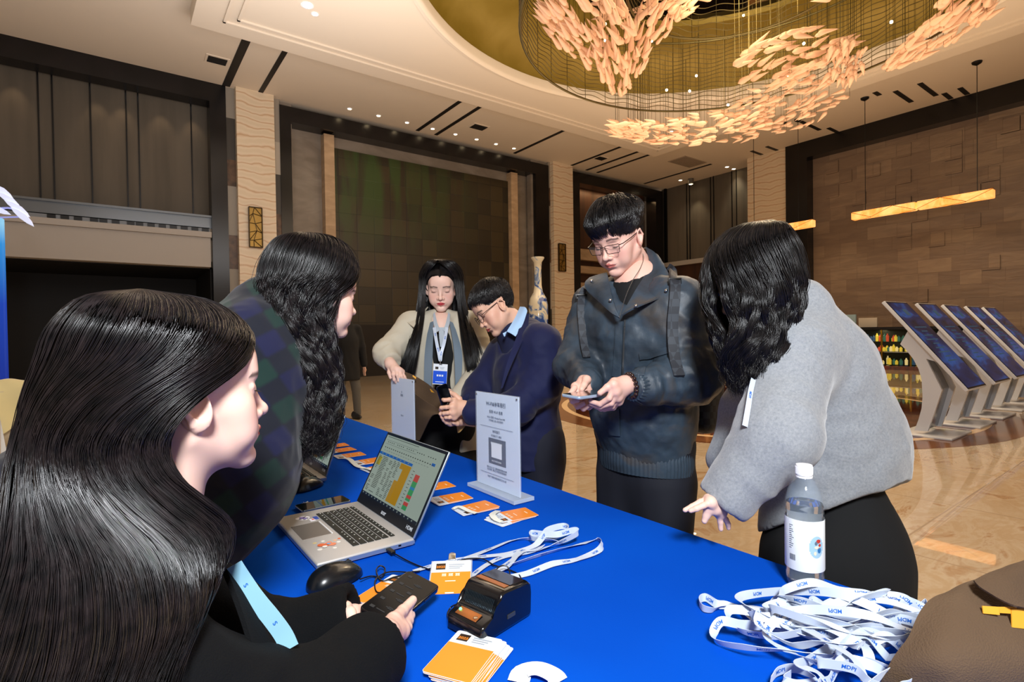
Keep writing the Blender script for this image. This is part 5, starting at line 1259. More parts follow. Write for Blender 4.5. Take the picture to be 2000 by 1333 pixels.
def surface_nets(F, lo, h):
    n = np.array(F.shape)-1; S = F < 0
    acc = np.zeros((*n, 3), np.float32); cnt = np.zeros(n, np.float32); off = [(0,0),(0,1),(1,0),(1,1)]
    for a in range(3):
        b, c = (a+1) % 3, (a+2) % 3
        for ob, oc in off:
            s0 = [None]*3; s1 = [None]*3; s0[a] = slice(0, n[a]); s1[a] = slice(1, n[a]+1)
            s0[b] = s1[b] = slice(ob, ob+n[b]); s0[c] = s1[c] = slice(oc, oc+n[c])
            f0 = F[tuple(s0)]; f1 = F[tuple(s1)]; m = (f0 < 0) != (f1 < 0); t = np.where(m, f0/np.where(m, f0-f1, 1), 0)
            cnt += m; acc[..., a] += t; acc[..., b] += m*ob; acc[..., c] += m*oc
    act = cnt > 0; idx = -np.ones(n, np.int64); ii = np.argwhere(act); idx[act] = np.arange(len(ii))
    V = lo + h*(ii + acc[act]/cnt[act][:, None]); Q = []
    for a in range(3):
        b, c = (a+1) % 3, (a+2) % 3; sl = [slice(1, n[i]) for i in range(3)]; sl[a] = slice(0, n[a]); sl2 = list(sl); sl2[a] = slice(1, n[a]+1)
        f0 = S[tuple(sl)]; f1 = S[tuple(sl2)]; e = np.argwhere(f0 != f1); 
        if not len(e): continue
        base = e.copy(); base[:, b] += 1; base[:, c] += 1; flip = f0[tuple(e.T)]
        def g(db, dc): q = base.copy(); q[:, b] -= db; q[:, c] -= dc; return idx[tuple(q.T)]
        q = np.stack([g(1,1), g(0,1), g(0,0), g(1,0)], 1); q[~flip] = q[~flip][:, ::-1]; Q.append(q[(q >= 0).all(1)])
    return V, np.concatenate(Q)
def vnormals(V, Q):
    N = np.zeros_like(V); fn = np.cross(V[Q[:,2]]-V[Q[:,0]], V[Q[:,3]]-V[Q[:,1]])
    for i in range(4): np.add.at(N, Q[:, i], fn)
    return N/(np.linalg.norm(N, axis=1)[:, None]+1e-12)
def relax(V, Q, it=1):
    for _ in range(it):
        S = np.zeros_like(V); C = np.zeros(len(V))
        for i in range(4):
            np.add.at(S, Q[:, i], V[Q[:, (i+1)%4]]+V[Q[:, (i+3)%4]]); np.add.at(C, Q[:, i], 2)
        V = V*.5+.5*S/np.maximum(C, 1)[:, None]
    return V
def folds(V, N, specs):
    """specs: (amp, (fx,fy,fz) or axis-stretch, seed, ridged[, centre, radius])"""
    D = np.zeros(len(V))
    for sp in specs:
        amp, fr, seed, rg = sp[:4]; fr = np.asarray(fr, float)
        p = V @ fr.T if fr.ndim == 2 else V*fr
        w = perlin(p*.5+7, seed+50)*.8; n = perlin(p+w[:, None], seed)
        if rg: n = .35-np.abs(n)*1.6
        if len(sp) > 4: n = n*np.exp(-(np.linalg.norm(V-np.asarray(sp[4]), axis=1)/sp[5])**2)
        D += amp*n
    return V+N*D[:, None]
def cloth(name, sdf, h, m, parent, fold=(), rel=1, colors=None):
    V, Q = sdf.mesh(h); V = relax(V, Q, rel)
    if fold: V = folds(V, vnormals(V, Q), fold)
    return mesh_np(name, V, Q, m, parent, colors=None if colors is None else colors(V))
def across(d, f_along, f_cross):
    """frequency matrix: low frequency along d, high across (folds run along d)"""
    d, s, u = frame(d); return np.stack([d*f_along, s*f_cross, u*f_cross])

SKIN = {'pale': np.array(lin('#e6bfae')), 'warm': np.array(lin('#dcae95')), 'rosy': np.array(lin('#e3b5a4'))}
M_SKIN = mat('skin', '#e0b8a6', .5, sss=.12, vcol=True, spec=.4)
LIP = np.array(lin('#b8504e')); BROW = np.array(lin('#2a1d18')); SCALP = np.array(lin('#15100f'))
def head_local(h=.25, sex='f', w=1.0, jaw=1.0, hairline=6.3, neck=4.7, necklen=9, neckdir=(0,-2,-9)):
    s = SDF(); E = s.ell; C = s.cone; m = sex == 'm'
    E((0,-1.6,3.4), (7.3*w,9.3,8.3), k=1); E((0,2.6,3.6), (6.2*w,5.8,6.6), k=2); E((0,1.4,-1.8), (6.1*w,7.0,8.0), k=2.2)
    E((0,2.9,-6.6), (4.7*w*jaw,4.8,4.2), k=2.2)
    for x in (-1, 1):
        C((x*5.4*w*jaw,-.6,-5.2), (x*1.3,6.4,-9.6), 1.5*jaw, 1.35, k=1.8); E((x*4.3*w,5.0,-2.7), (2.2,2.3,2.3), k=2.2)
        E((x*3.6,5.6,-5.6), (2.2,2.0,2.4), k=2)
    E((0,7.1,-9.7), (1.9,1.6,1.5), k=1.4)
    C((-3.6,7.1,1.9), (3.6,7.1,1.9), .9 if m else .75, k=1.6); E((0,6.6,4.0), (4.6,2.0,3.0), k=2)
    for x in (-1, 1):
        E((x*3.15,9.4,-.15), (1.9,1.75,1.05), k=1.0, sub=True); E((x*3.1,6.75,-.15), (1.42,1.35,1.22), k=.35)
        C((x*1.6,7.9,-.1), (x*2.0,7.75,-.3), .3, k=.4)
        C((x*1.9,8.05,.35), (x*4.4,7.1,.35), .30, k=.5)
    C((0,8.0,.9), (0,9.6,-3.0), .62, .85, k=1.1); E((0,9.95,-3.5), (1.0,1.05,.95), k=.7)
    for x in (-1, 1):
        E((x*1.25,8.75,-3.9), (.78,.95,.68), k=.5); E((x*.62,9.55,-4.45), (.32,.5,.28), k=.15, sub=True)
    E((0,7.7,-6.3), (2.7,1.5,2.1), k=1.2)
    s.chain([(-2.25,8.05,-6.4), (-.55,9.15,-6.02), (0,9.2,-6.12), (.55,9.15,-6.02), (2.25,8.05,-6.4)], [.22,.42,.38,.42,.22], k=.3)
    s.chain([(-2.0,8.05,-6.75), (0,9.05,-6.98), (2.0,8.05,-6.75)], [.26,.52,.26], k=.3)
    s.chain([(-2.4,8.35,-6.52), (0,9.65,-6.50), (2.4,8.35,-6.52)], [.07,.10,.07], k=.25, sub=True)
    E((0,8.9,-8.1), (2.2,.9,.55), k=.6, sub=True)
    for x in (-1, 1):
        R = frame((x*.93,-.42,0)); R = np.stack([R[0], np.array((0,.97,.22)), np.array((0,-.22,.97))])
        E((x*7.2*w,-.9,-1.4), (.75,1.75,3.1), R=R, k=.5); E((x*7.75*w,-.6,-1.1), (.55,1.05,1.9), R=R, k=.3, sub=True)
        s.chain([(x*7.6*w,.4,.6), (x*7.85*w,-1.6,1.2), (x*7.9*w,-2.4,-1.0), (x*7.4*w,-1.2,-3.6)], [.22,.3,.3,.34], k=.25)
        E((x*6.9*w,-.4,-4.0), (.5,.7,.8), k=.4)
    nd = np.array(neckdir, float); C((0,-1.6,-5), np.array((0,-1.6,-5))+nd*necklen/9, neck, neck*1.1, k=2.2)
    V, Q = s.mesh(h); V = relax(V, Q, 1)
    return V, Q
def head_colors(V, skin, hairline=6.3, brow=True, lipc=LIP, w=1.0, sideburn=0., browc=BROW):
    c = np.tile(skin, (len(V), 1)); x, y, z = V.T; ax = np.abs(x)
    sm = lambda d: np.clip(.5-d, 0, 1)[:, None]
    # blush and lips
    b = np.exp(-((ax-4.4)**2/5+(z+3.2)**2/5))*(y > 2)*.35; c = c*(1-b[:, None])+np.array(lin('#d98a7c'))*b[:, None]
    lipd = np.sqrt((x/2.25)**2+((z+6.5-.1*np.cos(x*1.5))/(.95*(1-.25*ax/2.2)))**2); li = np.clip((1.05-lipd)*4, 0, 1)*(y > 7.6); c = c*(1-li[:, None])+lipc*li[:, None]
    sl = np.exp(-((z+6.5)/.13)**2)*(ax < 2.2)*(y > 7.4)*.8; c = c*(1-sl[:, None])+np.array(lin('#5a2422'))*sl[:, None]
    if brow:
        bz = 1.95+.35*np.sin((ax-1.4)/3.6*2.2)-.12*(ax-2)*(ax > 3.5); d = np.abs(z-bz)/.42; bb = np.clip(1.4-d*1.1, 0, 1)*(ax > 1.35)*(ax < 5.0)*(y > 4.0)*.85; c = c*(1-bb[:, None])+browc*bb[:, None]
    # eyelid crease tint
    e = np.exp(-(((ax-3.1)/1.5)**2+((z+.15)/.9)**2))*(y > 6)*.25; c = c*(1-e[:, None])+np.array(lin('#b98272'))*e[:, None]
    hl = hairline-.16*x*x*.3; sc = ((z > hl-(6.5-np.clip(y, -9, 6.5))*.95) & (y < 7.8) & ((z > -.5+np.clip(-y-1, -1.5, 3.2)*-1.4) | (y < -3)) & (z > -7.5)); sc &= ~((ax > 6.7*w) & (z < 1.8) & (y > -3.2))
    c[sc] = SCALP
    return c
def head_matrix(c, fwd, up, scale=1.0):
    f = nrm(fwd); u = np.asarray(up, float); u = nrm(u-f*u.dot(f)); r = np.cross(f, u); return np.asarray(c, float), np.stack([r, f, u], 1)*.01*scale
def h2w(M, p): return M[0]+np.asarray(p, float) @ M[1].T
def lashes(M, parent, down=-.55, openness=0.0, m=None):
    mb = MB()
    for x in (-1, 1):
        pts = []
        for a in np.linspace(-1.05, 1.05, 14):
            pts.append((x*(3.1+1.46*math.sin(a)), 6.75+1.42*math.cos(a)*math.cos(down), -.15+1.26*math.sin(down)*(math.cos(a)**.5 if abs(a) < 1.5 else 0)+.10*(a if x > 0 else a)*0))
        pts = np.array(pts); mb.tube(h2w(M, pts), np.interp(np.linspace(0,1,14), [0,.5,1], [.0004,.0009,.0006])*1.0, 5)
        for i in range(1, 14):
            p = pts[i]; d = np.array((x*(.10+.25*(i/13)), .55, -.28)); mb.tube(h2w(M, [p, p+d*.6, p+d*1.0+(0,0,.12)]), [.00035,.00025,.0001], 3)
    return mb.build('eyelashes', m or mat('lash', '#14100f', .6), parent)
def iris_eyes(M, parent, look=(0,1,-.2)):
    mb = MB(); 
    for x in (-1, 1):
        c = np.array((x*3.1, 6.75, -.45)); mb.mat(0); mb.ball(h2w(M, c), .0134, 16, 12)
    return mb
def hair_mesh(name, P_, r, m, parent, ref=(.3,.5,.8)):
    """P_: (S, n, 3) strand points, r: (n,) or (S,n) radii -> triangular tubes"""
    S, n, _ = P_.shape; T = np.gradient(P_, axis=1); T /= np.linalg.norm(T, axis=2)[..., None]+1e-9
    A = np.cross(T, np.asarray(ref)); A /= np.linalg.norm(A, axis=2)[..., None]+1e-9; B = np.cross(T, A); r = np.broadcast_to(r, (S, n))[..., None]
    V = np.stack([P_+r*(A*math.cos(a)+B*math.sin(a)) for a in (0, 2.094, 4.189)], 2); base = (np.arange(S)[:, None]*n+np.arange(n-1)[None])*3
    Q = np.stack([np.stack([base+j, base+(j+1)%3, base+3+(j+1)%3, base+3+j], -1) for j in range(3)], 2).reshape(-1, 4)
    return mesh_np(name, V.reshape(-1, 3), Q, m, parent)
def hairmat(name, c, c2, rough=.32, spec=.6):
    return mat(name, c, rough, spec=spec, noise=(55, c2, 2, 0), coat=.0)
M_HAIR = hairmat('black hair', '#0b0a0c', '#1a1718'); M_HAIRB = hairmat('dark brown hair', '#0b0a0d', '#1d1719')
M_HAIRU = mat('hair underlayer', '#080708', .55)
def loft(levels, n, depth0=None):
    """levels: (yl, yr, y, depth, ry, gap, gapc) in photo coordinates turned into 3-D rings"""
    c = []; rx = []; ry = []; g = []; gc = []
    for (l, r, y, d, ryy, gap, gcc) in levels:
        c.append(P((l+r)/2, y, d)); rx.append((r-l)/2/FPX*d); ry.append(ryy); g.append(math.radians(gap)); gc.append(math.radians(gcc))
    f = lambda a: crspline(np.array(a).reshape(len(levels), -1), n)
    return f(c), f(rx)[:, 0], f(ry)[:, 0], np.maximum(f(g)[:, 0], 0), f(gc)[:, 0]
def long_hair(parent, levels, S=4000, n=26, r=.0011, wave=.0, freq=6., clump=.5, K=90, seed=0, m=None, rho=(.86, 1.03), under=.88, tend=(.82, 1.0), name='hair', frizz=.002, lift=0, fill=True, theta=None, wstart=.3, locks=True):
    C, RX, RY, G, GC = loft(levels, n); rg = np.random.default_rng(seed); ex, ey = RT, -TW
    def pos(th, rh, tt):      # th (S,), rh (S,), tt (S,n) in [0,1]
        u = tt*(n-1); i = np.clip(u.astype(int), 0, n-2); f = (u-i); L = lambda A: A[i]*(1-f)+A[i+1]*f if A.ndim == 1 else A[i]*(1-f)[..., None]+A[i+1]*f[..., None]
        g = L(G); a = L(GC)+g/2+th[:, None]*(2*math.pi-g); return L(C)+ (L(RX)*rh[:, None]*np.cos(a))[..., None]*ex+(L(RY)*rh[:, None]*np.sin(a))[..., None]*ey
    lo_, hi_ = theta or (0, 1); th = rg.uniform(lo_, hi_, S); rh = rg.uniform(*rho, S); te = rg.uniform(*tend, S); tt = np.linspace(0, 1, n)[None]*te[:, None]
    kth = rg.uniform(lo_, hi_, K); krh = rg.uniform(*rho, K); ki = np.argmin(np.abs(th[:, None]-kth[None])+.6*np.abs(rh[:, None]-krh[None])/(rho[1]-rho[0]+.01)*.08, 1)
    Pp = pos(th, rh, tt); Pk = pos(kth[ki], krh[ki], tt); cw = (clump*np.clip((tt-.15)/.85, 0, 1)**.8)[..., None]; Pp = Pp*(1-cw)+Pk*cw
    ph = rg.uniform(0, 6.28, (K, 3))[ki]; fr = rg.uniform(.8, 1.25, K)[ki]; wa = wave*np.clip((tt-wstart)/.25, 0, 1)
    Z = tt*freq*6.283*fr[:, None]
    Pp = Pp+(wa*np.sin(Z+ph[:, :1]))[..., None]*ex+(wa*np.cos(Z*1.07+ph[:, 1:2]))[..., None]*ey+(wa*.3*np.sin(Z*.8+ph[:, 2:3]))[..., None]*UP
    nz = rg.normal(0, frizz, (S, 3)); nz2 = rg.normal(0, frizz, (S, 3)); s_ = tt[..., None]; Pp = Pp+nz[:, None]*np.sin(s_*5)+nz2[:, None]*s_**2*1.5
    rr = np.interp(np.linspace(0,1,n), [0,.1,.8,1], [.7,1,.9,.25])*r
    o = hair_mesh(name, Pp, rr, m or M_HAIR, parent)
    if fill:
        J = 56; tth = np.linspace(0, 1, J); nn = int(n*.93); grid = pos(tth, np.full(J, under), np.tile(np.linspace(0, .93, nn), (J, 1)))
        V = grid.transpose(1, 0, 2).reshape(-1, 3); F = np.array([(i*J+j, i*J+j+1, (i+1)*J+j+1, (i+1)*J+j) for i in range(nn-1) for j in range(J-1)])
        mesh_np('hair_underlayer', V, F, M_HAIRU, o if parent is not None else None)
    return o
def short_hair(parent, M, S=4500, n=10, L=(4.5, 6.5), side=2.2, crown=(0,-.45,.9), fringe=1.0, r=.0009, vol=.10, seed=0, m=None, lift=.5, side_z=1.0, w=1.0, part=0., hl=5.9, spread=.5, frz=.35):
    rg = np.random.default_rng(seed); c = np.array((0,-1.4,3.1)); R = np.array((7.7*w,9.7,8.9)); cr = nrm(crown); P0 = []; 
    u = rg.normal(size=(S*5, 3)); u /= np.linalg.norm(u, axis=1)[:, None]; p = c+R*u
    ok = (p[:, 2] > hl-(6.5-np.clip(p[:, 1], -9, 6.5))*.95) & (p[:, 2] > -.6+np.clip(-p[:, 1]-1, -1.5, 3.2)*-1.4) & (p[:, 2] > -6.5) & ~((np.abs(p[:, 0]) > 5.6*w) & (p[:, 2] < 2.6) & (p[:, 1] > -3.2) & (p[:, 1] < 2.6))
    u = u[ok][:S]; p = p[ok][:S]; S = len(p); topw = np.clip((p[:, 2]-side_z)/4.5, 0, 1); fw = np.clip((p[:, 1]+2)/8, 0, 1)
    ln = side+(rg.uniform(L[0], L[1], S)-side)*topw; ln = ln*(1+.25*fringe*fw*topw)*rg.uniform(.72, 1.12, S); K = 120; kk = nrm_rows(rg.normal(size=(K, 3))); ki = np.argmax(u@kk.T, 1); kd = rg.normal(0, spread, (K, 3))[ki]
    X = [p*1.0]; x = p+u*rg.uniform(0, vol*8, S)[:, None]*topw[:, None]; X = [x]; d0 = u-cr*(u@cr)[:, None]; d0 /= np.linalg.norm(d0, axis=1)[:, None]+1e-6
    d0 = d0*(1-.75*fw[:, None]*topw[:, None])+np.array((part, 1.0, -.1))*(fringe*1.1*(.35+.65*fw)*topw)[:, None]+np.array((0,0,-1.))*(1-topw)[:, None]*.8
    for i in range(1, n):
        t = i/(n-1); un = (x-c)/R; nr = np.linalg.norm(un, axis=1)[:, None]; no = nrm_rows(un/R)
        d = d0+kd*.35+no*(lift*(1-t)*(.4+.6*topw))[:, None]+np.array((0,0,-1.))*(t*1.1*(.3+topw))[:, None]+rg.normal(0, frz*.3, (S, 3)); dn = (d*no).sum(1)[:, None]; d = np.where(dn < -.15*(1), d-no*(dn+.15*0), d); d = nrm_rows(d)
        x = x+d*(ln/(n-1))[:, None]; un = (x-c)/R; nr = np.linalg.norm(un, axis=1)[:, None]; x = np.where(nr < 1.015, c+(x-c)/nr*1.015, x); mx = (1.03+vol*1.2*np.clip((x[:, 2]-2.0)/6, 0, 1)+.05*np.clip((x[:, 1]-4)/4, 0, 1))[:, None]; nr = np.linalg.norm((x-c)/R, axis=1)[:, None]; x = np.where(nr > mx, c+(x-c)/nr*mx, x); X.append(x)
    X = h2w(M, np.stack(X, 1).reshape(-1, 3)).reshape(S, n, 3)
    rr = np.interp(np.linspace(0,1,n), [0,.7,1], [1,.9,.2])*r
    return hair_mesh('hair', X, rr, m or M_HAIR, parent)
def part_cap(parent, M, S=1600, y=(-7.5, 7.6), r=.0009, m=None, seed=3, n=18, end=118, back=.72, lift=.5):
    """hair lying on the scalp, combed sideways from a centre parting"""
    rg = np.random.default_rng(seed); y0 = y[0]+(y[1]-y[0])*rg.uniform(0, 1, S)**.7; sg = rg.choice([-1, 1], S); ph = np.radians(np.linspace(1.5, end, n))[None]*rg.uniform(.9, 1.05, S)[:, None]*(1-.36*np.clip(y0/7.6, 0, 1)**2)[:, None]
    yy = y0[:, None]-np.maximum(y0, 0)[:, None]*back*(ph/1.75)**.8; k = np.sqrt(np.clip(1-((yy+1.4)/10.7)**2, .02, 1)); o = 1+(.02+.03*rg.uniform(0, 1, S)[:, None])*lift*2*np.sin(np.clip(ph*1.3, 0, 1.57))
    X = np.stack([k*8.2*np.sin(ph)*sg[:, None]*o, yy, 3.1+k*9.2*np.cos(ph)*o], -1)
    return hair_mesh('parted_hair', h2w(M, X.reshape(-1, 3)).reshape(S, n, 3), np.interp(np.linspace(0,1,n), [0,.1,.9,1], [.7,1,1,.4])*r, m or M_HAIR, parent)
def nrm_rows(a): return a/(np.linalg.norm(a, axis=1)[:, None]+1e-9)
def Q_(L): return [P(*a) for a in L]
def hand_sdf(s, wrist, knuckles, fingers, thumb, arm=None, rf=.0085, rp=.012, kf=.004):
    """wrist point, four knuckles, finger chains (starting at the knuckle), thumb chain, forearm point"""
    for i, k in enumerate(knuckles): s.cone(wrist, k, rp*1.45, rp*(1.0 if i in (0, 3) else 1.05), k=.012)
    for i in range(len(knuckles)-1): s.cone(knuckles[i], knuckles[i+1], rp*.95, k=.01)
    if arm is not None: s.cone(wrist, arm, rp*1.75, rp*2.2, k=.02)
    for i, f in enumerate(fingers):
        q = .92 if i == 3 else 1.0
        s.chain(f, [rf*q*a for a in ([1.1, 1.0, .93, .8] if len(f) == 4 else [1.1,1.0,.85])[:len(f)]], k=kf)
    s.chain(thumb, [rp*1.25, rp*1.0, rf*1.12, rf*.98][-len(thumb):], k=.006)
    return s
def body_mesh(parent, parts, m=M_SKIN):
    """parts: (V, Q, colours)"""
    VV = []; QQ = []; CC = []; b = 0
    for V, Q, c in parts: VV.append(V); QQ.append(Q+b); CC.append(np.broadcast_to(c, (len(V), 3))); b += len(V)
    return mesh_np('body', np.concatenate(VV), np.concatenate(QQ), m, parent, colors=np.concatenate(CC))
def make_head(c, fwd, up, scale, skin, h=.25, lipc=LIP, hairline=6.3, brow=True, **k):
    M = head_matrix(c, fwd, up, scale); V, Q = head_local(h=h, **k); col = head_colors(V, skin, hairline, brow, lipc, w=k.get('w', 1.0)); return M, (h2w(M, V), Q, col)
def glasses(parent, M, style='rect', m=None):
    t = bpy.data.objects.new('glasses', None); m = m or M_BLACKM; mb = MB(); ln = MB()
    for x in (-1, 1):
        if style == 'rect': pr = [(-2.45,1.15),(2.45,1.25),(2.6,.9),(2.2,-1.35),(1.8,-1.6),(-1.7,-1.65),(-2.15,-1.3),(-2.5,.8)]
        else: pr = [(2.3*math.cos(a), 2.05*math.sin(a)) for a in np.linspace(0, 2*math.pi, 21)[:-1]]
        pts = [np.array((x*(3.35+(u if x > 0 else u)), 9.6-.10*abs(3.35+u)**1.15*.9+.3, v-.55)) for u, v in pr]; pts = np.array(pts)
        mb.tube(h2w(M, pts), .0011 if style == 'rect' else .0014, 6, closed=True); ln.add(h2w(M, pts), [tuple(range(len(pts)))])
        e = np.array((x*5.9, 8.9, .25)); mb.tube(h2w(M, [e, (x*6.9, 8.3, .35), (x*7.55, 4, .5), (x*7.65, -.5, .7), (x*7.6, -2.2, -.6), (x*7.4, -3, -2)]), .0015, 6)
        mb.ball(h2w(M, (x*6.0, 8.9, .3)), .0018, 6, 5)
    mb.tube(h2w(M, [(-.95,9.75,.1), (0,10.1,.35), (.95,9.75,.1)]), .0012, 6)
    for x in (-1, 1): mb.tube(h2w(M, [(x*1.0,9.7,-.5), (x*.85,9.3,-1.0), (x*.95,8.9,-1.3)]), .0006, 4)
    g = mb.build('glasses', m, parent, True); ln.build('lens', mat('lens glass', '#e8eef4', .03, alpha=.04, spec=.6), g); return g

from mathutils.bvhtree import BVHTree
class Surf:
    """places trims on a garment's surface"""
    def __init__(s, o):
        off = world_loc(o); s.b = BVHTree.FromPolygons([tuple(np.array(v.co)+off) for v in o.data.vertices], [tuple(p.vertices) for p in o.data.polygons])
    def __call__(s, px, py, off=.004, dflt=None):
        r = ray(px, py); h = s.b.ray_cast(Vector(CO), Vector(r))
        if h[0] is None: return P(px, py, dflt or 1.0)
        return np.array(h[0])-r/np.linalg.norm(r)*off*.7+np.array(h[1])*off*.3*(1 if np.dot(h[1], r) < 0 else -1)
def on_panel(name, surf, ctrl, m, parent, th=.004, nu=26, nv=10, off=.003, dflt=2.0):
    """a patch laid over the garment; ctrl in photo coordinates (px, py)"""
    C = np.array(ctrl, float); A = np.stack([crspline(C[:, j], nu) for j in range(C.shape[1])], 1); G = np.stack([crspline(A[i], nv) for i in range(nu)], 0)
    W = np.array([[surf(G[i, j, 0], G[i, j, 1], off, dflt) for j in range(nv)] for i in range(nu)])
    for _ in range(2):
        W[1:-1] = (W[:-2]+W[2:]+2*W[1:-1])/4
    V, F = sheet(W, th); return MB().add(V, F).build(name, m, parent, True, 80)
# ================================================================== PERSON: man in the leather jacket
def capsule_body(s, pts_r, k=.03):
    for a, b, ra, rb in pts_r: s.cone(a, b, ra, rb, k=k)
    return s
def legs_to_floor(s, hip, side, fw, r0=.10, r1=.055, dx=.10, k=.03, splay=.02):
    for sg in (-1, 1):
        a = hip+side*sg*dx*.8; kx = hip+side*sg*(dx+splay*.5)+fw*.02; kx = np.array([kx[0], kx[1], .48]); f = np.array([kx[0], kx[1], .08])+side*sg*splay*.5-fw*.02
        s.cone(a, kx, r0, r0*.68, k=k); s.cone(kx, f, r0*.68, r1, k=k)
def shoes(parent, hip, side, fw, dx=.11, m=None, splay=.02):
    for sg in (-1, 1):
        c = np.array([hip[0], hip[1], 0])+side*sg*(dx+splay); s = SDF(); s.ell(c+fw*.05+(0,0,.035), (.13,.046,.036), R=np.stack([fw, side, (0,0,1.)]), k=.01).ell(c-fw*.02+(0,0,.06), (.07,.042,.055), R=np.stack([fw, side, (0,0,1.)]), k=.03).cut((0,0,.004), (0,0,-1))
        V, Q = s.mesh(.006); mesh_np('shoe', V, Q, m or mat('shoe black', '#141416', .4), parent)
Z3 = np.array((0,0,1.))
def flat(v): v = np.array(v, float); v[2] = 0; return nrm(v)

def build_leather_man():
    F3 = flat(cv(-.75, 0, .66)); S3 = np.cross(Z3, F3)          # S3: his left (towards the viewer's right)
    hip = P(1258, 905, 1.97); t = thing('person', 'person in a dark leather bomber jacket and glasses looking down at a pale phone', 'person', (hip[0], hip[1], 0))
    M, head = make_head(P(1207, 463, 1.90), cv(-.62,-.50,.60), cv(-.34,.86,.36), 1.05, SKIN['rosy'], h=.24, sex='m', jaw=.99, w=1.0, neck=5.3, hairline=5.6, necklen=11, neckdir=(0,-3.5,-9), lipc=np.array(lin('#c06a62')))
    s = SDF(); neck = P(1248, 560, 1.95)
    s.cone(neck, hip, .10, .11, k=.05); legs_to_floor(s, hip, S3, F3, .07, .04, .10)
    V, Q = s.mesh(.02); parts = [head, (V, Q, SKIN['rosy'])]
    # hands
    s = SDF(); q = lambda *a: [P(*b) for b in a]
    w = P(1222, 752, 1.64); kn = q((1198,752,1.60),(1202,765,1.605),(1206,776,1.62),(1208,784,1.64))
    fi = [q((1198,758,1.60),(1190,778,1.60),(1172,790,1.62),(1154,785,1.64)), q((1204,770,1.605),(1194,788,1.615),(1172,795,1.635),(1154,789,1.65)), q((1206,778,1.62),(1196,794,1.64),(1174,799,1.655),(1158,792,1.67)), q((1208,785,1.64),(1198,797,1.66),(1180,800,1.68),(1165,794,1.69))]
    th = q((1216,746,1.64),(1200,747,1.615),(1186,757,1.60),(1172,768,1.60)); hand_sdf(s, w, kn, fi, th, arm=P(1262, 752, 1.70), rf=.0088, rp=.0135)
    V, Q = s.mesh(.0022); hc = lambda V: np.tile(SKIN['rosy'], (len(V), 1)); parts.append((V, Q, SKIN['rosy']))
    s = SDF(); w = P(1143, 746, 1.78); kn = q((1124,756,1.72),(1130,764,1.72),(1140,770,1.73),(1150,772,1.74))
    fi = [q((1122,758,1.70),(1113,772,1.68),(1118,784,1.66),(1128,783,1.655)), q((1128,765,1.71),(1120,784,1.69),(1128,795,1.67),(1140,789,1.66)), q((1138,770,1.72),(1130,790,1.70),(1140,799,1.68),(1150,793,1.67)), q((1148,772,1.73),(1142,792,1.71),(1150,797,1.69),(1160,792,1.68))]
    th = q((1140,744,1.76),(1146,742,1.74),(1141,752,1.715),(1136,761,1.70)); hand_sdf(s, w, kn, fi, th, arm=P(1146, 722, 1.88), rf=.0088, rp=.0135)
    V, Q = s.mesh(.0022); parts.append((V, Q, SKIN['rosy']))
    body_mesh(t, parts)
    short_hair(t, M, S=9000, L=(4.2, 6.2), side=1.3, fringe=1.15, vol=.24, seed=3, w=1.02, r=.0010, part=-.35, lift=.38, frz=.5)
    glasses(t, M); lashes(M, t)
    # t-shirt, trousers
    s = SDF(); s.cone(neck+F3*.02-Z3*.06, P(1240,800,1.95), .125, .15, k=.05, flat=(F3, 1.4)); s.cone(neck-Z3*.02, neck-Z3*.10, .085, .12, k=.04)
    cloth('tee_shirt', s, .01, mat('black tee', '#0c0d10', .8), t)
    s = SDF(); legs_to_floor(s, hip-Z3*.06, S3, F3, .115, .075, .10); s.cone(hip-S3*.07+Z3*.08, hip+S3*.07+Z3*.08, .125, k=.05, flat=(F3, 1.15)); s.cone(hip, hip-Z3*.16, .11, .07, k=.06)
    cloth('trousers', s, .012, mat('navy black trousers', '#10131f', .8), t, fold=[(.006, (9,9,2.5), 4, 1), (.003, (20,20,5), 9, 0)])
    shoes(t, hip, S3, F3)
    # leather jacket
    def _lea(nt, N, L, b):
        tc = N.new('ShaderNodeTexCoord'); n = N_(N, 'ShaderNodeTexNoise', Scale=7.0, Detail=6.0, Distortion=.6); L.new(tc.outputs['Object'], n.inputs['Vector'])
        r = ramp(N, [(.35, '#242c35'), (.55, '#33414e'), (.7, '#454240')]); L.new(n.outputs['Fac'], r.inputs['Fac']); L.new(r.outputs[0], b.inputs['Base Color'])
        b.inputs['Roughness'].default_value = .5; b.inputs['Specular IOR Level'].default_value = .42
        n2 = N_(N, 'ShaderNodeTexNoise', Scale=60.0, Detail=5.0); L.new(tc.outputs['Object'], n2.inputs['Vector']); bp = N.new('ShaderNodeBump'); bp.inputs['Strength'].default_value = .25; bp.inputs['Distance'].default_value = .004
        L.new(n2.outputs['Fac'], bp.inputs['Height']); L.new(bp.outputs['Normal'], b.inputs['Normal'])
    ML = node_mat('worn dark leather', _lea)
    s = SDF(); ch = P(1240, 650, 1.95); wa = P(1254, 800, 1.95); hem = P(1258, 868, 1.955)
    LS, RS = P(1322, 600, 1.80), P(1165, 605, 2.07)
    s.cone(ch-S3*.075+Z3*.0, ch+S3*.075, .145, k=.05, flat=(F3, 1.12)); s.cone(ch, wa, .155, .160, k=.08, flat=(F3, 1.1)); s.cone(wa-S3*.05, wa+S3*.05, .15, k=.06, flat=(F3, 1.1)); s.cone(hem-S3*.05, hem+S3*.05, .125, k=.05, flat=(F3, 1.12))
    s.cone(neck-Z3*.03, LS-Z3*.0, .085, .085, k=.06); s.cone(neck-Z3*.03, RS, .085, .085, k=.06)
    LE, LW = P(1352, 738, 1.74), P(1262, 756, 1.67); RE, RW = P(1128, 715, 2.0), P(1146, 748, 1.80)
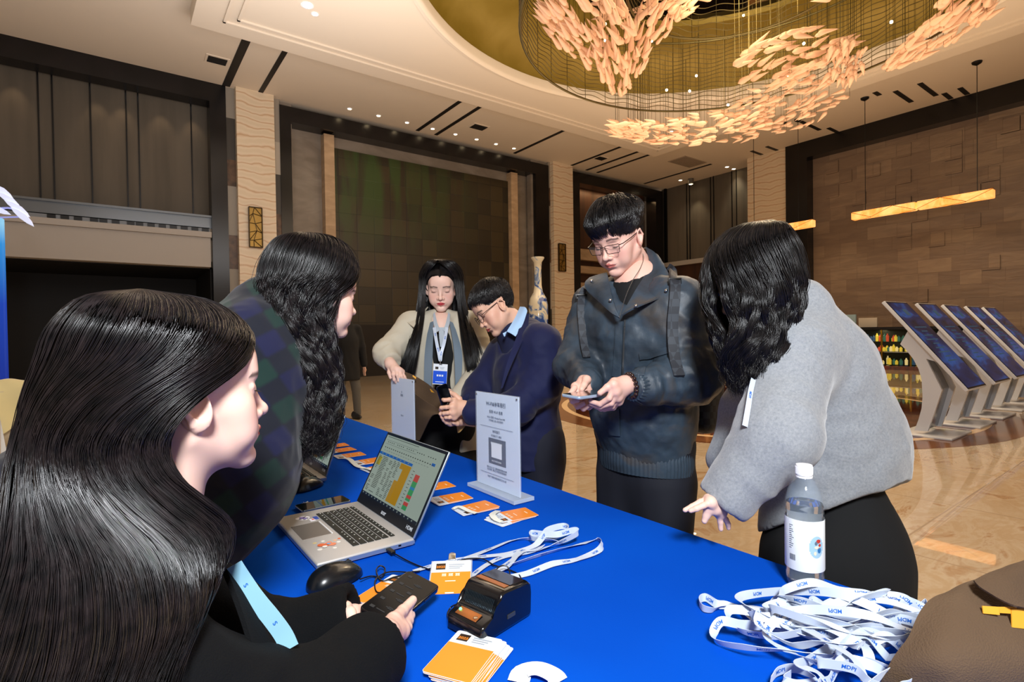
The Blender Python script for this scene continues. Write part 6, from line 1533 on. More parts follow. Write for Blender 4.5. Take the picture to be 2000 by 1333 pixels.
    s.cone(LS, LE, .092, .080, k=.05); s.cone(LE, LW, .082, .055, k=.045); s.cone(LW, LW+(LW-LE)*.12, .050, .046, k=.02)
    s.cone(RS, RE, .09, .075, k=.05); s.cone(RE, RW, .078, .050, k=.045)
    s.cone(P(1236,540,1.87), P(1212,628,1.76), .078, .012, k=.02, sub=True); s.cone(P(1248,520,1.93), P(1240,575,1.9), .075, .06, k=.02, sub=True)
    s.cut(P(1238, 756, 1.64), nrm(LW-LE), LW-.075, LW+.075); s.cut(hem-Z3*.055, -Z3)
    la = LE-LS; fw = LW-LE
    cloth('leather_jacket', s, .0075, ML, t, rel=1, fold=[(.010, (7,7,9), 1, 1), (.006, (15,15,13), 31, 1), (.004, (26,26,20), 33, 1), (.012, across(la, 16, 5), 5, 1, (LS+LE)/2, .2), (.014, across(fw, 26, 7), 8, 1, (LE+LW)/2, .15), (.012, (14,14,20), 12, 1, LE, .14), (.010, (12,12,16), 15, 1, (RS+RE)/2, .22), (.010, (14,14,26), 17, 1, (RE+RW)/2, .14), (.0015, (40,40,40), 3, 0)])
    jk = [c_ for c_ in t.children if c_.name.startswith('leather_jacket')][0]; SF = Surf(jk)
    # collar flaps, placket, pockets, snaps, zip
    def flap(name, ctrl, th=.005, nu=26, nv=18, m=ML, wob=.0):
        G = dense([[P(*c) for c in row] for row in ctrl], nu, nv); V, F = sheet(G, th); return MB().add(V, F).build(name, m, t, True, 80)
    flap('collar', [[(1262,484,1.97),(1274,490,1.93),(1288,505,1.90)], [(1268,520,1.90),(1283,528,1.86),(1310,545,1.80)], [(1240,570,1.80),(1268,578,1.765),(1308,572,1.745)], [(1214,617,1.765),(1240,602,1.735),(1300,577,1.735)]])
    flap('collar', [[(1262,484,1.97),(1255,486,2.02),(1250,492,2.04)], [(1285,500,1.99),(1288,505,1.97),(1292,512,1.95)], [(1292,520,1.93),(1296,528,1.90),(1302,542,1.86)]])
    flap('collar', [[(1186,533,1.93),(1170,537,1.96),(1152,543,1.99)], [(1190,555,1.86),(1172,556,1.88),(1143,553,1.955)], [(1197,585,1.80),(1178,582,1.83),(1146,566,1.93)], [(1210,622,1.765),(1195,612,1.78),(1160,580,1.885)]])
    on_panel('placket', SF, [[(1203,628),(1217,628)],[(1201,680),(1216,680)],[(1196,735),(1213,738)]], ML, t, .005, off=.004)
    on_panel('placket', SF, [[(1190,800),(1210,800)],[(1190,825),(1211,826)],[(1190,850),(1212,852)]], ML, t, .005, off=.004)
    on_panel('chest_pocket', SF, [[(1248,690),(1280,684),(1318,674)],[(1250,703),(1282,698),(1318,688)]], ML, t, .005, off=.004)
    on_panel('pocket_panel', SF, [[(1240,718),(1262,716)],[(1238,735),(1258,735)]], ML, t, .004, off=.003)
    mb = MB()
    for px in ((1301,568,1.722),(1242,598,1.722),(1155,549,1.925),(1192,587,1.79)):
        mb.ball(P(*px), .0056, 12, 8, np.stack([RT, UP, TW]))
    mb.build('snap_buttons', mat('snap silver', '#d9d9d6', .2, metal=1.0), t, True)
    mb = MB(); n_ = 60; pts = crspline([SF(1221,626), SF(1219,660), SF(1218,690), SF(1217,715), SF(1216,738)], n_)
    for i in range(n_): mb.obox(pts[i], (.003, .001, .0014), np.stack([RT, TW, UP]))
    mb.build('zip', mat('zip dark steel', '#4a4d52', .3, metal=.9), t)
    for (a, b, r0, r1, nr) in ((P(1256,757,1.668), P(1236,756,1.634), .052, .040, 26),):
        d, sd, up = frame(b-a); V = []; F = []; K = 96
        for i in range(12):
            u = i/11; c = a*(1-u)+b*u
            for j in range(K): th_ = 2*math.pi*j/K; rr_ = (r0*(1-u)+r1*u)*(1+.05*math.sin(th_*nr))+.004*math.sin(u*math.pi); V.append(c+sd*rr_*math.cos(th_)+up*rr_*math.sin(th_)*1.05)
        for i in range(11):
            for j in range(K): F.append((i*K+j, i*K+(j+1)%K, (i+1)*K+(j+1)%K, (i+1)*K+j))
        F.append(tuple(range(11*K, 12*K))); MB().add(V, F).build('cuff', ML, t, True, 80)
    # ribbed hem
    c = hem-Z3*.045; V = []; F = []; K = 260
    for i in range(7):
        u = i/6
        for j in range(K):
            a = 2*math.pi*j/K; rr_ = 1+.012*math.sin(a*74)+.02*math.sin(u*math.pi); V.append(c+S3*.182*rr_*math.cos(a)+F3*.122*rr_*math.sin(a)+Z3*(.035-.075*u))
    for i in range(6):
        for j in range(K): F.append((i*K+j, i*K+(j+1)%K, (i+1)*K+(j+1)%K, (i+1)*K+j))
    F.append(tuple(range(6*K, 7*K))); MB().add(V, F).build('hem_band', ML, t, True, 80)
    # chain necklace
    pts = crspline([P(1254,492,1.92), P(1257,505,1.885), P(1250,525,1.85), P(1236,548,1.80), P(1222,580,1.765), P(1210,620,1.745)], 90); mb = MB()
    for i, p in enumerate(pts): mb.ball(p, .0016, 6, 4)
    mb.build('necklace', mat('necklace silver', '#cfcfcc', .2, metal=1.0), t, True)
    # bead bracelet
    b = bpy.data.objects; c = P(1231, 754, 1.637); d = nrm(LW-LE); _, sd, up = frame(d); mb = MB()
    for i in range(18): a = 2*math.pi*i/18; mb.ball(c+sd*.033*math.cos(a)+up*.037*math.sin(a), .0064 if i != 9 else .0072, 12, 8)
    mb.build('bead_bracelet', mat('brown beads', '#2a1714', .2, coat=.5), t, True)
    # backpack: straps over both shoulders, checked body behind
    MK = node_mat('checked canvas', lambda nt, N, L, b: (lambda tc, ck: (L.new(tc.outputs['Object'], ck.inputs['Vector']), L.new(ck.outputs['Color'], b.inputs['Base Color'])))(N.new('ShaderNodeTexCoord'), N_(N, 'ShaderNodeTexChecker', Scale=42.0, Color1=(.010,.013,.020,1), Color2=(.026,.033,.044,1))))
    MK.node_tree.nodes['Principled BSDF'].inputs['Roughness'].default_value = .6
    bp_ = thing('backpack', 'dark checked backpack worn by the man in the leather jacket', 'backpack', P(1330, 760, 2.15))
    cc = P(1305, 720, 2.18)
    s = SDF(); s.box(cc+S3*.05, (.17, .07, .24), np.stack([S3, F3, Z3]), .05, k=.02); s.box(cc-F3*.06+S3*.06-Z3*.10, (.13, .05, .11), np.stack([S3, F3, Z3]), .04, k=.02); cloth('main_pack', s, .012, MK, bp_, fold=[(.006, (8,8,8), 2, 0)])
    def strap(ctrl, w=.045, name='strap', m=MK):
        p = crspline([P(*c) if c[2] else SF(c[0], c[1], .008, 1.9) for c in ctrl], 30); T = np.gradient(p, axis=0); T = nrm_rows(T); sd = np.cross(T, TW); sd = nrm_rows(sd); V, F = sheet(np.stack([p-sd*w/2, p, p+sd*w/2], 1), .009); return MB().add(V, F).build(name, m, bp_, True, 80)
    strap([(*c_, 0) for c_ in ((1305,524),(1313,531),(1317,542),(1319,560),(1317,590),(1314,625),(1314,660),(1318,700),(1326,735))], .034)
    strap([(*c_, 0) for c_ in ((1143,566),(1138,576),(1135,600),(1137,630),(1140,665),(1146,700))], .026)
    for c_ in ((1318,548),(1136,578)):
        q0 = SF(c_[0], c_[1], .016); mb = MB(); mb.obox(q0, (.019, .0035, .004), np.stack([RT, TW, UP]), .001); mb.obox(q0-UP*.012, (.019, .0035, .003), np.stack([RT, TW, UP]), .001)
        for sg in (-1, 1): mb.obox(q0-UP*.006+RT*sg*.018, (.003, .0035, .010), np.stack([RT, TW, UP]), .001)
        mb.build('buckle', M_BLACKM, bp_, True)
    return t
build_leather_man()
a_ = nrm(np.array(cv(.66,-.05,.75))); l_ = nrm(np.array(cv(.75,.02,-.66))); n_ = np.cross(a_, l_); n_ = n_ if n_[2] > 0 else -n_
phone(P(1146, 771, 1.645), [a_, np.cross(n_, a_), n_], 'pale blue phone held flat in both hands by the man in the leather jacket', frame_m=mat('phone pale blue', '#a9bdd3', .3, metal=.3))
# ================================================================== PERSON: long-haired woman in the foreground (seated, profile)
def build_foreground_woman():
    F3 = nrm(np.array((1,.08,0))); S3 = np.cross(Z3, F3)
    hip = np.array((-.06,.84,.55)); t = thing('person', 'person with long straight dark hair and black coat seated in the foreground holding a phone', 'person', (-.06,.84,.0))
    M, head = make_head(P(358, 768, .70), nrm(np.array((1,.20,.02))), Z3+F3*-.08, .98, SKIN['pale'], h=.2, sex='f', jaw=.94, w=.95, neck=4.9, hairline=6.3, necklen=11, neckdir=(0,-2.2,-9))
    s = SDF(); s.cone((-.02,.82,1.05), hip, .07, .1, k=.05); s.cone(hip, (.34,.76,.50), .07, .06, k=.03); s.cone(hip, (.34,.95,.50), .07, .06, k=.03)
    for y in (.76,.95): s.cone((.34,y,.50), (.32,y,.1), .05, .035, k=.03)
    V, Q = s.mesh(.015); parts = [head, (V, Q, SKIN['pale'])]; q = lambda *a: [P(*b) for b in a]
    # right hand (nearer), thumb on the phone
    s = SDF(); w = P(748,1245,0.823); kn = q((760,1228,0.868),(772,1226,0.885),(780,1228,0.896),(784,1234,0.890))
    fi = [q((762,1225,0.874),(780,1210,0.930),(797,1196,0.958),(800,1182,0.963)), q((772,1225,0.885),(788,1214,0.935),(802,1203,0.963),(800,1190,0.969)), q((780,1228,0.896),(792,1222,0.930),(799,1214,0.952),(794,1204,0.963)), q((784,1236,0.890),(792,1232,0.913),(797,1226,0.930),(794,1216,0.941))]
    PN = np.array((.121,-.238,.964)); PC_ = np.array((.415,.914,.795)); onp = lambda px, py, h=.014: CO+ray(px, py)*(PN.dot(PC_+PN*h-CO)/PN.dot(ray(px, py)))
    th = [P(754,1228,.85), P(768,1212,.885), onp(786,1194,.016), onp(806,1173,.013)]; hand_sdf(s, w, kn, fi, th, arm=P(722,1262,0.773), rf=.0080, rp=.0115)
    V, Q = s.mesh(.0018); parts.append((V, Q, SKIN['pale']))
    s = SDF(); w = P(655,1213,0.941); kn = q((690,1196,0.963),(688,1206,0.952),(684,1216,0.946),(678,1226,0.941))
    fi = [q((690,1194,0.963),(712,1188,0.980),(735,1186,0.986),(752,1186,0.980)), q((688,1206,0.952),(714,1204,0.969),(738,1203,0.974),(752,1204,0.969)), q((684,1218,0.946),(704,1226,0.963),(724,1228,0.969),(740,1224,0.963)), q((678,1228,0.941),(694,1240,0.952),(712,1244,0.958),(724,1238,0.952))]
    th = q((664,1200,0.930),(674,1190,0.918),(684,1198,0.902),(690,1212,0.890)); hand_sdf(s, w, kn, fi, th, arm=P(615,1222,0.952), rf=.0080, rp=.0115)
    V, Q = s.mesh(.0018); parts.append((V, Q, SKIN['pale']))
    body_mesh(t, parts); lashes(M, t, down=-.15)
    MB().tube([P(*a) for a in ((660,1240,.80),(668,1234,.795),(676,1236,.80))], .0016, 6).build('ring', mat('silver ring', '#e6e6ea', .15, metal=1.0), t, True)
    LV = [(268,292,566,.70,.01,0,45), (196,400,588,.70,.075,0,45), (150,464,640,.70,.105,30,45), (128,474,700,.70,.110,78,45), (112,460,765,.695,.112,134,40), (100,450,830,.69,.112,156,35), (88,444,890,.68,.110,150,36), (70,440,950,.665,.106,120,38), (34,440,1030,.64,.105,74,42), (-20,416,1120,.60,.10,40,45), (-70,376,1215,.55,.088,10,45), (-120,330,1310,.51,.075,0,45), (-160,300,1400,.48,.06,0,45)]
    long_hair(t, LV, S=13000, n=40, r=.00060, wave=.0035, freq=1.2, clump=.35, K=200, seed=5, m=M_HAIRB, rho=(.93,1.035), under=.925, tend=(.86,1.0), frizz=.0016, wstart=.25)
    LV2 = [(380,400,790,.635,.012,0,0), (398,416,850,.625,.010,0,0), (408,424,905,.62,.008,0,0), (398,420,960,.61,.012,0,0), (384,416,1030,.61,.015,0,0)]
    # coat
    MC = mat('black wool coat', '#07080a', .95, spec=.2, bump=(500, .25, 2))
    s = SDF(); s.cone((-.03,.82,.94), (-.05,.83,.62), .125, .135, k=.06, flat=(F3, 1.15)); s.cone((-.02,.72,.93), (-.02,.94,.95), .085, k=.06)
    s.cone((-.03,.82,1.02), (-.03,.82,.94), .075, .1, k=.04)
    RS, LS = np.array((-.01,.67,.935)), np.array((-.01,.985,.97)); RE = P(545,1420,.64); RW = P(722,1280,.765); LE = P(520,1262,.92); LW = P(668,1212,.93)
    s.cone(RS, RE, .075, .070, k=.04); s.cone(RE, RW, .068, .056, k=.04); s.cone(LS, LE, .075, .062, k=.05); s.cone(LE, LW+nrm(LW-LE)*.03, .060, .056, k=.03)
    s.cone((.0,.82,.62), (.36,.75,.60), .10, .085, k=.06); s.cone((.0,.86,.62), (.36,.95,.60), .10, .085, k=.06)
    d = nrm(RW-RE); s.cone(RW+d*.0, RW+d*.075, .040, .048, k=.012, sub=True); s.cut(RW+d*.030, d, RW-.1, RW+.1)
    d2 = nrm(LW-LE); s.cone(LW+d2*.005, LW+d2*.09, .036, .044, k=.008, sub=True); s.cut(LW+d2*.022, d2, LW-.09, LW+.09)
    s.cone((.10,.83,1.0), (.095,.83,.80), .035, .015, k=.02, sub=True)
    cloth('coat', s, .006, MC, t, fold=[(.006, (10,10,10), 3, 1), (.007, (20,20,14), 6, 1, RE, .16), (.006, (22,22,22), 8, 1, LE, .12)])
    G = dense([[P(418,1080,.69),P(440,1100,.70),P(470,1128,.72)],[P(440,1120,.665),P(480,1160,.685),P(520,1185,.71)],[P(470,1200,.64),P(520,1240,.66),P(555,1262,.69)],[P(500,1300,.62),P(540,1320,.64),P(570,1333,.67)]], 20, 12)
    V, F = sheet(G, .006); MB().add(V, F).build('coat_lapel', MC, t, True, 80)
    s = SDF(); 
    for y in (.76,.95): s.cone((.34,y,.55), (.32,y,.12), .075, .055, k=.03)
    cloth('trousers', s, .012, mat('black trousers', '#0b0c10', .8), t)
    shoes(t, np.array((.30,.855,0)), S3, F3, dx=.075)
    return t
build_foreground_woman()
ln_, p_ = ribbon('lanyard', 'pale blue and white lanyard round the neck of the seated woman in the foreground', [P(455,1105,.67), P(478,1140,.672), P(503,1175,.665), P(530,1208,.66), P(553,1240,.658), P(566,1268,.655)], [0], w=.024, upref=TW, txt='S', step=.06, n=40)
for o_ in ln_.children: o_.data.materials[0] = mat('pale blue satin', '#86b4c8', .5)
ac_ = np.array((.483,-.834,-.267)); al_ = np.array((.867,.498,.014)); no_ = np.array((.121,-.238,.964))
M_PS = node_mat('phone chat screen', lambda nt, N, L, b: (b.inputs['Base Color'].__setattr__('default_value', (.004,.004,.005,1)), b.inputs['Roughness'].__setattr__('default_value', .12), b.inputs['Specular IOR Level'].__setattr__('default_value', .08)))
pt, pc, pax, pscr = phone((.415,.914,.795), [ac_, al_, no_], 'black smartphone held in both hands by the seated woman in the foreground', frame_m=mat('phone black', '#0a0b0e', .25, coat=.5), T=.011, screen=M_PS)
mb = MB(); rr = random.Random(5)
for k in range(9):
    mb.obox(pc+pax[1]*(.058-.0145*k)+pax[0]*(-.022+(.028 if k % 2 else 0))+pax[2]*.0062, (.0045, .0032, .0002), pax); 
    if k % 3: mb.obox(pc+pax[1]*(.058-.0145*k)+pax[0]*(.006 if k % 2 else -.004)+pax[2]*.0062, (.009, .0012, .0002), pax)
mb.build('screen_icons', mat('dim icons', '#12161a', .6, emit='#56606c', estr=.10), pscr)

# ================================================================== PERSON: wavy-haired woman in the plaid coat
def build_plaid_woman():
    F3 = nrm(np.array((1,.12,0))); S3 = np.cross(Z3, F3); hip = np.array((-.10,1.42,.88))
    t = thing('person', 'person with long wavy dark hair and navy green plaid coat leaning over the far laptop', 'person', (hip[0], hip[1], 0))
    M, head = make_head(P(627, 575, 1.46), F3+np.array((0,.02,-.14)), Z3+F3*.14, .98, SKIN['pale'], h=.22, sex='f', jaw=.94, w=.95, neck=4.8, hairline=6.6, necklen=10, neckdir=(0,-4.5,-8))
    s = SDF(); s.cone(P(545,640,1.47), hip-Z3*.03, .06, .09, k=.05); legs_to_floor(s, hip, S3, F3, .07, .04, .09); V, Q = s.mesh(.018); parts = [head, (V, Q, SKIN['pale'])]; q = lambda *a: [P(*b) for b in a]
    s = SDF(); w = P(556, 925, 1.88); kn = q((568,925,1.93),(567,930,1.925),(565,936,1.92),(562,941,1.915))
    fi = [q((568,925,1.93),(578,924,1.97),(586,928,1.99),(589,934,1.99)), q((567,930,1.925),(577,931,1.96),(585,936,1.975),(588,941,1.975)), q((565,936,1.92),(574,938,1.95),(581,943,1.96),(583,947,1.96)), q((562,941,1.915),(570,944,1.93),(576,948,1.94),(578,951,1.94))]
    th = q((560,938,1.89),(566,946,1.90),(572,950,1.91)); hand_sdf(s, w, kn, fi, th, arm=P(540, 900, 1.75), rf=.008, rp=.0115); V, Q = s.mesh(.0025); parts.append((V, Q, SKIN['pale']))
    body_mesh(t, parts); lashes(M, t, down=-.35)
    LV = [(590,604,455,1.46,.01,0,36), (550,660,470,1.46,.07,0,36), (526,686,505,1.46,.10,30,36), (518,690,545,1.46,.11,64,36), (518,670,575,1.45,.112,88,36), (530,650,625,1.43,.10,104,40), (552,652,680,1.41,.08,70,40), (566,658,740,1.40,.062,20,40), (570,660,790,1.395,.055,0,40), (574,650,835,1.39,.048,0,40), (582,636,870,1.385,.04,0,40), (592,624,900,1.38,.03,0,40)]
    long_hair(t, LV, S=9000, n=64, r=.00075, wave=.0115, freq=6.0, clump=.45, K=240, seed=8, m=M_HAIRB, rho=(.82,1.05), under=.84, tend=(.76,.98), frizz=.0045, wstart=.25)
    def _pl(nt, N, L, b):
        tc = N.new('ShaderNodeTexCoord'); mp = N.new('ShaderNodeMapping'); mp.inputs['Rotation'].default_value = (.2,.5,.3); L.new(tc.outputs['Object'], mp.inputs[0]); sp = N.new('ShaderNodeSeparateXYZ'); L.new(mp.outputs[0], sp.inputs[0])
        ws = []
        for ax in (0, 2):
            m = N.new('ShaderNodeMath'); m.operation = 'MULTIPLY'; m.inputs[1].default_value = 62.0; L.new(sp.outputs[ax], m.inputs[0]); s_ = N.new('ShaderNodeMath'); s_.operation = 'SINE'; L.new(m.outputs[0], s_.inputs[0])
            r = N.new('ShaderNodeMapRange'); r.inputs[1].default_value = -.25; r.inputs[2].default_value = .25; L.new(s_.outputs[0], r.inputs[0]); ws.append(r)
        a = N.new('ShaderNodeMath'); a.operation = 'ADD'; L.new(ws[0].outputs[0], a.inputs[0]); L.new(ws[1].outputs[0], a.inputs[1]); h = N.new('ShaderNodeMath'); h.operation = 'MULTIPLY'; h.inputs[1].default_value = .5; L.new(a.outputs[0], h.inputs[0])
        r = ramp(N, [(0, '#0b1036'), (.5, '#070d1c'), (1, '#072722')]); L.new(h.outputs[0], r.inputs['Fac']); L.new(r.outputs[0], b.inputs['Base Color']); b.inputs['Roughness'].default_value = .95; b.inputs['Sheen Weight'].default_value = .15
    MP = node_mat('dark blue green plaid', _pl)
    s = SDF(); nk = P(530,632,1.48); ch = P(488,745,1.38); wa = P(455,920,1.30)
    s.cone(nk, hip+Z3*.02, .115, .175, k=.08, flat=(F3, 1.15)); s.cone(hip, hip-Z3*.18, .175, .18, k=.06); s.cone(nk, ch, .10, .15, k=.08, flat=(F3, 1.1)); s.cone(ch, wa, .155, .14, k=.08, flat=(F3, 1.12)); s.cone(wa, np.array((-.02,1.36,.72)), .14, .165, k=.08, flat=(F3, 1.1))
    s.cone(P(492,668,1.33), P(540,648,1.62), .078, k=.06)
    RS = P(480,695,1.30); RE = P(505,860,1.38); RW = P(548,915,1.80); s.cone(RS, RE, .078, .062, k=.04); s.cone(RE, RW, .06, .042, k=.03)
    LS = P(575,665,1.66); LE = P(560,800,1.85); LW = P(575,890,2.05); s.cone(LS, LE, .07, .06, k=.04); s.cone(LE, LW, .06, .04, k=.03)
    s.cone(P(540,625,1.49), P(562,575,1.51), .060, k=.02)
    cloth('plaid_coat', s, .008, MP, t, fold=[(.010, (7,7,7), 3, 1), (.012, (14,14,9), 6, 1, RE, .22), (.005, (16,16,14), 9, 1)])
    s = SDF(); legs_to_floor(s, hip-Z3*.06, S3, F3, .11, .06, .09); cloth('trousers', s, .014, mat('black trousers', '#0b0c10', .8), t); shoes(t, hip, S3, F3)
    return t
build_plaid_woman()
# ================================================================== PERSON: woman in the beige jacket, facing the camera
def build_beige_woman():
    F3 = flat(cv(.10,0,.99)); S3 = np.cross(Z3, F3); hip = P(862, 850, 2.78)
    t = thing('person', 'person with long straight black hair, beige jacket and blue badge, facing the camera', 'person', (hip[0], hip[1], 0))
    M, head = make_head(P(862, 561, 2.78), cv(.06,-.34,.94), cv(.0,.95,.3), 1.0, SKIN['pale'], h=.26, sex='f', jaw=.95, w=.98, neck=4.6, hairline=7.7, necklen=11, neckdir=(0,-3,-9), lipc=np.array(lin('#c23f48')))
    s = SDF(); s.cone(P(862,640,2.8), hip, .09, .1, k=.05); legs_to_floor(s, hip, S3, F3, .08, .04, .09); V, Q = s.mesh(.02); parts = [head, (V, Q, SKIN['pale'])]; q = lambda *a: [P(*b) for b in a]
    s = SDF(); w = P(763, 712, 2.56); kn = q((768,722,2.52),(774,722,2.515),(780,724,2.52),(785,727,2.53))
    fi = [q((768,722,2.52),(768,732,2.50),(770,742,2.505),(774,748,2.52)), q((774,722,2.515),(776,733,2.495),(779,744,2.50),(783,750,2.515)), q((780,724,2.52),(784,735,2.50),(788,745,2.505),(791,751,2.52)), q((785,727,2.53),(790,737,2.515),(794,745,2.52),(796,750,2.53))]
    th = q((762,718,2.55),(760,728,2.53),(763,738,2.52)); hand_sdf(s, w, kn, fi, th, arm=P(756, 695, 2.62), rf=.0082, rp=.0125); V, Q = s.mesh(.003); parts.append((V, Q, SKIN['pale']))
    s = SDF(); w = P(888, 780, 2.50); kn = q((880,770,2.46),(877,776,2.455),(876,783,2.46),(877,789,2.47))
    fi = [q((880,770,2.46),(876,764,2.44),(872,766,2.42)), q((877,776,2.455),(870,774,2.44),(866,779,2.43)), q((876,783,2.46),(868,784,2.445),(864,788,2.44)), q((877,789,2.47),(870,791,2.455),(867,794,2.45))]
    th = q((884,770,2.48),(879,765,2.45),(875,763,2.43)); hand_sdf(s, w, kn, fi, th, arm=P(905, 780, 2.56), rf=.0082, rp=.0120); V, Q = s.mesh(.003); parts.append((V, Q, SKIN['pale']))
    body_mesh(t, parts); lashes(M, t, down=-.45)
    LV = [(852,864,508,2.78,.01,0,-98), (838,886,514,2.78,.08,10,-98), (829,897,526,2.78,.108,56,-95), (824,901,539,2.78,.112,88,-92), (823,902,552,2.78,.112,104,-90), (820,906,585,2.77,.11,106,-90), (814,914,620,2.75,.105,98,-90), (804,926,655,2.71,.115,88,-90), (794,938,690,2.68,.12,84,-90), (786,945,722,2.66,.11,88,-90), (782,950,745,2.66,.10,96,-90)]
    long_hair(t, LV, S=7000, n=40, r=.0010, wave=.008, freq=1.6, clump=.75, K=60, seed=14, rho=(.86,1.04), under=.88, tend=(.6,1.0), frizz=.004, wstart=.4, fill=True); part_cap(t, M, r=.0011, S=4600, y=(-6, 8.35), back=.45)
    # clothes
    MB_ = mat('beige cotton', '#c3bba8', .8, noise=(3, '#b5ad9b', 3)); MG_ = mat('grey wool', '#6f7e8c', .85); MK_ = mat('black knit', '#08090b', .85); MPo = mat('grey polo', '#a9b2bb', .8)
    s = SDF(); nk = P(862,634,2.80); ch = P(862,690,2.80); wa = P(864,800,2.79)
    LS, RS = P(916,640,2.79), P(806,640,2.78)
    s.cone(ch-S3*.06, ch+S3*.06, .125, k=.05, flat=(F3,1.12)); s.cone(ch, wa, .13, .13, k=.06, flat=(F3,1.08)); s.cone(wa, P(864,870,2.79), .13, .13, k=.05); pass
    s.cone(nk, LS, .05, .05, k=.04); s.cone(nk, RS, .05, .05, k=.04); cloth('black_top', s, .01, MK_, t)
    # jacket shell: open at the front
    s = SDF(); hem = P(866,868,2.79)
    s.cone(ch-S3*.07, ch+S3*.07, .128, k=.05, flat=(F3,1.15)); s.cone(ch, wa, .165, .175, k=.06, flat=(F3,1.25)); s.cone(wa-S3*.05, hem-S3*.05, .15, .165, k=.06, flat=(F3,1.2)); s.cone(wa+S3*.05, hem+S3*.05, .15, .165, k=.06, flat=(F3,1.2))
    s.cone(nk, LS, .07, .075, k=.05); s.cone(nk, RS, .07, .075, k=.05)
    RE, RW = P(756, 690, 2.66), P(764, 706, 2.60); LE, LW = P(948, 720, 2.70), P(893, 780, 2.53)
    s.cone(RS, RE, .072, .064, k=.05); s.cone(RE, RW, .062, .050, k=.03); s.cone(LS, LE, .080, .070, k=.05); s.cone(LE, LW, .068, .048, k=.04)
    for a, b, ra, rb in ((P(862,606,2.72), P(862,648,2.66), .055, .062), (P(862,636,2.67), P(866,730,2.615), .05, .075), (P(866,730,2.615), P(862,900,2.60), .075, .11)): s.cone(a, b, ra, rb, k=.015, sub=True)
    s.cut(hem-Z3*.02, -Z3); d = nrm(RW-RE); s.cut(RW+d*.012, d, RW-.09, RW+.09); d = nrm(LW-LE); s.cut(LW+d*.012, d, LW-.09, LW+.09)
    cloth('beige_jacket', s, .008, MB_, t, fold=[(.009, (8,8,5), 3, 1), (.010, across(LE-LS, 16, 6), 5, 1, (LS+LE)/2, .2), (.010, (16,16,22), 8, 1, LE, .14), (.010, (16,16,22), 9, 1, RE, .14)])
    def pc(name, ctrl, m, th=.004, nu=20, nv=8):
        V, F = sheet(dense([[P(*c) for c in r] for r in ctrl], nu, nv), th); return MB().add(V, F).build(name, m, t, True, 80)
    pc('grey_lapel', [[(846,628,2.70),(838,632,2.72)],[(845,680,2.62),(830,690,2.635)],[(843,740,2.585),(828,750,2.60)],[(838,800,2.58),(822,810,2.60)],[(828,832,2.60),(814,826,2.62)]], MG_)
    pc('grey_lapel', [[(878,628,2.70),(886,632,2.72)],[(886,680,2.62),(902,690,2.635)],[(889,740,2.585),(900,748,2.60)],[(889,780,2.58),(900,785,2.60)]], MG_)
    pc('polo_collar', [[(846,614,2.74),(849,610,2.76)],[(847,632,2.69),(855,634,2.68)],[(852,650,2.66),(860,645,2.665)]], MPo); pc('polo_collar', [[(879,614,2.74),(876,610,2.76)],[(878,632,2.69),(870,634,2.68)],[(872,650,2.66),(864,645,2.665)]], MPo)
    pc('polo_placket', [[(857,640,2.672),(868,640,2.672)],[(858,660,2.655),(867,660,2.655)],[(860,678,2.648),(866,678,2.648)]], MPo)
    pc('jacket_collar', [[(836,600,2.80),(828,606,2.82)],[(822,618,2.72),(806,622,2.74)],[(808,640,2.66),(792,628,2.70)]], MB_, .005)
    SF = Surf([c_ for c_ in t.children if c_.name.startswith('black_top')][0])
    s = SDF(); legs_to_floor(s, hip+Z3*.02, S3, F3, .13, .075, .085); s.cone(hip-S3*.05+Z3*.1, hip+S3*.05+Z3*.1, .13, k=.06); cloth('trousers', s, .012, mat('black wide trousers', '#07080a', .85), t, fold=[(.006, (12,12,2), 5, 1)]); shoes(t, hip, S3, F3)
    return t
build_beige_woman()
lt, _ = ribbon('lanyard', 'white lanyard hanging round the neck of the woman in the beige jacket', [P(848,640,2.64),P(852,665,2.585),P(857,690,2.565),P(860,704,2.56),P(862,690,2.562),P(868,668,2.58),P(873,640,2.64)], [0], w=.015, upref=TW, n=60, start=.05)
bt = thing('name_badge', 'blue and white name badge on the chest of the woman in the beige jacket', 'name badge', P(859,731,2.555))
up_ = UP*.999; c0 = P(859.5,731.5,2.552); axx = [nrm(RT-UP*.06), nrm(UP+RT*.06), TW]; W_, H_ = .0275*2.45, .086
mb = MB(); mb.mat(0); mb.obox(c0, (W_/2, H_*.5+.006, .0012), axx, .0008); mb.mat(1); mb.obox(c0-axx[1]*H_*.17+axx[2]*.0014, (W_/2-.001, H_*.355, .0003), axx); mb.mat(2); mb.obox(c0+axx[1]*H_*.34-axx[0]*W_*.25+axx[2]*.0014, (W_*.11, H_*.07, .0002), axx)
mb.mat(3)
for k in range(3): mb.obox(c0+axx[1]*H_*(.39-.05*k)+axx[0]*W_*.12+axx[2]*.0014, (W_*(.17-.03*k), .0009, .0002), axx)
mb.mat(0)
for k in (-1,0,1): mb.obox(c0-axx[1]*H_*.07+axx[0]*k*.0115+axx[2]*.0019, (.0040, .0042, .0002), axx)
mb.obox(c0-axx[1]*H_*.42+axx[2]*.0019, (W_*.30, .0014, .0002), axx)
mb.build('badge_card', [M_CARD, M_CBLUE, M_LOGO, M_GTXT], bt)
mb = MB(); mb.tube([P(860,704,2.558), P(859.5,716,2.556)], .002, 6); mb.obox(c0+axx[1]*(H_*.5+.004), (.007,.003,.002), axx); mb.build('clip', M_STEEL, bt)
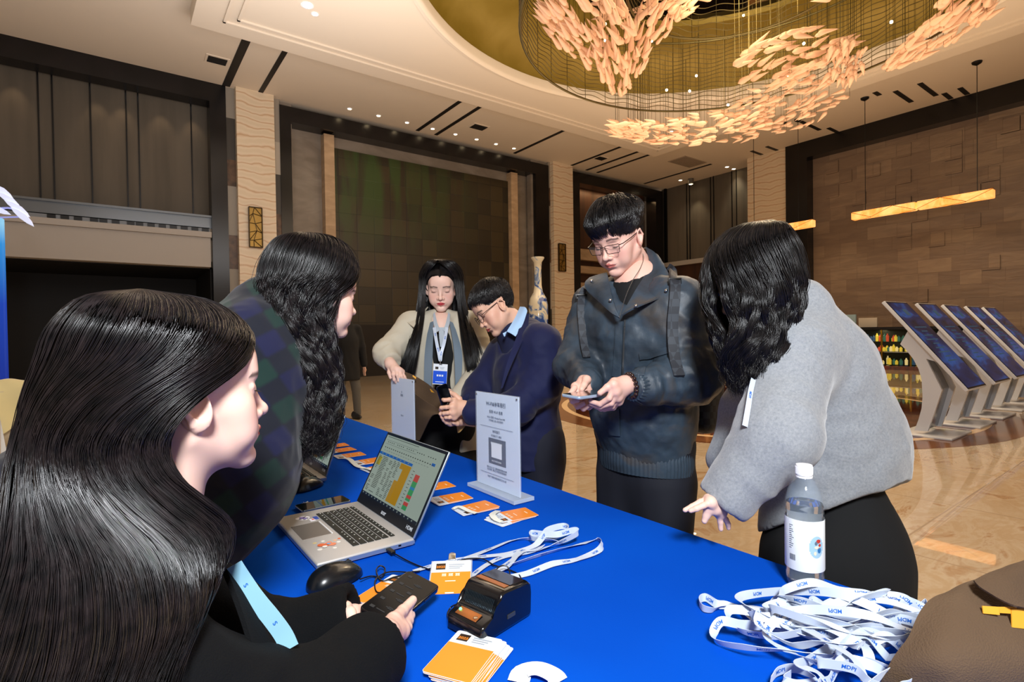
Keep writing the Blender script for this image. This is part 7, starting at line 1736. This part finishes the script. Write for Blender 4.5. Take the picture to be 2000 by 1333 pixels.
# brown tote bag held open
M_TOTE = mat('brown canvas', '#4e3b29', .9, noise=(4, '#5a4632', 3), bump=(420, .3, 2)); M_TIN = mat('tote lining', '#2a2119', .9); M_YEL = mat('yellow print', '#d99a2b', .6)
tb = thing('tote_bag', 'brown canvas tote bag held open between the beige-jacket woman and the suited man', 'bag', P(815,790,2.42))
def bagsheet(ctrl, name='panel', m=M_TOTE, th=.004, nu=30, nv=14, par=tb):
    V, F = sheet(dense([[P(*c) for c in r] for r in ctrl], nu, nv), th); return MB().add(V, F).build(name, m, par, True, 80)
bagsheet([[(764,724,2.56),(795,728,2.57),(832,748,2.52),(874,782,2.42)], [(766,736,2.56),(796,748,2.565),(832,772,2.51),(872,800,2.40)], [(772,748,2.55),(800,776,2.55),(834,800,2.48),(866,812,2.38)]], 'back_panel')
bagsheet([[(763,738,2.54),(795,758,2.535),(828,782,2.44),(862,802,2.34)], [(774,754,2.54),(799,776,2.535),(828,797,2.44),(859,808,2.34)], [(792,792,2.54),(806,812,2.53),(822,818,2.45),(842,815,2.36)], [(804,856,2.54),(808,860,2.54),(814,862,2.52),(820,860,2.50)]], 'front_panel')
bagsheet([[(840,760,2.495),(854,772,2.465)],[(843,768,2.49),(859,780,2.455)]], 'yellow_print', M_YEL, .002, 8, 8)
bagsheet([[(806,733,2.497),(813,737,2.494)],[(806,736,2.495),(812,741,2.492)]], 'yellow_print', M_YEL, .002, 6, 6)
pb = thing('paper_bag', 'tan paper bag corner hanging below the hands of the suited man', 'bag', P(905,830,2.34)); bagsheet([[(888,820,2.36),(905,812,2.34),(925,815,2.33)],[(892,832,2.35),(903,835,2.34),(914,826,2.33)],[(894,846,2.35),(898,845,2.345),(903,840,2.34)]], 'panel', mat('tan paper', '#b28b4c', .6), .003, 14, 10, pb)

# ================================================================== PERSON: man in the navy suit
def build_suit_man():
    F3 = flat(cv(-.80,0,.45)); S3 = np.cross(Z3, F3); hip = P(1040, 890, 2.45)
    t = thing('person', 'person in a navy suit and glasses bending over a small dark phone', 'person', (hip[0], hip[1], 0)); sk = SKIN['warm']
    M, head = make_head(P(966, 600, 2.42), cv(-.74,-.58,.30), cv(-.58,.80,.02), 1.0, sk, h=.25, sex='m', jaw=1.02, w=1.0, neck=4.8, hairline=6.4, necklen=10, neckdir=(0,-2.6,-9), lipc=np.array(lin('#b0524c')))
    s = SDF(); s.cone(P(1020,680,2.45), hip, .10, .1, k=.05); legs_to_floor(s, hip, S3, F3, .08, .04, .09); V, Q = s.mesh(.02); parts = [head, (V, Q, sk)]; q = lambda *a: [P(*b) for b in a]
    s = SDF(); w = P(905, 796, 2.24); kn = q((886,784,2.215),(884,795,2.205),(885,806,2.205),(887,815,2.215))
    fi = [q((886,784,2.215),(878,781,2.195),(868,782,2.19),(863,780,2.20)), q((884,795,2.205),(872,796,2.185),(862,797,2.19),(860,801,2.21)), q((885,806,2.205),(874,807,2.19),(867,808,2.195),(865,811,2.21)), q((887,815,2.215),(878,816,2.20),(871,816,2.205),(869,818,2.22))]
    th = q((897,780,2.25),(888,772,2.25),(880,768,2.24)); hand_sdf(s, w, kn, fi, th, arm=P(930, 798, 2.30), rf=.0088, rp=.0135, kf=.003); V, Q = s.mesh(.0025); parts.append((V, Q, sk))
    s = SDF(); w = P(897, 820, 2.30); kn = q((880,812,2.25),(876,817,2.25),(876,823,2.25),(880,827,2.26))
    fi = [q((880,812,2.25),(868,806,2.23),(862,804,2.215)), q((876,817,2.25),(865,813,2.23),(860,809,2.215)), q((876,823,2.25),(867,820,2.23),(863,815,2.22)), q((880,828,2.26),(872,826,2.24),(867,822,2.23))]
    th = q((888,824,2.27),(893,828,2.25),(886,826,2.235)); hand_sdf(s, w, kn, fi, th, arm=P(925, 822, 2.40), rf=.0088, rp=.013, kf=.003); V, Q = s.mesh(.003); parts.append((V, Q, sk))
    body_mesh(t, parts); short_hair(t, M, S=8000, L=(2.6, 3.8), side=.8, fringe=.9, vol=.12, seed=9, w=1.0, r=.0010, lift=.75, frz=.6, hl=6.8, crown=(0,-.6,.8)); glasses(t, M, 'round', mat('dark bronze frame', '#1d1815', .3, metal=.5)); lashes(M, t)
    MN = mat('navy suiting', '#12173a', .75, spec=.3, sheen=.08, noise=(5, '#151b42', 3)); MSh = mat('light blue shirt', '#a4c6ea', .7)
    s = SDF(); nk = P(1022,665,2.46); ch = P(1030,735,2.43); wa = P(1030,850,2.44)
    s.cone(nk, P(1000,650,2.44), .072, .068, k=.03); s.cone(nk, ch, .10, .14, k=.05); cloth('shirt', s, .01, mat('navy sweater', '#0e1638', .85), t)
    def pc(name, ctrl, m, th=.004, nu=20, nv=10):
        V, F = sheet(dense([[P(*c) for c in r] for r in ctrl], nu, nv), th); return MB().add(V, F).build(name, m, t, True, 80)
    pc('shirt_collar', [[(1016,600,2.44),(1026,601,2.40),(1030,608,2.38)],[(1006,622,2.365),(1014,628,2.335),(1021,634,2.33)],[(990,648,2.315),(998,652,2.305),(1007,658,2.30)]], MSh)
    pc('shirt_collar', [[(990,648,2.312),(986,656,2.30)],[(982,652,2.31),(985,658,2.30)]], MSh)
    s = SDF(); LS, RS = P(1056,675,2.31), P(985,695,2.56)
    s.cone(nk+F3*-.01, ch, .105, .145, k=.06, flat=(F3,1.1)); s.cone(ch, wa, .145, .145, k=.08, flat=(F3,1.1)); s.cone(wa, P(1034,910,2.44), .145, .16, k=.06, flat=(F3,1.05))
    s.cone(nk-Z3*.01, LS, .075, .085, k=.06); s.cone(nk-Z3*.02, RS, .08, .08, k=.06)
    LE, LW = P(1040, 815, 2.22), P(922, 806, 2.245); RE, RW = P(935, 765, 2.50), P(915, 800, 2.36)
    s.cone(LS, P(1062,745,2.27), .080, .072, k=.05); s.cone(P(1062,745,2.27), P(1010,798,2.22), .072, .066, k=.05); s.cone(P(1010,798,2.22), LW, .064, .052, k=.04); s.cone(RS, RE, .08, .07, k=.05); s.cone(RE, RW, .068, .05, k=.03)
    s.cone(P(985,655,2.34), P(975,700,2.28), .05, .02, k=.02, sub=True); s.cone(P(1002,630,2.43), P(990,668,2.38), .065, .055, k=.015, sub=True)
    s.cut(P(1034,905,2.44), -Z3); d = nrm(LW-P(1010,800,2.21)); s.cut(LW+d*.035, d, LW-.09, LW+.09)
    cloth('suit_jacket', s, .008, MN, t, fold=[(.009, (7,7,6), 3, 1), (.005, (15,15,12), 13, 1), (.009, across(P(1010,798,2.22)-P(1062,745,2.27), 22, 8), 14, 1, P(1045,770,2.24), .13), (.008, (12,12,20), 5, 1, P(1040,800,2.22), .2), (.007, (14,14,14), 9, 1, LS, .2)])
    pc('lapel', [[(1022,610,2.41),(1034,615,2.38)],[(1010,655,2.29),(1030,650,2.29)],[(994,700,2.235),(1018,672,2.25)],[(985,730,2.215),(996,720,2.215)],[(978,760,2.21),(982,758,2.21)]], MN, .005)
    pc('jacket_vent', [[(1083,880,2.40),(1086,880,2.40)],[(1080,910,2.40),(1083,910,2.40)]], MN, .004)
    s = SDF(); legs_to_floor(s, hip-Z3*.02, S3, F3, .11, .065, .09); s.cone(hip-S3*.05+Z3*.08, hip+S3*.05+Z3*.08, .12, k=.05); cloth('trousers', s, .014, mat('dark navy trousers', '#0c0f20', .8), t, fold=[(.005, (12,12,3), 5, 1)]); shoes(t, hip, S3, F3)
build_suit_man()
u_ = nrm(cv(-.28,.95,.12)); a_ = nrm(cv(.80,.12,-.55)); a_ = nrm(a_-u_*a_.dot(u_))
phone(P(869, 776, 2.205), [a_, u_, np.cross(a_, u_)], 'small dark blue phone held upright by the suited man', frame_m=mat('phone navy', '#0d1530', .25, metal=.4), L=.105, W=.05)

# ================================================================== PERSON: woman in the grey wool jacket
def build_grey_woman():
    F3 = flat(cv(-.85,0,.15)); S3 = np.cross(Z3, F3); hip = P(1636, 1010, 1.50)
    t = thing('person', 'person with long wavy black hair and light grey wool jacket bending over the table end', 'person', (hip[0], hip[1], 0)); sk = SKIN['pale']
    M, head = make_head(P(1462, 545, 1.42), cv(-.80,-.56,.06), cv(-.55,.83,.0), 1.0, sk, h=.25, sex='f', jaw=.95, w=.97, neck=4.7, hairline=6.2, necklen=11, neckdir=(0,-5,-8))
    s = SDF(); s.cone(P(1560,610,1.46), hip, .08, .1, k=.05); legs_to_floor(s, hip, S3, F3, .08, .04, .08); V, Q = s.mesh(.02); parts = [head, (V, Q, sk)]; q = lambda *a: [P(*b) for b in a]
    s = SDF(); w = P(1400, 985, 1.255); kn = q((1384,976,1.24),(1388,982,1.225),(1396,995,1.235),(1408,1004,1.25))
    fi = [q((1382,976,1.24),(1368,981,1.235),(1352,990,1.232),(1338,997,1.232)), q((1388,982,1.225),(1374,988,1.215),(1360,994,1.212),(1349,998,1.215)), q((1393,992,1.235),(1404,1006,1.245),(1407,1020,1.25),(1408,1034,1.252)), q((1408,1004,1.25),(1418,1016,1.26),(1422,1024,1.265),(1423,1032,1.268))]
    th = q((1390,985,1.24),(1384,996,1.235),(1380,1007,1.235),(1376,1018,1.235)); hand_sdf(s, w, kn, fi, th, arm=P(1425, 965, 1.28), rf=.0069, rp=.0108, kf=.003); V, Q = s.mesh(.002); parts.append((V, Q, sk))
    body_mesh(t, parts); lashes(M, t)
    LV = [(1472,1490,434,1.43,.01,0,180), (1432,1526,450,1.43,.08,0,180), (1400,1546,482,1.42,.105,0,180), (1384,1556,525,1.41,.115,8,190), (1384,1556,570,1.40,.115,24,196), (1388,1548,615,1.39,.11,34,198), (1402,1536,660,1.37,.095,20,200), (1418,1530,705,1.36,.08,0,180), (1428,1508,740,1.355,.06,0,180), (1440,1490,768,1.35,.04,0,180)]
    long_hair(t, LV, S=9500, n=52, r=.00078, wave=.0085, freq=4.2, clump=.55, K=130, seed=31, rho=(.84,1.04), under=.87, tend=(.78,1.0), frizz=.0045, wstart=.3)
    def _gw(nt, N, L, b):
        tc = N.new('ShaderNodeTexCoord'); n = N_(N, 'ShaderNodeTexNoise', Scale=160.0, Detail=5.0, Roughness=.75); L.new(tc.outputs['Object'], n.inputs['Vector'])
        r = ramp(N, [(.3, '#757a80'), (.5, '#878b90'), (.7, '#95989b')]); L.new(n.outputs['Fac'], r.inputs['Fac']); L.new(r.outputs[0], b.inputs['Base Color']); b.inputs['Roughness'].default_value = .95; b.inputs['Sheen Weight'].default_value = .35
        bp = N.new('ShaderNodeBump'); bp.inputs['Strength'].default_value = .3; bp.inputs['Distance'].default_value = .003; L.new(n.outputs['Fac'], bp.inputs['Height']); L.new(bp.outputs['Normal'], b.inputs['Normal'])
    MG_ = node_mat('grey felted wool', _gw)
    s = SDF(); nk = P(1555,612,1.46); ch = P(1580,720,1.50); wa = P(1628,860,1.52); hem = P(1640,975,1.52)
    s.cone(nk, ch, .085, .145, k=.08); s.cone(ch, wa, .15, .165, k=.08); s.cone(wa, P(1640,1060,1.52), .165, .19, k=.06, flat=(S3, 1.05)); s.cone(P(1590,800,1.50), P(1575,1080,1.50), .12, .115, k=.06)
    LS = P(1545,690,1.38); LE = P(1520,850,1.25); LW = P(1418,972,1.265); RS = P(1530,680,1.62); RE = P(1460,800,1.60); RW = P(1420,900,1.55)
    s.cone(nk, LS, .07, .09, k=.06); s.cone(LS, LE, .10, .085, k=.05); s.cone(LE, LW, .084, .062, k=.04); s.cone(RS, RE, .085, .075, k=.05); s.cone(RE, RW, .07, .055, k=.03)
    d = nrm(LW-LE); s.cone(LW-d*.01, LW+d*.08, .042, .055, k=.012, sub=True); s.cut(LW+d*.018, d, LW-.10, LW+.10); n_ = nrm(np.cross(ray(1495,1030), ray(1765,938))); n_ = n_ if n_[2] < 0 else -n_; s.cut(P(1640,985,1.50), n_, P(1640,1060,1.5)-.5, P(1640,1060,1.5)+.5)
    cloth('wool_jacket', s, .007, MG_, t, rel=2, fold=[(.009, (6,6,6), 3, 1), (.004, (14,14,12), 21, 1), (.012, across(LE-LS, 13, 4), 5, 1, (LS+LE)/2, .16), (.010, across(LW-LE, 14, 5), 8, 1, (LE+LW)/2, .14), (.010, (9,9,14), 6, 1, wa, .2)])
    def pc(name, ctrl, m, th=.004, nu=20, nv=10):
        V, F = sheet(dense([[P(*c) for c in r] for r in ctrl], nu, nv), th); return MB().add(V, F).build(name, m, t, True, 80)
    s = SDF(); c = np.array([hip[0], hip[1], 0]); s.cone(c+Z3*.88, c+Z3*.66, .10, .165, k=.05, flat=(F3,1.1)); s.cone(c+Z3*.66, c+Z3*.18, .175, .21, k=.05, flat=(F3,1.1)); s.cone(c+F3*.08+Z3*.64, c+F3*.08+Z3*.3, .13, .17, k=.05); s.cut(c+Z3*.14, -Z3)
    cloth('skirt', s, .012, mat('black wool skirt', '#08090b', .9), t, fold=[(.006, (10,10,1.5), 5, 1)]); shoes(t, hip, S3, F3, dx=.07)
build_grey_woman()
SFG = Surf([o_ for o_ in bpy.data.objects if o_.name.startswith('wool_jacket')][0])
ribbon('lanyard', 'white lanyard hanging from the neck of the woman in the grey wool jacket', [SFG(1474,742,.012),SFG(1468,768,.012),SFG(1463,798,.012),SFG(1457,834,.012)], [0], w=.013, upref=TW, n=30, start=.05)

# ================================================================== PERSON in the background
def build_far_person():
    b = P(680, 822, 8.2); c = np.array([b[0], b[1], 0]); F3 = flat(cv(.6,0,.6)); S3 = np.cross(Z3, F3)
    t = thing('person', 'person in a black coat and grey trousers standing far behind the wavy-haired woman', 'person', c)
    M, head = make_head(c+Z3*1.60, F3, Z3, 1.0, SKIN['warm'], h=.5, sex='m'); s = SDF(); s.cone(c+Z3*1.45, c+Z3*.9, .08, .1, k=.05); legs_to_floor(s, c+Z3*.86, S3, F3, .06, .035, .10, splay=.06); V, Q = s.mesh(.02); s = SDF()
    for sg in (-1, 1):
        w = c+S3*sg*.26+Z3*.80+F3*.05; kn = [w+F3*x*.02-Z3*.075 for x in (-1.2,-.4,.4,1.2)]; hand_sdf(s, w, kn, [[k, k-Z3*.035, k-Z3*.065+F3*.01] for k in kn], [w+F3*.03-Z3*.02, w+F3*.05-Z3*.06], arm=w+Z3*.12)
    V2, Q2 = s.mesh(.006); body_mesh(t, [head, (V, Q, SKIN['warm']), (V2, Q2, SKIN['warm'])]); short_hair(t, M, S=1500, L=(3,4), side=1.5, r=.002, seed=2)
    s = SDF(); s.cone(c+Z3*1.42, c+Z3*1.2, .11, .17, k=.06, flat=(F3,1.3)); s.cone(c+Z3*1.2, c+Z3*.62, .17, .20, k=.06, flat=(F3,1.3))
    for sg in (-1, 1): s.cone(c+S3*sg*.17+Z3*1.38, c+S3*sg*.25+Z3*1.1, .075, .065, k=.05); s.cone(c+S3*sg*.25+Z3*1.1, c+S3*sg*.26+Z3*.83+F3*.05, .065, .05, k=.03)
    s.cut(c+Z3*.6, -Z3); cloth('coat', s, .015, mat('black coat far', '#0b0b0d', .9), t, fold=[(.01, (6,6,4), 3, 1)])
    s = SDF(); legs_to_floor(s, c+Z3*.86, S3, F3, .10, .055, .10, splay=.06); cloth('trousers', s, .015, mat('grey trousers', '#55524c', .85), t); shoes(t, c, S3, F3, dx=.1)
build_far_person()

# ---------- brown tote bags at the right end of the table
def tote(ctrl_front, ctrl_back, name, lab, prints=()):
    t = thing('tote_bag', lab, 'bag', P(*ctrl_front[-1][0]), 'brown tote bags at the table end')
    for c, nm in ((ctrl_front, 'front_panel'), (ctrl_back, 'back_panel')):
        if c:
            V, F = sheet(dense([[P(*q) for q in r] for r in c], 36, 30), .003); V = V+perlin(V*22, 3)[:, None]*.004; MB().add(V, F).build(nm, M_TOTE, t, True, 80)
    for pr in prints:
        V, F = sheet(dense([[P(*q) for q in r] for r in pr], 10, 10), .0015); MB().add(V, F).build('yellow_print', M_YEL, t, True, 80)
    return t
tote([[(1845,1158,.80),(1905,1132,.82),(1960,1140,.84),(2060,1150,.86)], [(1800,1190,.78),(1880,1175,.78),(1970,1180,.80),(2080,1190,.82)], [(1775,1245,.76),(1860,1235,.74),(1960,1235,.75),(2090,1240,.78)], [(1738,1290,.76),(1840,1300,.72),(1950,1300,.72),(2100,1300,.75)], [(1715,1345,.77),(1830,1370,.73),(1940,1380,.72),(2100,1380,.75)]],
     [[(1845,1160,.84),(1905,1140,.88),(1960,1142,.90),(2060,1150,.92)], [(1835,1200,.90),(1900,1200,.94),(1960,1200,.96),(2060,1200,.98)], [(1800,1260,.88),(1880,1260,.92),(1960,1260,.94),(2060,1260,.96)], [(1760,1330,.86),(1860,1330,.90),(1950,1330,.92),(2060,1330,.94)]],
     'big', 'large rumpled brown tote bag with yellow print in the bottom right corner', [[[(1918,1184,.768),(1950,1186,.768)],[(1920,1199,.764),(1952,1202,.764)]], [[(1950,1186,.768),(1985,1186,.77)],[(1952,1198,.765),(1985,1200,.767)]], [[(1975,1190,.767),(2010,1190,.77)],[(1976,1226,.758),(2010,1230,.76)]]])
tote([[(1902,1136,.79),(1935,1120,.80),(1975,1103,.82),(2040,1090,.84)], [(1915,1150,.775),(1950,1135,.785),(1990,1120,.80),(2050,1115,.82)], [(1945,1168,.765),(1975,1160,.77),(2010,1160,.78),(2060,1160,.80)], [(1985,1186,.757),(2010,1192,.76),(2040,1196,.77),(2080,1200,.78)]], None, 'small', 'folded dark brown tote bag on top of the big brown one at the right edge')
